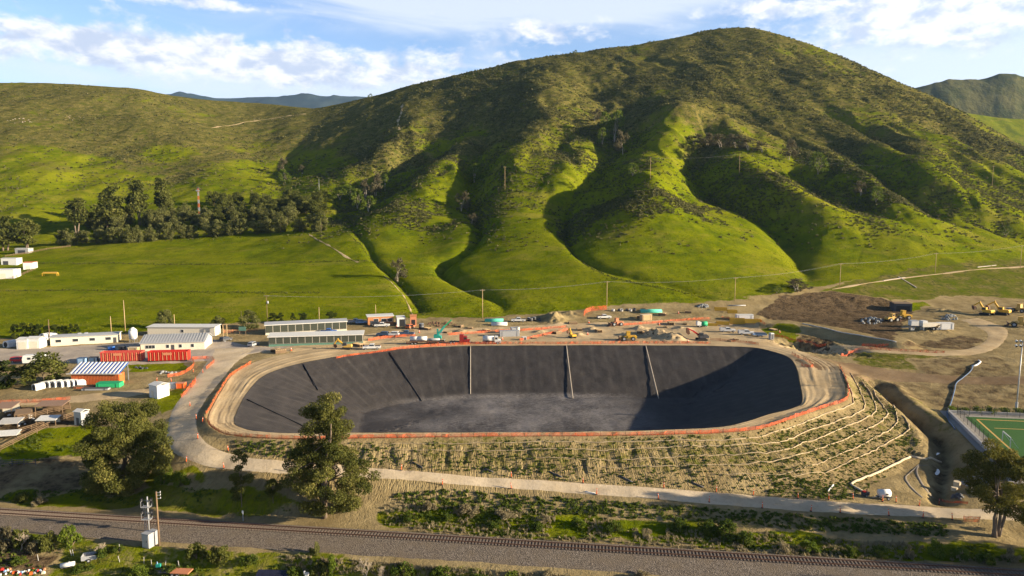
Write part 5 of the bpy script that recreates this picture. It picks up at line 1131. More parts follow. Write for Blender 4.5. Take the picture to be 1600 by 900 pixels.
    shed(627, 510, 3.4, 6, 3.6, 'white container with a dark open end beside the timber pavilion', 'white', 'pale_roof', .25, 'storage_container', .1, (.12, 2.2, 3.0, 'black')); shed(646, 510, 2.6, 3, 4.2, 'tall reddish brown shed with a dark doorway', 'salmon', 'brick', .15, opening=(0, 1.5, 2.8, 'black'))
    shed(1411, 487, 7.5, 7, 3.6, 'dark low shed beside the soil heap at the right', 'dark_grey', 'wood', -.2, rise=.3, opening=(0, 6, 2.6, 'black'))
    # animal shelters lower left: posts and a sloped roof
    def shelter(px, py, w, d, h, label, roof, rz=0.0):
        t = thing('animal_shelter', label, 'shelter', put(px, py), rz); mb = MB(); mb.add([(-w / 2, -.2, h), (w / 2, -.2, h), (w / 2, d + .2, h + .5), (-w / 2, d + .2, h + .5), (-w / 2, -.2, h + .12), (w / 2, -.2, h + .12), (w / 2, d + .2, h + .62), (-w / 2, d + .2, h + .62)], [(3, 2, 1, 0), (4, 5, 6, 7), (0, 1, 5, 4), (1, 2, 6, 5), (2, 3, 7, 6), (3, 0, 4, 7)]); mb.build('roof', P[roof], t)
        for sx in (-1, 1):
            for y in (0, d): MB().box((sx * (w / 2 - .15), y, h / 2 - .1), (.14, .14, h + (.3 if y else .0))).build('post', P['wood'], t)
        MB().box((0, d, h / 2 + .05), (w - .3, .08, h)).build('back_wall', P['cream' if 'pale' in label else 'wood'], t)
    shelter(77, 647, 6.6, 3.2, 2.0, 'animal shelter with wide brown roof in the dirt pens', 'brown_roof', .1); shelter(4, 652, 4.5, 4, 2.2, 'animal shelter with pale wall cut by the left edge', 'brown_roof', .15); shelter(72, 666, 4.6, 2.2, 1.4, 'low shelter with flat pale roof in front of the wide brown roofed one', 'pale_roof', .1); shelter(12, 670, 4.6, 3, 1.2, 'low flat pale shelter at the left edge of the pens', 'concrete', .2); shelter(36, 657, 3.4, 3.2, 1.5, 'small grey shelter between the left edge shelter and the brown roofed one', 'wood', .5); shelter(6, 688, 5.4, 2.4, 1.0, 'lowest pale panel shelter at the left edge beside the green field', 'pale_roof', .25)
    # farm sheds at the far left of the field
    shed(34, 396, 9, 5, 3.2, 'small farm shed with open front below the left edge trees', 'concrete', 'pale_roof', .0, 'farm_shed', .3, (0, 5, 2.2, 'dark_grey')); shed(14, 414, 9, 6, 4, 'white farm shed with flat roof at the left edge of the field', 'white', 'pale_roof', .1, 'farm_shed', .2, (-.2, 3, 2.4, 'dark_grey')); shed(44, 421, 5, 8, 4, 'farm shed with rusty roof and white end at the corner of the field', 'white', 'rust_orange', .3, 'farm_shed', .4, (0, 2, 2.2, 'cream')); shed(3, 436, 12, 8, 5, 'large white farm shed cut by the left edge', 'white', 'white', .2, 'farm_shed', .4, (0, 4, 3, 'cream'))
buildings()
# ------------------------------------------------------------------ containers, tanks, vehicles
def corrugated(name, c0, c1, axis_scale):
    n = NT(name, .55, .3); mp = n.N.new('ShaderNodeMapping'); n.L.new(n.objc(), mp.inputs[0]); w = n.N.new('ShaderNodeTexWave'); w.wave_type = 'BANDS'; w.bands_direction = 'X'; w.inputs['Scale'].default_value = axis_scale; w.inputs['Distortion'].default_value = 0; n.L.new(mp.outputs[0], w.inputs['Vector'])
    n.color(n.mix(n.ramp(w.outputs['Fac'], .35, .65), c0, c1)); n.bump(w.outputs['Fac'], .6, .15); return n.m
M_BLUE_RIB = corrugated('blue and white roof sheets', (.05, .16, .42), (.62, .66, .70), .55); M_OR_RIB = plain('orange ribbed steel', (.50, .125, .035), rough=.55)
def bins_and_containers():
    def ribbed_box(mb, w, d, h, z0=0.0, pitch=.5):
        mb.box((0, d / 2, z0 + h / 2), (w, d, h)); k = int(w / pitch)
        for i in range(k): mb.box((-w / 2 + (i + .5) * w / k, -.05, z0 + h / 2), (w / k * .45, .1, h * .92))
        return mb
    for pL, pR, lab, c in (((157, 567), (222, 565), 'faded red ribbed steel bin, left of the pair', 'faded'), ((231, 566), (294, 564), 'bright red ribbed steel bin, right of the pair', 'red')):
        m, w, rz = frame(pL, pR); t = thing('waste_bin', lab, 'bin', m, rz); pm = P['red'] if c == 'red' else P.setdefault('faded_red', plain('faded red', (.50, .07, .05)))
        b = MB(); k = 20; h = 3.0; d = 2.6
        for y in (.06, d - .06): b.box((0, y, .4 + h / 2), (w, .12, h))
        for x in (-w / 2 + .06, w / 2 - .06): b.box((x, d / 2, .4 + h / 2), (.12, d - .24, h))
        b.box((0, d / 2, .46), (w - .24, d - .24, .12)); b.build('body', pm, t)
        for i in range(k):
            r = MB().box((-w / 2 + (i + .5) * w / k, -.09, .4 + h * .47), (w / k * .36, .18, h * .9)).build('rib', P['salmon'] if i % 2 else pm, t)  # every other rib paler: highlights on the corrugation put into the paint
        MB().box((0, -.07, .4 + h - .12), (w + .1, .22, .24)).build('top_rail', pm, t); MB().box((0, d + .05, .4 + h - .12), (w + .1, .18, .24)).build('top_rail', pm, t)
        MB().box((-w * .08 if c != 'red' else 0, -.2, .4 + h * .74), (2.6, .05, .8)).build('panel', P['salmon'], t)
        for x in (-w / 2 + .6, w / 2 - .6): MB().cyl((x, -.1, .3), (x, .15, .3), .3, n=10).build('wheel', P['tyre'], t)
        MB().box((0, d / 2, .28), (w * .96, 1.2, .22)).build('skid', P['rust'], t)
    m, w, rz = frame((112, 601), (187, 600)); t = thing('storage_container', 'orange ribbed container under a blue and white striped roof', 'container', m, rz); ribbed_box(MB(), w, 2.6, 3.1, 0, .42).build('body', M_OR_RIB, t)
    b = MB(); prof = [(-.5, 3.15), (4.6, 5.3), (4.6, 5.45), (-.5, 3.3)]; V = [(-w / 2 - .3, y, z) for y, z in prof] + [(w / 2 + .3, y, z) for y, z in prof]; b.add(V, [(0, 1, 2, 3), (7, 6, 5, 4), (0, 1, 5, 4), (1, 2, 6, 5), (2, 3, 7, 6), (3, 0, 4, 7)]); rf = b.build('roof', P['blue'], t)
    for i in range(13):
        x = -w / 2 - .3 + (i + .5) * (w + .6) / 13; MB().bar((x, -.5, 3.36), (x, 4.6, 5.51), .42, .12).build('sheet_rib', P['white'], rf)
    MB().box((0, -.56, 3.22), (w + 2.0, .08, .2)).build('gutter', P['white'], t);
    for x in (-w / 2, w / 2): MB().box((x, 4.4, 2.6), (.2, .2, 5.2)).build('post', P['steel'], t)
    MB().box((-w * .44, -.13, .9), (.7, .06, 1.8)).build('door', P['salmon'], t)
    # calf hutches
    base = None
    for i, (x, y) in enumerate([(53, 610), (63, 607), (73, 606), (82.5, 605.5), (93, 605), (102, 604.5), (111, 604), (119, 603.5), (66, 531), (74, 530), (9, 543), (16, 542), (24, 541)]):
        if base is None:
            base = thing('calf_hutch', '', 'calf hutch', (0, 0, 0)); prof = [(-.85, 0), (.85, 0), (.85, 1.0)] + [(.85 * math.cos(a), 1.0 + .55 * math.sin(a)) for a in np.linspace(.3, math.pi - .3, 6)] + [(-.85, 1.0)]
            MB().prism(prof, 0, 2.2).build('shell', P['white'], base, False); MB().prism([(.55 * math.cos(a), .68 + .66 * math.sin(a)) for a in np.linspace(0, 2 * math.pi, 11)[:-1]], -.06, .02).build('opening', P['black'], base); o = base
        else: o = dup(base, (0, 0, 0))
        o.location = put(x, y); o.rotation_euler.z = random.uniform(-.35, .1) - .3; k = 1.15 if i < 8 else 1.5; o.scale = (k, k, k); o['group'] = 'white calf hutches'
        o['label'] = (['slightly tilted white calf hutch at the left end of the row by the orange container'] + ['white calf hutch in the row in front of the dark spreading tree'] * 6 + ['white calf hutch at the right end of the row by the orange container'] + ['white calf hutch behind the white sheds'] * 2 + ['white calf hutch at the left edge beside the white sheds'] * 3)[i]
    # feed silo on legs
    p = put(208.5, 534); t = thing('feed_silo', 'white cone topped feed silo between the cream offices', 'silo', p); MB().cyl((0, 0, 1.6), (0, 0, 4.3), 1.45, n=16).build('tank', P['white'], t, True); MB().cyl((0, 0, 4.3), (0, 0, 5.4), 1.45, .35, 16).build('lid', P['white'], t, True); MB().cyl((0, 0, .5), (0, 0, 1.6), .3, 1.45, 16).build('hopper', P['galv'], t, True)
    for a in range(4): MB().bar((1.2 * math.cos(a * 1.57 + .8), 1.2 * math.sin(a * 1.57 + .8), -.1), (1.3 * math.cos(a * 1.57 + .8), 1.3 * math.sin(a * 1.57 + .8), 2.2), .16).build('leg', P['steel'], t)
    def crate(name, px, py, d, lab, mat, cat, rz=0.0, extra=None):
        t = thing(name, lab, cat, put(px, py), rz); w, dp, h = d; MB().box((0, 0, h / 2), d).build('body', P[mat], t); MB().box((0, 0, h + .05), (w + .12, dp + .12, .1)).build('lid', P[extra or mat], t)
        for x in (-1, 1): MB().box((x * w * .38, -dp / 2 - .05, h / 2), (.12, .1, h * .9)).build('rib', P[extra or mat], t)
        return t
    crate('dumpster', 129, 567, (2.6, 1.8, 1.6), 'light blue dumpster behind the blue roof', 'pale_blue', 'dumpster', .1, 'navy'); crate('dumpster', 146, 566, (2.6, 1.8, 1.6), 'darker blue dumpster beside the faded red bin', 'navy', 'dumpster', .1, 'dark_grey'); crate('dumpster', 174, 547, (1.8, 1.4, 1.3), 'small bright blue bin on the yard in front of the cream office', 'blue', 'dumpster', 0, 'navy'); crate('dumpster', 191, 548, (1.8, 1.4, 1.5), 'small black bin on the yard beside the bright blue one', 'black', 'dumpster', 0, 'dark_grey')
    crate('pallet_stack', 209, 550, (3.4, 1.6, 1.6), 'stack of pale pallets behind the faded red bin', 'pale_wood', 'pallets', 0, 'straw'); crate('pallet_stack', 1009, 500, (4.6, 2.6, 2.4), 'tan stack of sheets in the middle of the yard', 'pale_wood', 'stack', .35, 'straw')
    crate('grey_container', 796, 525, (7.6, 2.6, 2.1), 'long grey ribbed container behind the white truck', 'silver', 'container', .15, 'galv'); crate('white_container', 1163, 500, (7.2, 2.6, 2.4), 'white box container among the yellow trench boxes', 'white', 'container', .0, 'pale_roof'); crate('white_container', 1476, 514, (5.6, 2.6, 2.5), 'white container beside the screening plant at the right', 'white', 'container', .0, 'pale_roof')
    crate('pallet_stack', 172, 604, (6.2, 2.6, 1.2), 'bright green covered stack in front of the orange container', 'tarp_green', 'covered stack', .08, 'green'); crate('pallet_stack', 133, 606, (5.2, 1.6, .5), 'low rusty stack of beams in front of the orange container', 'rust_orange', 'beam stack', .03, 'wood'); crate('pallet_stack', 150, 609, (7.0, 1.4, .5), 'long grey beam stack in front of the green covered stack', 'silver', 'beam stack', .06, 'dark_grey')
    crate('crate', 271, 606, (3.2, 1.6, 1.3), 'white crate left of the orange crate by the dirt road', 'white', 'crate', .1, 'galv'); crate('crate', 283, 606, (2.3, 1.6, 1.4), 'orange crate by the dirt road', 'orange', 'crate', .1, 'salmon'); crate('dumpster', 819, 531, (1.6, 1.4, 1.1), 'small dark box on the yard with a pale lid', 'dark_grey', 'box', .3, 'white'); crate('white_tank_box', 803, 521, (2.6, 2.2, 2.4), 'pale blue grey tank box beside the cream drum', 'silver', 'tank', .2, 'galv'); 
    for x, y, sz, lab in ((1126, 485, (5.5, 1.6, 1.4), 'yellow trench box farthest back'), (1144, 489, (4.2, 1.6, 1.4), 'yellow trench box behind the white container'), (1152, 506, (6.2, 2.2, 2.4), 'largest yellow trench box in front of the white container'), (1176, 504, (6.6, 2.0, 1.6), 'yellow trench box right of the white container'), (1129, 507, (5.2, 1.6, 1.2), 'yellow trench box left of the largest one'), (1113, 509, (4.0, 1.3, 1.0), 'small yellow trench box beside the green chipper')):
        t = thing('trench_box', lab, 'trench box', put(x, y), -.18, 'yellow trench boxes'); w, d, h = sz
        for yy in (-d / 2, d / 2): MB().box((0, yy, h / 2), (w, .25, h)).build('side_panel', P['yellow'], t)
        for xx in (-w * .4, w * .4): MB().cyl((xx, -d / 2 + .13, h * .7), (xx, d / 2 - .13, h * .7), .14, n=8).build('spreader', P['dull_yellow'], t)
    # pipes
    def pipes(px, py, n, L, r, lab, mat, rz, rows=2):
        t = thing('pipe_stack', lab, 'pipe stack', put(px, py), rz)
        for j in range(rows):
            for i in range(n - j): MB().cyl((-L / 2, (i + j * .5) * 2.05 * r, r * (1 + 1.75 * j)), (L / 2, (i + j * .5) * 2.05 * r, r * (1 + 1.75 * j)), r, n=10).build('pipe', P[mat], t, True)
        for x in (-.3, .3): MB().box((x * L, (n - 1) * r, .0), (.2, n * 2 * r + .3, .12)).build('bearer', P['wood'], t)
    pipes(1018, 489, 5, 9.5, .36, 'stack of pale teal pipes with a dark cover at the back of the yard', 'pale_teal', -.02); pipes(780, 509, 4, 6.8, .34, 'stack of white pipes at the back of the yard, nearest the camera', 'white', .02); pipes(772, 503, 3, 8.0, .34, 'stack of teal wrapped pipes behind the white ones', 'pale_teal', .02); pipes(1152, 478, 2, 8, .2, 'thin grey pipes at the field edge near the far heap', 'silver', .05, 1)
    base = None
    for i, x in enumerate((958, 966, 971, 978, 985, 991)):
        o = MB(); o.cyl((0, 0, 0), (0, 0, .9), .75, n=14, caps=False); o.cyl((0, 0, .9), (0, 0, .9001), .75, .5, 14, caps=False); o.cyl((0, 0, .9), (0, 0, 0), .5, n=14, caps=False)
        o = o.build('concrete_ring', P['dark_grey'] if i % 2 else P['concrete'], None); o.location = put(x, 486 - (i % 2)); o.rotation_euler = (.2 * (i % 3), 1.3 if i in (1, 3) else 0, 0); tag(o, 'dark concrete ring in the row behind the tan stack' if i % 2 else 'grey concrete ring in the row behind the tan stack', 'concrete ring', 'dark concrete rings in the yard' if i % 2 else 'grey concrete rings in the yard')
    for x, y, r, h, m_, lab in ((658.5, 514, 1.0, 2.2, 'dark_grey', 'dark upright drum beside the reddish brown shed'), (809, 521, .8, 2.6, 'cream', 'cream upright drum behind the small dark box'), (835, 501, .7, 1.5, 'black', 'black drum left of the soil heap'), (830, 502, .7, 1.3, 'dark_grey', 'dark grey drum left of the black one'), (826, 501, .6, 1.3, 'black', 'small black drum at the left of the drum group')):
        t = thing('drum', lab, 'drum', put(x, y)); MB().cyl((0, 0, 0), (0, 0, h), r, n=14).build('body', P[m_], t, True); MB().cyl((0, 0, h), (0, 0, h + .1), r * 1.04, n=14).build('lid', P['steel'], t)
        MB().cyl((0, 0, h * .5), (0, 0, h * .5 + .08), r * 1.04, n=14).build('hoop', P['steel'], t)
bins_and_containers()

# ------------------------------------------------------------------ vehicles (x forward)
def wheels(t, xs, y, r, w=.3):
    for x in xs:
        for s in (-1, 1):
            o = MB().cyl((0, -w / 2, 0), (0, w / 2, 0), r, n=14).build('wheel', P['tyre'], t, False); o.location = (x, s * y, r); MB().cyl((0, s * w / 2 * .9 - .03, 0), (0, s * w / 2 * .9 + .05, 0), r * .55, n=10).build('rim', P['silver'], o)
PROTO = {}
def pickup(px, py, rz, col, label, k=1.06, load=None):
    key = ('pickup', col, load)
    if key in PROTO: o = dup(PROTO[key], put(px, py), rz, label); return o
    t = thing('pickup_truck', label, 'pickup truck', put(px, py), rz); t.scale = (k, k, k); PROTO[key] = t
    b = MB(); b.prism([(-2.9, .55), (2.85, .55), (2.9, .95), (2.75, 1.12), (1.35, 1.2), (-2.9, 1.2)], -.98, .98); body = b.build('body', P[col], t)
    cab = MB(); V = [(1.35, .94, 1.2), (-.95, .94, 1.2), (-.75, .8, 1.9), (.55, .8, 1.9), (1.35, -.94, 1.2), (-.95, -.94, 1.2), (-.75, -.8, 1.9), (.55, -.8, 1.9)]; cab.add(V, [(0, 1, 2, 3), (7, 6, 5, 4), (0, 3, 7, 4), (3, 2, 6, 7), (2, 1, 5, 6)]); c = cab.build('cab', P[col], t)
    for s in (-1, 1): 
        g = MB(); g.add([(1.05, s * .935, 1.27), (-.85, s * .935, 1.27), (-.70, s * .83, 1.80), (.50, s * .83, 1.80)], [(0, 1, 2, 3)]); V2 = [(x, y + s * .02, z) for x, y, z in g.v]; g.add(V2, [(0, 1, 2, 3)]); g.build('side_window', P['glass'], c)
    g = MB().box((.99, 0, 1.56), (.04, 1.5, .68), ry=-.85); g.build('windscreen', P['glass'], c); MB().box((-.88, 0, 1.55), (.05, 1.4, .45), ry=.28).build('rear_window', P['glass'], c)
    if load == 'bed': MB().box((-1.95, 0, 1.22), (1.8, 1.6, .06)).build('bed', P['dark_grey'], t)
    if load == 'utility':
        for s in (-1, 1): MB().box((-1.95, s * .82, 1.45), (1.9, .36, .5)).build('tool_box', P[col], t)
        MB().box((-1.95, 0, 1.22), (1.8, 1.26, .06)).build('bed', P['dark_grey'], t)
        for x in (-2.8, -1.1): MB().bar((x, -.8, 2.05), (x, .8, 2.05), .06).build('rack_bar', P['steel'], t)
    MB().box((2.92, 0, .68), (.12, 1.9, .22)).build('bumper', P['steel'], t); MB().box((-2.94, 0, .68), (.1, 1.9, .2)).build('bumper', P['steel'], t)
    for s in (-1, 1): MB().box((2.86, s * .75, .98), (.08, .35, .16)).build('headlight', P['white'], t); MB().box((-2.91, s * .86, 1.0), (.04, .14, .3)).build('tail_light', P['red'], t)
    wheels(t, (1.85, -1.85), .88, .4); return t
def suv(px, py, rz, col, label, k=1.05):
    key = ('suv', col)
    if key in PROTO: return dup(PROTO[key], put(px, py), rz, label)
    t = thing('parked_car', label, 'car', put(px, py), rz); t.scale = (k, k, k); PROTO[key] = t
    MB().prism([(-2.3, .45), (2.25, .45), (2.3, .8), (2.1, 1.0), (1.1, 1.08), (-2.3, 1.08)], -.92, .92).build('body', P[col], t)
    V = [(1.1, .88, 1.08), (-2.2, .88, 1.08), (-1.95, .74, 1.7), (.35, .74, 1.7), (1.1, -.88, 1.08), (-2.2, -.88, 1.08), (-1.95, -.74, 1.7), (.35, -.74, 1.7)]; c = MB().add(V, [(0, 1, 2, 3), (7, 6, 5, 4), (0, 3, 7, 4), (3, 2, 6, 7), (2, 1, 5, 6)]).build('cabin', P[col], t)
    for s in (-1, 1):
        g = MB(); W_ = [(.85, s * .89, 1.14), (-2.0, s * .89, 1.14), (-1.85, s * .78, 1.6), (.30, s * .78, 1.6)]; g.add(W_, [(0, 1, 2, 3)]); g.build('side_window', P['glass'], c)
    MB().box((.76, 0, 1.4), (.04, 1.4, .62), ry=-.85).build('windscreen', P['glass'], c); MB().box((-2.1, 0, 1.4), (.05, 1.35, .4), ry=.4).build('rear_window', P['glass'], c)
    for s in (-1, 1): MB().box((2.26, s * .7, .85), (.08, .35, .14)).build('headlight', P['white'], t)
    wheels(t, (1.4, -1.4), .82, .36, .25); return t
def truck(px, py, rz, label, col, L, kind, name='truck', k=1.0):
    t = thing(name, label, 'truck', put(px, py), rz); t.scale = (k, k, k)
    c = MB().prism([(L / 2 - 2.2, .6), (L / 2, .6), (L / 2, 1.5), (L / 2 - .9, 1.65), (L / 2 - 1.1, 2.75), (L / 2 - 2.2, 2.8)], -1.15, 1.15).build('cab', P[col], t)
    for s in (-1, 1): MB().box((L / 2 - 1.6, s * 1.16, 2.15), (.8, .03, .7)).build('side_window', P['glass'], c)
    MB().box((L / 2 - .98, 0, 2.2), (.05, 2.0, .85), ry=-.18).build('windscreen', P['glass'], c); MB().box((L / 2 + .06, 0, .75), (.12, 2.3, .3)).build('bumper', P['steel'], t); MB().box((-.9, 0, .85), (L - 2, .9, .3)).build('chassis', P['dark_grey'], t)
    if kind == 'sleeper': MB().box((L / 2 - 3.0, 0, 2.0), (1.5, 2.3, 2.7)).build('sleeper_cabin', P[col], t); MB().cyl((L / 2 - 2.35, 1.05, 1.5), (L / 2 - 2.35, 1.05, 3.6), .1, n=8).build('exhaust', P['steel'], t)
    if kind == 'tank': MB().cyl((-L / 2 + .2, 0, 1.95), (L / 2 - 2.5, 0, 1.95), .95, n=16).build('tank', P['white'], t, True); MB().box((-L / 2 + 1.5, 0, 3.0), (1.2, .5, .25)).build('hatch', P['galv'], t)
    if kind == 'flat': MB().box((-1.2, 0, 1.15), (L - 2.6, 2.4, .2)).build('deck', P['steel'], t)
    for s in (-1, 1): MB().box((L / 2 + .02, s * .9, 1.1), (.06, .4, .25)).build('headlight', P['white'], t)
    wheels(t, [L / 2 - 1.1] + [-L / 2 + .8, -L / 2 + 1.95], 1.0, .5, .4); return t
def excavator(px, py, rz, label, col, k=1.0, pose=((1.0, 1.9), (3.0, 4.6), (5.2, 3.0), (5.0, 1.1)), house='', name='excavator'):
    t = thing(name, label, 'excavator', put(px, py), rz); t.scale = (k, k, k)
    for s in (-1, 1):
        prof = [(-1.9, .15), (-1.6, 0), (1.6, 0), (1.9, .15), (2.0, .45), (1.8, .8), (1.5, .9), (-1.5, .9), (-1.8, .8), (-2.0, .45)]; MB().prism(prof, s * 1.2 - .3, s * 1.2 + .3).build('crawler', P['tyre'], t)
    MB().cyl((0, 0, .6), (0, 0, 1.15), .7, n=12).build('turntable', P['dark_grey'], t)
    MB().prism([(-2.4, 1.1), (.9, 1.1), (.9, 1.7), (-.5, 1.9), (-.5, 2.15), (-2.2, 2.15), (-2.5, 1.7)], -1.25, 1.25).build('house', P[house or col], t)
    c = MB().prism([(-.45, 1.75), (1.3, 1.75), (1.35, 2.2), (1.05, 3.05), (-.45, 3.05)], .15, 1.2).build('cab', P['dark_grey' if house else col], t); MB().box((.45, 1.21, 2.45), (1.2, .03, .8)).build('window', P['glass'], c); MB().box((1.24, .67, 2.5), (.04, .85, .8), ry=-.28).build('windscreen', P['glass'], c)
    a, b, c_, d = [Vector((x, -.25, z)) for x, z in pose]
    MB().bar(a, b, .45, .62).build('boom', P[col], t); MB().bar(b - (c_ - b).normalized() * .5, c_, .35, .45).build('stick', P[col], t); MB().cyl(a + Vector((.3, 0, -.5)), a.lerp(b, .62), .1, n=8).build('ram', P['steel'], t); MB().cyl(a.lerp(b, .7) + Vector((0, 0, .45)), b + Vector((.35, 0, .35)), .09, n=8).build('ram', P['steel'], t)
    e = d - c_; MB().prism([(c_.x - .35, c_.z), (c_.x + .4, c_.z + .1), (c_.x + .25, c_.z + e.z * .55), (c_.x - .35, c_.z + e.z * .8), (c_.x - .95, c_.z + e.z * .7), (c_.x - .8, c_.z + e.z * .3)], -.85, .35).build('bucket', P['rust'], t); return t
def loader(px, py, rz, label, col, k=1.0, name='wheel_loader'):
    t = thing(name, label, 'loader', put(px, py), rz); t.scale = (k, k, k)
    MB().prism([(-3.0, .9), (0, .8), (.2, 1.7), (-2.6, 1.9), (-3.1, 1.6)], -.95, .95).build('engine_cover', P[col], t); MB().box((.9, 0, 1.1), (1.8, 1.2, .6)).build('front_frame', P[col], t)
    c = MB().prism([(-.8, 1.8), (.5, 1.8), (.6, 2.4), (.4, 3.2), (-.7, 3.2)], -.75, .75).build('cab', P[col], t); MB().box((-.1, -.76, 2.6), (.9, .03, .8)).build('window', P['glass'], c); MB().box((-.15, 0, 3.26), (1.4, 1.7, .12)).build('cab_roof', P[col], c)
    for s in (-1, 1): MB().bar((.6, s * .55, 1.7), (3.0, s * .55, .7), .22, .35).build('lift_arm', P[col], t)
    MB().prism([(2.9, .15), (3.9, .1), (4.0, .2), (3.2, .35), (3.1, 1.1), (3.5, 1.35), (3.3, 1.45), (2.85, 1.2)], -1.35, 1.35).build('bucket', P['rust'], t); wheels(t, (1.5, -1.7), 1.05, .78, .55); return t
def vehicles():
    pi = math.pi
    pickup(581, 546, pi + .1, 'white', 'white pickup driving along the dirt yard above the back rim', load='bed'); suv(598, 525, pi - .1, 'navy', 'dark suv parked left of the white car'); suv(614, 525, pi - .05, 'white', 'white car parked between two dark vehicles'); pickup(635, 524, pi - .05, 'navy', 'dark blue pickup parked right of the white car', load='bed')
    pickup(512, 518, .1, 'blue', 'bright blue pickup parked on the roof line of the rear glazed shed', load='bed') if False else pickup(556, 505, .3, 'silver', 'silver pickup behind the glazed sheds', load='bed'); suv(565, 506, .2, 'pale_blue', 'pale blue car left of the timber pavilion')
    pickup(514, 521, .12, 'blue', 'bright blue pickup between the two long glazed sheds', load='bed'); pickup(597, 511, .1, 'white', 'white pickup in front of the timber pavilion', load='bed'); suv(588, 508, .0, 'dark_grey', 'dark grey car beside the timber pavilion'); suv(641, 513, 1.2, 'rust_orange', 'small rusty orange vehicle in front of the reddish brown shed')
    pickup(944, 498, .15, 'white', 'white pickup in front of the tall orange net', load='bed'); pickup(1137, 519, -.08, 'white', 'white utility pickup with tool boxes, left of the pair', load='utility'); pickup(1166, 523, -.08, 'white', 'white utility pickup with tool boxes, right of the pair', load='utility'); pickup(810, 503, pi, 'white', 'white pickup at the back of the yard beside the drums', load='bed')
    truck(768, 537, .0, 'white water truck above the back rim, right of the red truck', 'white', 6.8, 'tank', 'tanker_truck'); truck(718, 537, .0, 'dark red lorry tractor pulling the pipe trailer', 'dark_red', 7.6, 'sleeper')
    t = thing('flatbed_trailer', 'long flatbed trailer loaded with white tanks behind the dark red tractor', 'trailer', put(668, 538), .02); MB().box((0, 0, 1.2), (13, 2.4, .25)).build('deck', P['rust'], t); wheels(t, (-5.4, -4.2, 4.6), 1.0, .48, .4); MB().box((6.2, 0, 1.6), (.15, 2.3, .7)).build('headboard', P['steel'], t)
    for x, L_, lab in ((649, 3.8, 'white tank loaded at the left end of the flatbed trailer'), (660, 3.4, 'white tank in the middle of the flatbed trailer'), (676, 5.4, 'long grey pipe bundle on the right of the flatbed trailer')):
        q = put(x, 538, 1.33); t2 = thing('loaded_tank' if 'tank' in lab else 'pipe_bundle', lab, 'tank' if 'tank' in lab else 'pipes', q, .02); r = .8 if 'tank' in lab else .45; MB().cyl((-L_ / 2, 0, r), (L_ / 2, 0, r), r, n=14).build('shell', P['white' if 'tank' in lab else 'silver'], t2, True)
        for xx in (-.3, .3): MB().box((xx * L_, 0, .06), (.2, 1.5, .12)).build('cradle', P['wood'], t2)
    # green crane
    t = thing('mobile_crane', 'green mobile crane with its boom raised to the right behind the trailer', 'crane', put(684, 531), .0); MB().prism([(-1.4, .5), (1.4, .5), (1.4, 1.4), (.4, 2.0), (-1.4, 2.0)], -1.1, 1.1).build('body', P['teal'], t); b = MB().bar((0, 0, 2.0), (2.6, .2, 5.2), .7, .7).build('boom', P['teal'], t); MB().bar((2.2, .2, 4.7), (5.2, .4, 7.6), .42).build('boom_extension', P['green'], b); MB().cyl((1.0, 0, 1.2), (2.0, .15, 4.3), .12, n=8).build('ram', P['steel'], t); MB().bar((0, 0, 1.6), (0, 0, 4.2), .6).build('mast', P['teal'], t); wheels(t, (-.9, .9), 1.0, .45)
    # backhoe yellow at left
    excavator(541, 546, pi, 'yellow excavator with its arm lowered to the left on the dirt yard', 'yellow', .82, ((1.0, 1.9), (3.6, 4.3), (5.0, 2.4), (5.0, .3)), 'dull_yellow'); excavator(894, 528, 2.0, 'small yellow excavator with its boom raised, beside the slanting orange fence', 'yellow', .72)
    excavator(1096, 532, pi, 'red excavator with black house and arm reaching left', 'red', 1.0, ((.8, 1.9), (3.2, 3.6), (5.4, 4.6), (5.2, 1.6)), 'dark_grey'); excavator(1541, 492, 2.0, 'yellow excavator with raised boom, left of the pair at the right', 'yellow', 1.15); excavator(1566, 492, 2.2, 'yellow excavator with raised boom, right of the pair at the right', 'yellow', 1.2)
    loader(963, 509, pi + .3, 'orange wheel loader beside the orange fence in the yard', 'salmon', 1.0); loader(981, 532, pi, 'yellow compactor machine near the dark soil heap', 'yellow', 1.05, 'soil_compactor'); loader(1394, 502, .3, 'blue and yellow loader at the foot of the soil heap', 'dull_yellow', 1.05); loader(1410, 499, pi, 'yellow loader at the foot of the soil heap', 'yellow', 1.2); loader(1593, 511, 2.6, 'yellow loader at the right edge of the site', 'dull_yellow', 1.3); loader(1592, 488, 2.0, 'yellow dozer at the right edge below the grass', 'dull_yellow', 1.2, 'bulldozer'); suv(1580, 487, .3, 'silver', 'pale vehicle between the excavator pair and the right edge')
    # wood chipper
    t = thing('wood_chipper', 'green drum machine beside the small yellow trench box', 'machine', put(1097, 511), .1); MB().cyl((-.6, 0, 1.4), (2.0, 0, 1.4), 1.0, n=14).build('drum', P['green'], t, True); MB().prism([(-2.4, .8), (-.6, .8), (-.6, 2.2), (-2.0, 2.6), (-2.4, 2.4)], -.9, .9).build('cab', P['white'], t); MB().box((0, 0, .7), (4.4, 1.2, .25)).build('chassis', P['dark_grey'], t); wheels(t, (-1.4, 1.2), .8, .42)
    # screening plant
    t = thing('screening_plant', 'pale cream screening plant with conveyors at the right of the site', 'machine', put(1452, 515), .05); MB().box((0, 0, 2.0), (7, 2.4, 1.5)).build('hopper', P['cream'], t); MB().box((-2.6, 0, 3.2), (2, 2.4, 1.0)).build('hopper_top', P['white'], t); c = MB().bar((-3, 0, 1.4), (-11, .5, .9), .9, .3).build('conveyor', P['dark_grey'], t); MB().bar((2, -1.0, 1.2), (1, -4.4, 2.6), .8, .25).build('conveyor', P['straw'], t); MB().box((-7, .3, .4), (1.6, 1.2, 1.0)).build('stand', P['steel'], t); wheels(t, (2.4, 1.0), 1.1, .5)
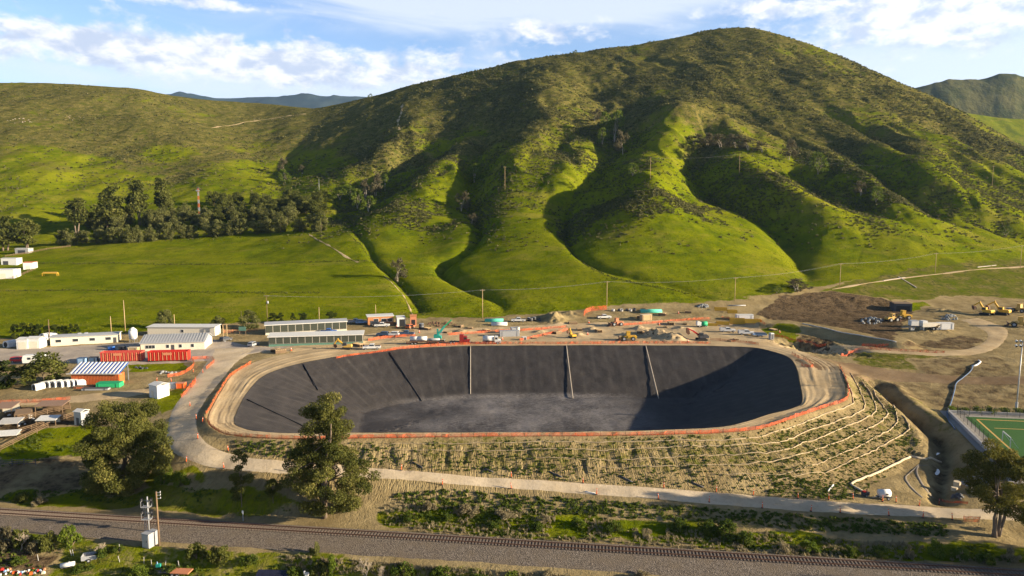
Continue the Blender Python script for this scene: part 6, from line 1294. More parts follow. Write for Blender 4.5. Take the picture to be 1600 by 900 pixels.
    for x in (-3, 3): MB().box((x, 0, .7), (.25, 2.2, 1.5)).build('leg', P['steel'], t)
    crate_ = thing('machine_box', 'small white cabin left of the cream screening plant', 'cabin', put(1427, 509), .0); MB().box((0, 0, 1.2), (3, 2.4, 2.0)).build('body', P['white'], crate_); MB().box((0, 0, 2.25), (3.2, 2.6, .1)).build('roof', P['galv'], crate_)
    # trailers
    t = thing('caravan', 'white caravan with a window at the left of the yard', 'caravan', put(57, 568), .2); MB().prism([(-3.4, .5), (3.3, .5), (3.5, 1.6), (2.9, 2.9), (-3.2, 2.9), (-3.5, 1.7)], -1.2, 1.2).build('body', P['white'], t); MB().box((-1.5, -1.22, 1.9), (1.0, .04, .7)).build('window', P['glass'], t); MB().box((.5, 0, 3.0), (1.0, .8, .25)).build('roof_vent', P['galv'], t); wheels(t, (.3,), 1.1, .36)
    t = thing('equipment_trailer', 'blue trailer at the right end of the white utility pickups', 'trailer', put(1187, 526), -.1); MB().box((0, 0, .85), (5, 2, .3)).build('deck', P['pale_blue'], t); MB().box((.3, -1, 1.25), (4.4, .08, .5)).build('side_board', P['navy'], t); MB().box((.3, 1, 1.25), (4.4, .08, .5)).build('side_board', P['navy'], t); wheels(t, (-.6, .5), .95, .35)
    t = thing('portable_toilet', 'white and grey portable toilet at the end of the yard', 'toilet', put(1205, 530), .3); MB().box((0, 0, 1.1), (1.4, 1.4, 2.2)).build('body', P['silver'], t); MB().box((0, 0, 2.3), (1.5, 1.5, .22), taper=(.8, .8)).build('roof', P['white'], t); MB().box((0, -.72, 1.05), (.9, .04, 1.9)).build('door', P['dark_grey'], t)
    t = thing('tank_trailer', 'white water tank trailer parked beside the road below the wattles', 'trailer', put(1381, 780), .0); MB().cyl((-1.05, 0, 1.25), (1.05, 0, 1.25), .72, n=18).build('tank', P['white'], t, True); MB().box((.2, -.7, 1.25), (.5, .08, .3)).build('label_plate', P['dark_grey'], t); MB().box((0, 0, .5), (2.6, 1.2, .12)).build('chassis', P['dark_grey'], t); MB().bar((-1.3, 0, .5), (-2.2, 0, .4), .1).build('drawbar', P['steel'], t); wheels(t, (.5,), .65, .34, .22)
    t = thing('water_pump', 'dark pump unit at the end of the lowest straw wattle', 'pump', put(1352, 775), .2); MB().box((0, 0, .5), (1.3, .8, .7)).build('engine', P['dark_grey'], t); MB().cyl((.3, 0, .85), (.3, 0, 1.4), .1, n=8).build('exhaust', P['rust'], t); MB().box((-.3, 0, .95), (.5, .6, .25)).build('fuel_tank', P['red'], t); wheels(t, (-.2,), .5, .25, .15)
vehicles()
# ------------------------------------------------------------------ poles and wires
TOPS = {}
def pole(px, y0, y1, label, arms=0, mat='pale_wood', r=.16, ext=None, group='utility poles', key=None):
    p = put(px, y0); h = float(zat(px, y1, p.y)) - p.z; t = thing('utility_pole', label, 'utility pole', p, 0, group); MB().cyl((0, 0, -.3), (0, 0, h), r, r * .7, 8).build('post', P[mat], t, True)
    for i in range(arms):
        a = MB().box((0, 0, h - .5 - i * 1.3), (2.2, .14, .14)).build('crossarm', P[mat], t)
        for x in (-1, -.5, .5, 1): MB().cyl((x, 0, h - .43 - i * 1.3), (x, 0, h - .22 - i * 1.3), .06, n=6).build('insulator', P['galv'], a)
    if ext == 'can': MB().cyl((.45, -.1, h * .70), (.45, -.1, h * .70 + 1.1), .38, n=10).build('transformer', P['galv'], t, True)
    TOPS[key or px] = p + Vector((0, 0, h)); return t
def poles():
    for a in ((78, 534, 499, 'brown pole in the dark hedge row behind the cream office', 0, 'wood'), (174, 519, 494, 'short pole left of the white silo', 0), (196, 519, 469, 'tall pole behind the white silo', 0), (273, 512, 491, 'pole beside the rounded tree behind the long cream office', 0), (378, 513, 486, 'pole in front of the broad tree at the field edge', 0), (418, 506, 461, 'pole with a transformer can behind the dark glazed sheds', 1, 'wood'), (499, 504, 480, 'pole behind the right half of the dark glazed sheds', 0), (587, 490, 476, 'short pole behind the timber pavilion', 0), (754, 497, 452, 'pole at the field edge above the red truck', 1), (948, 483, 439, 'pole at the field edge behind the tall orange net', 1), (1148, 470, 433, 'pole at the field edge above the white container', 1),
              (1312, 448, 411, 'roadside pole at the foot of the right slope, leftmost of three', 1), (1461, 427, 395, 'roadside pole at the foot of the right slope, middle of three', 1), (1594, 418, 383, 'roadside pole at the right edge, rightmost of three', 1), (499, 306, 279, 'pale pole above the thick wood', 0, 'galv'), (789, 297, 260, 'pole on the spur left of the central gully', 1), (1016, 279, 246, 'pale pole on top of the central cone shaped spur', 0), (1155, 272, 240, 'pole on the spur right of the central cone', 0), (1550, 291, 259, 'pole on the right spur', 1)):
        pole(a[0], a[1], a[2], a[3], a[4], a[5] if len(a) > 5 else 'pale_wood', .16 if a[1] > 400 else .15, 'can' if 'transformer' in a[3] else None)
    p = put(249, 853); h = float(zat(249, 768, p.y)) - p.z; t = thing('utility_pole', 'brown wooden pole with small crossarms beside the railway signal', 'utility pole', p); MB().cyl((0, 0, -.3), (0, 0, h), .17, .13, 10).build('post', P['wood'], t, True)
    for z in (.1, .55, 1.1): MB().box((.35, 0, h - z - .1), (.7, .08, .08)).build('crossarm', P['galv'], t); MB().cyl((.68, 0, h - z - .06), (.68, 0, h - z + .16), .06, n=6).build('insulator', P['white'], t)
    def wire(pts, label, dx):
        out = []
        for a, b in zip(pts[:-1], pts[1:]):
            for k in range(12): s = k / 12; q = a.lerp(b, s); q.z -= 4 * s * (1 - s) * (b - a).length * .018; out.append(q + Vector((dx, 0, -.25)))
        out.append(pts[-1] + Vector((dx, 0, -.25))); o = MB().tube([q - out[0] for q in out], .018, 4).build('power_line', P['galv'], None); o.location = out[0]; tag(o, label, 'power line')
    ks = [418, 754, 948, 1148, 1312, 1461, 1594]; pts = [TOPS[k] for k in ks]; e = pts[-1] + (pts[-1] - pts[-2]) * 1.0
    wire(pts + [e], 'power line along the field edge, near side wire', -.9); wire(pts + [e], 'power line along the field edge, far side wire', .9)
    hp = [TOPS[k] for k in (789, 1016, 1155, 1550)]; wire(hp, 'thin power line across the spurs of the hill', 0)
    # lattice tower in the grove
    p = put(312, 348); h = float(zat(311, 294, p.y)) - p.z; t = thing('lattice_tower', 'slender red and white lattice tower rising from the grove', 'tower', p); n = 9; w0, w1 = .55, .38
    for k in range(n):
        z0, z1 = h * k / n, h * (k + 1) / n; a = w0 + (w1 - w0) * k / n; b = w0 + (w1 - w0) * (k + 1) / n; mb = MB(); c = [(-1, -1), (1, -1), (1, 1), (-1, 1)]
        for i in range(4):
            x, y = c[i]; x2, y2 = c[(i + 1) % 4]; mb.bar((x * a, y * a, z0), (x * b, y * b, z1), .16); mb.bar((x * a, y * a, z0), (x2 * b, y2 * b, z1), .10); mb.bar((x * b, y * b, z1), (x2 * b, y2 * b, z1), .10)
        mb.build('section', P['rust_orange' if k % 2 == 0 else 'silver'], t)
    MB().cyl((0, 0, h - .2), (0, 0, h + .5), 1.3, n=10).build('antenna', P['dark_grey'], t); MB().cyl((.9, -1.0, h * .22), (.9, -1.4, h * .22), 1.0, n=14).build('dish', P['white'], t); MB().box((0, -.9, h * .93), (2.6, .5, 1.1)).build('antenna', P['galv'], t)
    # floodlight mast by the pitch
    p = put(1587, 648); h = float(zat(1591, 533, p.y)) - p.z; t = thing('floodlight_mast', 'tall slender floodlight mast beside the sports pitch', 'floodlight', p); MB().cyl((0, 0, 0), (.2, 0, h), .2, .11, 10).build('mast', P['galv'], t, True); MB().cyl((0, 0, 2.0), (.03, 0, 3.4), .34, n=10).build('control_box', P['galv'], t)
    for k, z in enumerate((0, -1.2)):
        MB().box((.2, 0, h + z), (4.0, .12, .12)).build('crossarm', P['galv'], t)
        for x in (-1.7, -.6, .6, 1.7): l = MB().cyl((.2 + x, -.3, h + z - .1), (.2 + x, .05, h + z + .25), .32, .2, 10).build('lamp', P['white'], t); MB().cyl((.2 + x, -.36, h + z - .14), (.2 + x, -.30, h + z - .1), .29, n=10).build('lens', P['glass'], l)
poles()

# ------------------------------------------------------------------ sports pitch
def pitch():
    def pz(a, b, dz=0): x, y = unproj_z(a, b, PITCH_Z); return Vector((float(x), float(y), PITCH_Z + dz))
    A, B, D = pz(1508, 651), pz(1700, 659), pz(1566, 705); ex = (B - A).normalized(); ey = Vector((-ex.y, ex.x, 0)); back = (D - A).dot(ey); ex2 = (D - A).normalized()
    # outline from its back left corner: along the back edge and down the left edge
    L, W_ = 75.0, 46.0; c = [A, A + ex * L, A + ex * L + ex2 * W_, A + ex2 * W_]
    n = NT('artificial turf', .9, .1); s = n.noise(.05, 2); n.color(n.mix(n.ramp(n.noise(2.5, 4), .3, .7), (.030, .085, .018), (.045, .115, .026))); n.bump(n.noise(9, 2), .3, .05)
    def sheet(name, q, mat, dz):
        o = face_mesh(name, [Vector((v.x, v.y, PITCH_Z + dz)) for v in q], [[0, 1, 2, 3]], mat); return structure(o)
    m_ap = mat_road('concrete apron', (.27, .25, .22), (.34, .31, .27), (.2, .18, .16)); sheet('pavement', [A - ex * 5 - ex2 * 5, A + ex * (L + 5) - ex2 * 5, A + ex * (L + 5) + ex2 * (W_ + 5), A - ex * 5 + ex2 * (W_ + 5)], m_ap, 0)
    sheet('sports_pitch', c, n.m, .03)
    yl, wl = P['dull_yellow'], P['white']
    def line(a, b, w, mat):
        d = (b - a).normalized(); s_ = Vector((-d.y, d.x, 0)) * w / 2; sheet('pitch_marking', [a - s_, b - s_, b + s_, a + s_], mat, .04)
    a1 = A + ex * 2.2 + ex2 * 2.2; line(a1, a1 + ex * 70, .45, yl); line(a1, a1 + ex2 * 40, .45, yl); line(A + ex * 4 + ex2 * 9.5, A + ex * 60 + ex2 * 9.5, .35, yl)
    # kerb round the pitch
    for p, q, lab in ((A - ex * 3.2 - ex2 * 3, A + ex * L - ex2 * 3, 'pale concrete wall along the back of the sports pitch'), (A - ex * 3.2 - ex2 * 2.6, A - ex * 3.2 + ex2 * W_, 'pale concrete wall down the left side of the sports pitch')):
        o = MB().bar(Vector((0, 0, .3)), q - p + Vector((0, 0, .3)), .45, .9).build('concrete_wall', P['concrete']); o.location = p; tag(o, lab, 'wall')
    for p, d, n_, lab in ((A - ex * 1.6 - ex2 * 1.4, ex, 22, 'dark mesh fence along the back of the sports pitch'), (A - ex * 1.6 - ex2 * 1.4, ex2, 14, 'dark mesh fence down the left side of the sports pitch')):
        t = thing('mesh_fence', lab, 'fence', p); nt_ = NT('wire mesh', .6); nt_.color((.03, .035, .03)); tr = nt_.N.new('ShaderNodeBsdfTransparent'); mx = nt_.N.new('ShaderNodeMixShader'); mx.inputs[0].default_value = .72; nt_.L.new(nt_.b.outputs[0], mx.inputs[1]); nt_.L.new(tr.outputs[0], mx.inputs[2]); nt_.L.new(mx.outputs[0], nt_.N['Material Output'].inputs[0])
        e = d * (n_ - 1) * 3; MB().add([(0, 0, .1), e + Vector((0, 0, .1)), e + Vector((0, 0, 2.4)), (0, 0, 2.4)], [(0, 1, 2, 3)]).build('mesh', nt_.m, t); pr = MB().cyl((0, 0, 0), (0, 0, 2.6), .05, n=6).build('post', P['black'], t)
        for i in range(1, n_): c2 = link(pr.copy()); c2.parent = t; c2.location = d * 3 * i
    g = pz(1572, 694); t = thing('football_goal', 'white football goal frame on the sports pitch behind the right tree', 'goal', g, math.atan2(ex2.y, ex2.x)); w = 5.0; h = 2.3
    MB().bar((-w / 2, 0, 0), (-w / 2, 0, h), .14).build('post', P['white'], t); MB().bar((w / 2, 0, 0), (w / 2, 0, h), .14).build('post', P['white'], t); MB().bar((-w / 2, 0, h), (w / 2, 0, h), .14).build('crossbar', P['white'], t)
    for s_ in (-1, 1): MB().bar((s_ * w / 2, 0, h), (s_ * w / 2, 1.6, 0), .08).build('brace', P['white'], t)
    # hedge of yellow bushes behind the pitch
    r = np.random.default_rng(9); base = None
    for i in range(22):
        q = A - ex * 2 + ex * (i * 3.2) - ex2 * 4.6; q.z = float(h_at(q.x, q.y))
        if base is None:
            base = thing('shrub', '', 'shrub', q); cl = crown_clumps(r, 1.0, [(.05, .8, 0, 0), (.5, .9, 0, 0), (.95, .4, 0, 0)], 12, .35); leaf_part('foliage', r, cl, 500, .25, LEAF['bright'], base); MB().cyl((0, 0, -.1), (0, 0, .5), .05, n=5).build('stem', P['bark'], base); o = base
        else: o = dup(base, q, r.random() * 6)
        o.scale = (1.7, 1.7, 1.3 + .5 * r.random()); o['label'] = 'yellowish green shrub in the row behind the sports pitch'; o['group'] = 'shrubs behind the sports pitch'
pitch()

# ------------------------------------------------------------------ railway signal, cabinets and the garden plots below the line
def foreground_bits():
    p = put(229, 826); k = mpp(p.y); h = 44 * k + 1.0; p = put(231, 832); h = float(zat(229, 776, p.y)) - p.z; t = thing('railway_signal', 'silver railway signal ladder mast with two platforms and dark lamp heads', 'signal', p)
    MB().cyl((.25, 0, 0), (.25, 0, h), .11, n=8).build('mast', P['silver'], t, True); mb = MB()
    for x in (-.55, -.2): mb.bar((x, .1, 0), (x, .1, h * .72), .05)
    for i in range(12): mb.bar((-.55, .1, .3 + i * h * .06), (-.2, .1, .3 + i * h * .06), .035)
    mb.build('ladder', P['silver'], t)
    for z in (.38, .72):
        pl = MB().box((0, 0, h * z), (1.5, .9, .07)).build('platform', P['silver'], t); mb = MB()
        for x in (-.72, .72): mb.bar((x, -.42, h * z), (x, -.42, h * z + 1.0), .05); mb.bar((x, .42, h * z), (x, .42, h * z + 1.0), .05); mb.bar((x, -.42, h * z + 1.0), (x, .42, h * z + 1.0), .05)
        mb.bar((-.72, .42, h * z + 1.0), (.72, .42, h * z + 1.0), .05); mb.build('railing', P['silver'], pl)
        for x in (-.75, .85): hd = MB().box((x, .1, h * z + 1.05), (.42, .12, 1.0)).build('lamp_head', P['black'], t); MB().cyl((x, -.02, h * z + 1.2), (x, -.30, h * z + 1.2), .16, n=10, caps=False).build('hood', P['dark_grey'], hd)
    for x, w_, lab in ((232, 1.5, 'taller grey signal cabinet at the foot of the signal mast'), (239, 1.2, 'narrow grey signal cabinet right of the taller one')):
        t = thing('signal_cabinet', lab, 'cabinet', put(x, 854 - (x - 232) * .5), -.35); hh = 2.35 if x == 232 else 2.3; MB().box((0, 0, hh / 2), (w_, 1.1, hh)).build('body', P['silver'], t); MB().box((0, 0, hh + .06), (w_ + .15, 1.25, .14)).build('roof', P['galv'], t); d = MB().box((0, -.57, hh / 2), (w_ - .2, .05, hh - .3)).build('door', P['galv'], t); MB().box((.3, -.62, hh / 2), (.06, .06, .3)).build('handle', P['dark_grey'], d)
    t = thing('marker_sign', 'small white railway marker post on the bank left of the tall eucalyptus', 'marker', put(380, 814)); MB().cyl((0, 0, -.1), (0, 0, 2.0), .07, n=6).build('post', P['galv'], t); MB().box((0, -.08, 1.75), (.28, .04, .45)).build('plate', P['white'], t)
    # garden plots
    t = thing('water_tank', 'long white plastic tank lying in the garden plot', 'tank', put(106, 886), .35); MB().cyl((-1.0, 0, .4), (1.0, 0, .4), .4, n=12).build('tank', P['white'], t, True); MB().box((0, 0, .04), (1.6, .7, .08)).build('cradle', P['wood'], t); MB().cyl((.2, 0, .78), (.2, 0, .9), .14, n=8).build('lid', P['galv'], t)
    t = thing('box_trailer', 'open grey box trailer tipped in the garden', 'trailer', put(141, 875), .3); MB().box((0, 0, .35), (2.2, 1.5, .08)).build('floor', P['galv'], t)
    for a, b in (((0, .75, .7), (2.2, .06, .7)), ((0, -.75, .7), (2.2, .06, .7)), ((-1.1, 0, .7), (.06, 1.44, .7))): MB().box(a, b).build('side_board', P['silver'], t)
    wheels(t, (0,), .85, .3, .2)
    t = thing('flatbed_trailer', 'low flatbed trailer with pale wooden deck near the bottom edge', 'trailer', put(284, 898), -.08); MB().box((0, 0, .6), (3.0, 1.6, .14)).build('deck', P['salmon'], t); MB().box((-2.3, 0, .55), (2.6, 1.3, .1)).build('deck', P['dark_grey'], t); wheels(t, (-1.1, -.3), .8, .3, .2); MB().bar((-3.4, 0, .5), (-4.3, 0, .45), .1).build('drawbar', P['dark_grey'], t)
    t = thing('solar_panel', 'tilted solar panel array at the bottom edge of the picture', 'solar panel', put(425, 907), -.05); 
    for j in range(2):
        for i in range(5): pn = MB().box((-2.1 + i * 1.05, j * .98 - .3, .62 + j * .34), (1.02, 1.0, .05), 0).build('panel', P['solar'], t); pn.data.transform(Matrix.Translation((-2.1 + i * 1.05, j * .98 - .3, .62 + j * .34)) @ Matrix.Rotation(.33, 4, 'X') @ Matrix.Translation((2.1 - i * 1.05, -j * .98 + .3, -.62 - j * .34)))
    for x in (-2, 0, 2): MB().cyl((x, .6, -.2), (x, .6, .75), .05, n=6).build('leg', P['steel'], t); MB().cyl((x, -.5, -.2), (x, -.5, .45), .05, n=6).build('leg', P['steel'], t)
    MB().box((0, .2, 1.18), (5.3, .05, .04)).build('frame', P['galv'], t) if False else None
    t = thing('weather_box', 'white box on a post right of the solar panels', 'box', put(477, 905)); MB().cyl((0, 0, -.1), (0, 0, .9), .06, n=6).build('post', P['galv'], t); MB().box((.3, 0, .85), (.55, .5, .4)).build('box', P['white'], t); MB().cyl((-.1, 0, .9), (-.1, 0, 1.35), .2, .15, 10).build('globe', P['white'], t, True)
    cols = ['white', 'red', 'pale_blue', 'white', 'cream', 'salmon', 'white', 'orange', 'dark_red', 'galv']; r = random.Random(8); cn = {'white': 'white', 'red': 'red', 'pale_blue': 'pale blue', 'cream': 'cream', 'salmon': 'pinkish', 'orange': 'orange', 'dark_red': 'dark red', 'galv': 'grey'}
    for i in range(26):
        c = cols[i % 10]; x = 2 + (i * 2.75) + r.uniform(-1, 1); y = 893 + r.uniform(-4, 6); o = MB(); w = r.uniform(.22, .38); o.box((0, 0, w * .5), (w * 1.4, w, w), taper=(.7, .7)); o.box((0, 0, w * 1.05), (w * .4, w * .4, w * .3)); o = o.build('garden_sack', P[c]); o.location = put(x, y); o.rotation_euler.z = r.random() * 3; tag(o, f'{cn[c]} sack in the colourful heap at the lower left corner', 'sack', f'{cn[c]} sacks in the lower left heap')
    for x, y in ((60, 876), (112, 868), (115, 868), (187, 878), (225, 880), (237, 884), (258, 886), (280, 886), (187, 860)):
        o = MB().cyl((0, 0, -.1), (0, 0, 1.05), .05, .04, 6); o.cyl((0, 0, 1.05), (0, 0, 1.09), .055, n=6); o = o.build('garden_stake', P['concrete']); o.location = put(x, y); o.rotation_euler = (r.uniform(-.1, .1), r.uniform(-.15, .15), 0); tag(o, 'pale stake standing in the garden plot below the railway', 'stake', 'pale garden stakes')
    t = thing('garden_pump', 'small teal pump by the flatbed trailer', 'pump', put(248, 887)); MB().box((0, 0, .4), (.7, .5, .5)).build('body', P['teal'], t); MB().cyl((-.2, 0, .65), (-.2, 0, 1.0), .08, n=8).build('pipe', P['pale_blue'], t)
    # bare branching bushes at the bottom
    rg = random.Random(21)
    for x, y, hh, lab in ((572, 905, 3.3, 'bare pale branching bush at the bottom edge, larger one'), (600, 906, 2.2, 'bare pale bush right of the larger branching one'), (160, 868, 2.2, 'bare pale sapling in the garden below the signal'), (33, 858, 2.8, 'bare pale trunked sapling at the far left below the railway'), (928, 800, 1.4, '')):
        if not lab: continue
        p = put(x, min(y, 928)); mb = MB()
        def grow(a, d, L, r_, n_):
            b = a + d * L; mb.tube([a, a.lerp(b, .5) + Vector((rg.uniform(-.05, .05), rg.uniform(-.05, .05), .02)) * L, b], [r_, r_ * .85, r_ * .7], 5)
            if n_ == 0: return
            for _ in range(3 if n_ > 1 else 4): d2 = (d + Vector((rg.uniform(-.8, .8), rg.uniform(-.8, .8), rg.uniform(-.2, .5)))).normalized(); grow(b, d2, L * rg.uniform(.6, .85), r_ * .62, n_ - 1)
        for _ in range(3): grow(Vector((rg.uniform(-.2, .2), rg.uniform(-.2, .2), -.1)), Vector((rg.uniform(-.6, .6), rg.uniform(-.6, .6), 1)).normalized(), hh * .33, .075, 4)
        o = mb.build('bare_bush', P['dry_twig']); o.location = p; tag(o, lab, 'bush')
    # feeder in the field, stockpiles of rock
    t = thing('cattle_feeder', 'yellow cattle feeder frame standing in the left field', 'feeder', put(79, 431), .05); w = 8.0
    for x in (-w / 2, w / 2):
        for y in (-.8, .8): MB().bar((x, y, 0), (x, y, 1.7), .22).build('leg', P['yellow'], t)
    MB().box((0, 0, 1.55), (w, 1.7, .4)).build('trough', P['yellow'], t); MB().box((0, 0, 2.0), (w, .15, .5)).build('rail', P['dull_yellow'], t)
    base = {}
    def rocks(cx, cy, rx, ry, n_, sz, lab, grp, mat='rock', hgt=1.0):
        for i in range(n_):
            a = rg.random() * 6.28; q = math.sqrt(rg.random()); p = put(cx + rx * q * math.cos(a), cy + ry * q * math.sin(a)); s = sz * rg.uniform(.6, 1.3); p.z += (1 - q) * hgt
            kk = (mat, i % 4)
            if kk not in base:
                bm = bmesh.new(); bmesh.ops.create_icosphere(bm, subdivisions=2, radius=.5)
                for v in bm.verts: v.co *= 1 + .5 * (float(vnoise(np.array([v.co.x * 3 + i * 7]), np.array([v.co.y * 3 + v.co.z * 2]), i)[0])); v.co.z *= .75
                me = bpy.data.meshes.new('boulder'); bm.to_mesh(me); bm.free(); me.materials.append(P[mat]); base[kk] = me
            o = link(bpy.data.objects.new('boulder', base[kk])); o.location = p; o.scale = (s, s * rg.uniform(.7, 1.1), s); o.rotation_euler = (rg.random(), rg.random(), rg.random() * 6); tag(o, lab, 'boulder', grp)
    rocks(1100, 479, 10, 3, 30, 1.0, 'grey boulder in the heap at the back of the yard', 'grey boulders at the back of the yard'); rocks(1362, 502, 18, 5, 46, 1.1, 'grey boulder in the heap at the foot of the dark soil mound', 'grey boulders by the soil mound', hgt=1.5); rocks(1484, 497, 14, 4, 36, 1.1, 'grey boulder in the heap behind the screening plant', 'grey boulders behind the screening plant', hgt=1.5); rocks(1524, 752, 24, 9, 60, .8, 'blue grey boulder in the heap left of the right edge tree', 'blue grey boulders by the right tree', hgt=.8); rocks(1497, 776, 9, 4, 14, .8, 'dark boulder near the road below the straw bales', 'dark boulders by the road', 'dark_grey', .4); rocks(690, 507, 26, 4, 34, .9, 'dark scrap piece on the back of the yard left of the pipes', 'dark scrap pieces at the back of the yard', 'rust', .4); rocks(845, 500, 6, 2, 8, .9, 'dark lump beside the drums', 'dark lumps by the drums', 'dark_grey', .3); rocks(25, 655, 30, 12, 20, .7, 'pale clutter piece in the animal pens', 'pale clutter in the animal pens', 'concrete', .1); rocks(225, 574, 14, 3, 10, .8, 'dark scrap lump in the grass in front of the red bins', 'dark lumps in front of the red bins', 'dark_grey', .2); rocks(262, 583, 14, 3, 14, .8, 'grey scrap lump beside the track below the right red bin', 'grey lumps below the right red bin', 'rock', .2); pass
    for x, y, r0, h0, lab in ((1495, 762, .65, 1.3, 'upright straw bale by the rock heap at the right'), (1491, 767, .6, .7, 'straw bale lying by the upright one'), (1520, 770, .6, .8, 'straw bale among the rocks by the right tree')): o = MB().cyl((0, 0, 0), (0, 0, h0), r0, n=12); o.cyl((0, 0, h0 * .5), (0, 0, h0 * .5 + .05), r0 * 1.02, n=12); o = o.build('straw_bale', P['straw']); o.location = put(x, y); tag(o, lab, 'straw bale')
    rocks(25, 190, 26, 5, 16, 1.9, 'pale rock in the outcrop high on the left hill, near the left edge', 'pale rocks at the left edge of the left hill', 'pale_rock', .0); rocks(118, 185, 22, 5, 14, 1.8, 'pale rock in the outcrop high on the left hill, right of the edge one', 'pale rocks high on the left hill', 'pale_rock', .0); rocks(420, 186, 50, 3, 18, 1.3, 'pale rock along the trail on the left hill', 'pale rocks along the left hill trail', 'pale_rock', .0)
    for a, b, lab in (((1380, 439), (1414, 434), 'pale concrete drain beside the field road, left part'), ((1404, 433), (1432, 450), 'grey concrete drain running down to the dark soil'), ((1527, 418), (1556, 415), 'pale concrete drain beside the field road near the right edge')):
        p, q = put(*a), put(*b); o = MB().bar(Vector((0, 0, .2)), q - p + Vector((0, 0, .2)), .6, .4).build('drain_channel', P['tube_tan']); o.location = p; tag(o, lab, 'drain')
    # clutter of the yard
    pal = None; cone = None
    YARD = [(x, y) for x, y in ((640,517),(668,515),(690,517),(720,511),(735,513),(850,524),(870,521),(905,516),(918,523),(935,519),(1000,520),(1030,508),(1048,507),(1070,507),(920,505),(1000,497),(1035,493),(1060,490),(1075,489),(895,506),(655,520),(700,520),(1208,516),(1218,520),(540,535),(560,541),(455,548),(430,549),(438,551),(620,512),(612,506),(760,517),(785,531),(835,529),(1040,512),(1075,535),(1140,534),(1150,531))]
    for i, (x, y) in enumerate(YARD):
        if i % 3 != 2:
            if pal is None:
                pal = thing('pallet', '', 'pallet', (0, 0, 0)); mb = MB()
                for k in range(6): mb.box((-.9 + k * .36, 0, .34), (.24, 1.6, .06))
                mb.build('deck', P['pale_wood'], pal)
                for yy in (-.7, 0, .7): MB().box((0, yy, .15), (2.1, .16, .3)).build('bearer', P['wood'], pal)
                o = pal
            else: o = dup(pal, (0, 0, 0))
            o.location = put(x, y); s = rg.uniform(.9, 1.5); o.scale = (s * rg.uniform(.8, 1.6), s, s * rg.uniform(1, 2.6)); o.rotation_euler.z = rg.random() * 3; o['label'] = 'small pallet of materials lying on the tan dirt of the yard'; o['group'] = 'pallets in the dirt yard'
        else:
            if cone is None:
                cone = thing('traffic_cone', '', 'traffic cone', (0, 0, 0)); MB().cyl((0, 0, .05), (0, 0, .9), .26, .05, 10).build('cone', P['orange'], cone); MB().box((0, 0, .03), (.7, .7, .06)).build('base', P['black'], cone); MB().cyl((0, 0, .5), (0, 0, .68), .16, .12, 10).build('reflective_band', P['white'], cone); o = cone
            else: o = dup(cone, (0, 0, 0))
            o.location = put(x, y); o.scale = (1.3, 1.3, 1.3); o['label'] = 'orange traffic cone standing on the tan dirt of the yard'; o['group'] = 'cones in the dirt yard'
    # water
    wm = NT('muddy water', .06, .5); wm.color((.10, .105, .11)); wm.bump(wm.noise(3, 2), .03, .05)
    for pts in ([(1447, 697), (1452, 697), (1463, 706), (1468, 712), (1455, 711), (1448, 706)], [(1459, 733), (1466, 734), (1468, 742), (1463, 744)]):
        q = pxl(pts); z = float(min(h_at(q[:, 0], q[:, 1]))) + .45; q = smooth_poly(q, True, 30); V = [(x, y, z) for x, y in q]; me = bpy.data.meshes.new('water'); me.from_pydata(V, [], [tuple(range(30))]); me.materials.append(wm.m); structure(link(bpy.data.objects.new('water', me)))
    mud = mat_road('pale mud', (.20, .17, .135), (.25, .215, .17), (.16, .135, .105))
    for a in ([(1436, 726), (1428, 733), (1415, 745), (1420, 757), (1430, 768), (1442, 778)], [(1450, 727), (1436, 728), (1432, 738), (1440, 755), (1450, 768), (1460, 779)]):
        q = pxl(a); d = np.array([.9, .25]); structure(ribbon('mud_track', q - d * .45, q + d * .45, mud, 60, 5, .07))
    # pen fences
    def rail_fence(line, label, hgt=1.3, mat='wood', step=2.4):
        q = resample(np.asarray(line), False, max(2, int(np.linalg.norm(np.diff(np.asarray(line), axis=0), axis=1).sum() / step) + 1)); z = h_at(q[:, 0], q[:, 1]); b = Vector((*q[0], z[0])); t = thing('rail_fence', label, 'fence', b); pr = MB().box((0, 0, hgt / 2 - .1), (.13, .13, hgt + .2)).build('post', P[mat], t)
        for i in range(len(q)): c = pr if i == 0 else link(pr.copy()); c.parent = t; c.location = Vector((*q[i], z[i])) - b
        for zz in (.45, .85, 1.2):
            mb = MB()
            for i in range(len(q) - 1): mb.bar(Vector((*q[i], z[i] + zz)) - b, Vector((*q[i + 1], z[i + 1] + zz)) - b, .05, .12)
            mb.build('rail', P[mat], t)
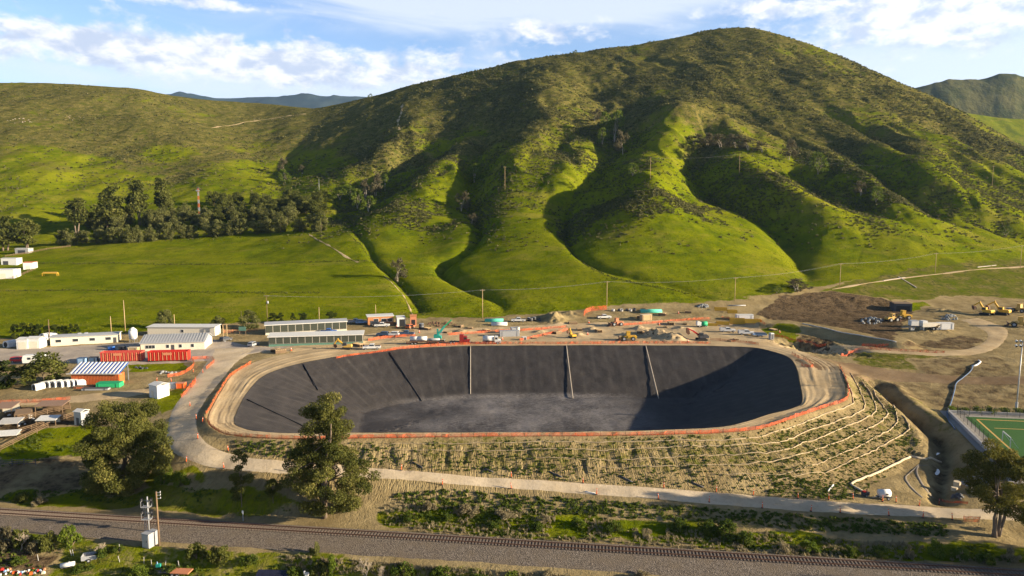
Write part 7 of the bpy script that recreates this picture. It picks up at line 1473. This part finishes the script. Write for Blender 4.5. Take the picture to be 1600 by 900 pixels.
    rail_fence(pxl([(0, 668), (55, 652), (110, 640)]), 'dark wooden rail fence across the animal pens behind the shelters'); rail_fence(pxl([(30, 678), (80, 662), (122, 650)]), 'dark wooden rail fence in front of the brown roofed shelter'); rail_fence(pxl([(0, 706), (40, 686), (75, 668)]), 'weathered boundary fence between the pens and the green field', 1.2, 'wood'); rail_fence(pxl([(0, 728), (30, 727), (56, 727)]), 'thin dark fence panels on the bank at the left edge', 1.5, 'dark_grey'); rail_fence(pxl([(8, 402), (60, 393), (110, 386)]), 'dark fence along the path below the grove', 1.6, 'wood', 5); rail_fence(pxl([(20, 436), (35, 430), (55, 422)]), 'dark fence in front of the rusty roofed farm shed', 1.6, 'wood', 4)
    rail_fence(pxl([(350, 521), (375, 520), (402, 518)]), 'pinkish rail fence at the yard edge left of the glazed sheds', 1.6, 'salmon', 3)
    t = thing('site_sign', 'green sign board on two posts at the yard edge', 'sign', put(379, 524), .0); MB().box((0, 0, 2.6), (2.8, .1, 1.6)).build('board', P['green_trim'], t)
    for x in (-1.2, 1.2): MB().cyl((x, .1, -.1), (x, .1, 3.2), .09, n=6).build('post', P['wood'], t)
    t = thing('timber_gantry', 'tall timber frame left of the green sign board', 'frame', put(352, 527), .1)
    for x in (-.7, .7): MB().bar((x, 0, -.1), (x, 0, 5.0), .25).build('post', P['pale_wood'], t)
    MB().bar((-.9, 0, 5.0), (.9, 0, 5.0), .25).build('beam', P['pale_wood'], t)
    suv(353, 533, 1.2, 'dark_grey', 'dark car parked under the timber frame'); suv(396, 541, 1.4, 'silver', 'silver car at the left end of the front glazed shed'); pickup(4, 553, .3, 'red', 'red pickup at the left edge of the yard') if False else suv(30, 566, .1, 'red', 'red car left of the white caravan')
foreground_bits()

# ------------------------------------------------------------------ air
def haze():
    n = bpy.data.materials.new('haze'); n.use_nodes = True; t = n.node_tree; t.nodes.clear(); o = t.nodes.new('ShaderNodeOutputMaterial'); v = t.nodes.new('ShaderNodeVolumePrincipled'); v.inputs['Density'].default_value = HAZE; v.inputs['Color'].default_value = (.42, .66, 1.0, 1); v.inputs['Anisotropy'].default_value = .2; t.links.new(v.outputs[0], o.inputs['Volume'])
    o = MB().box((0, 4700, 650), (16000, 10600, 1500)).build('haze', n); stuff(o)
if HAZE > 0: haze()
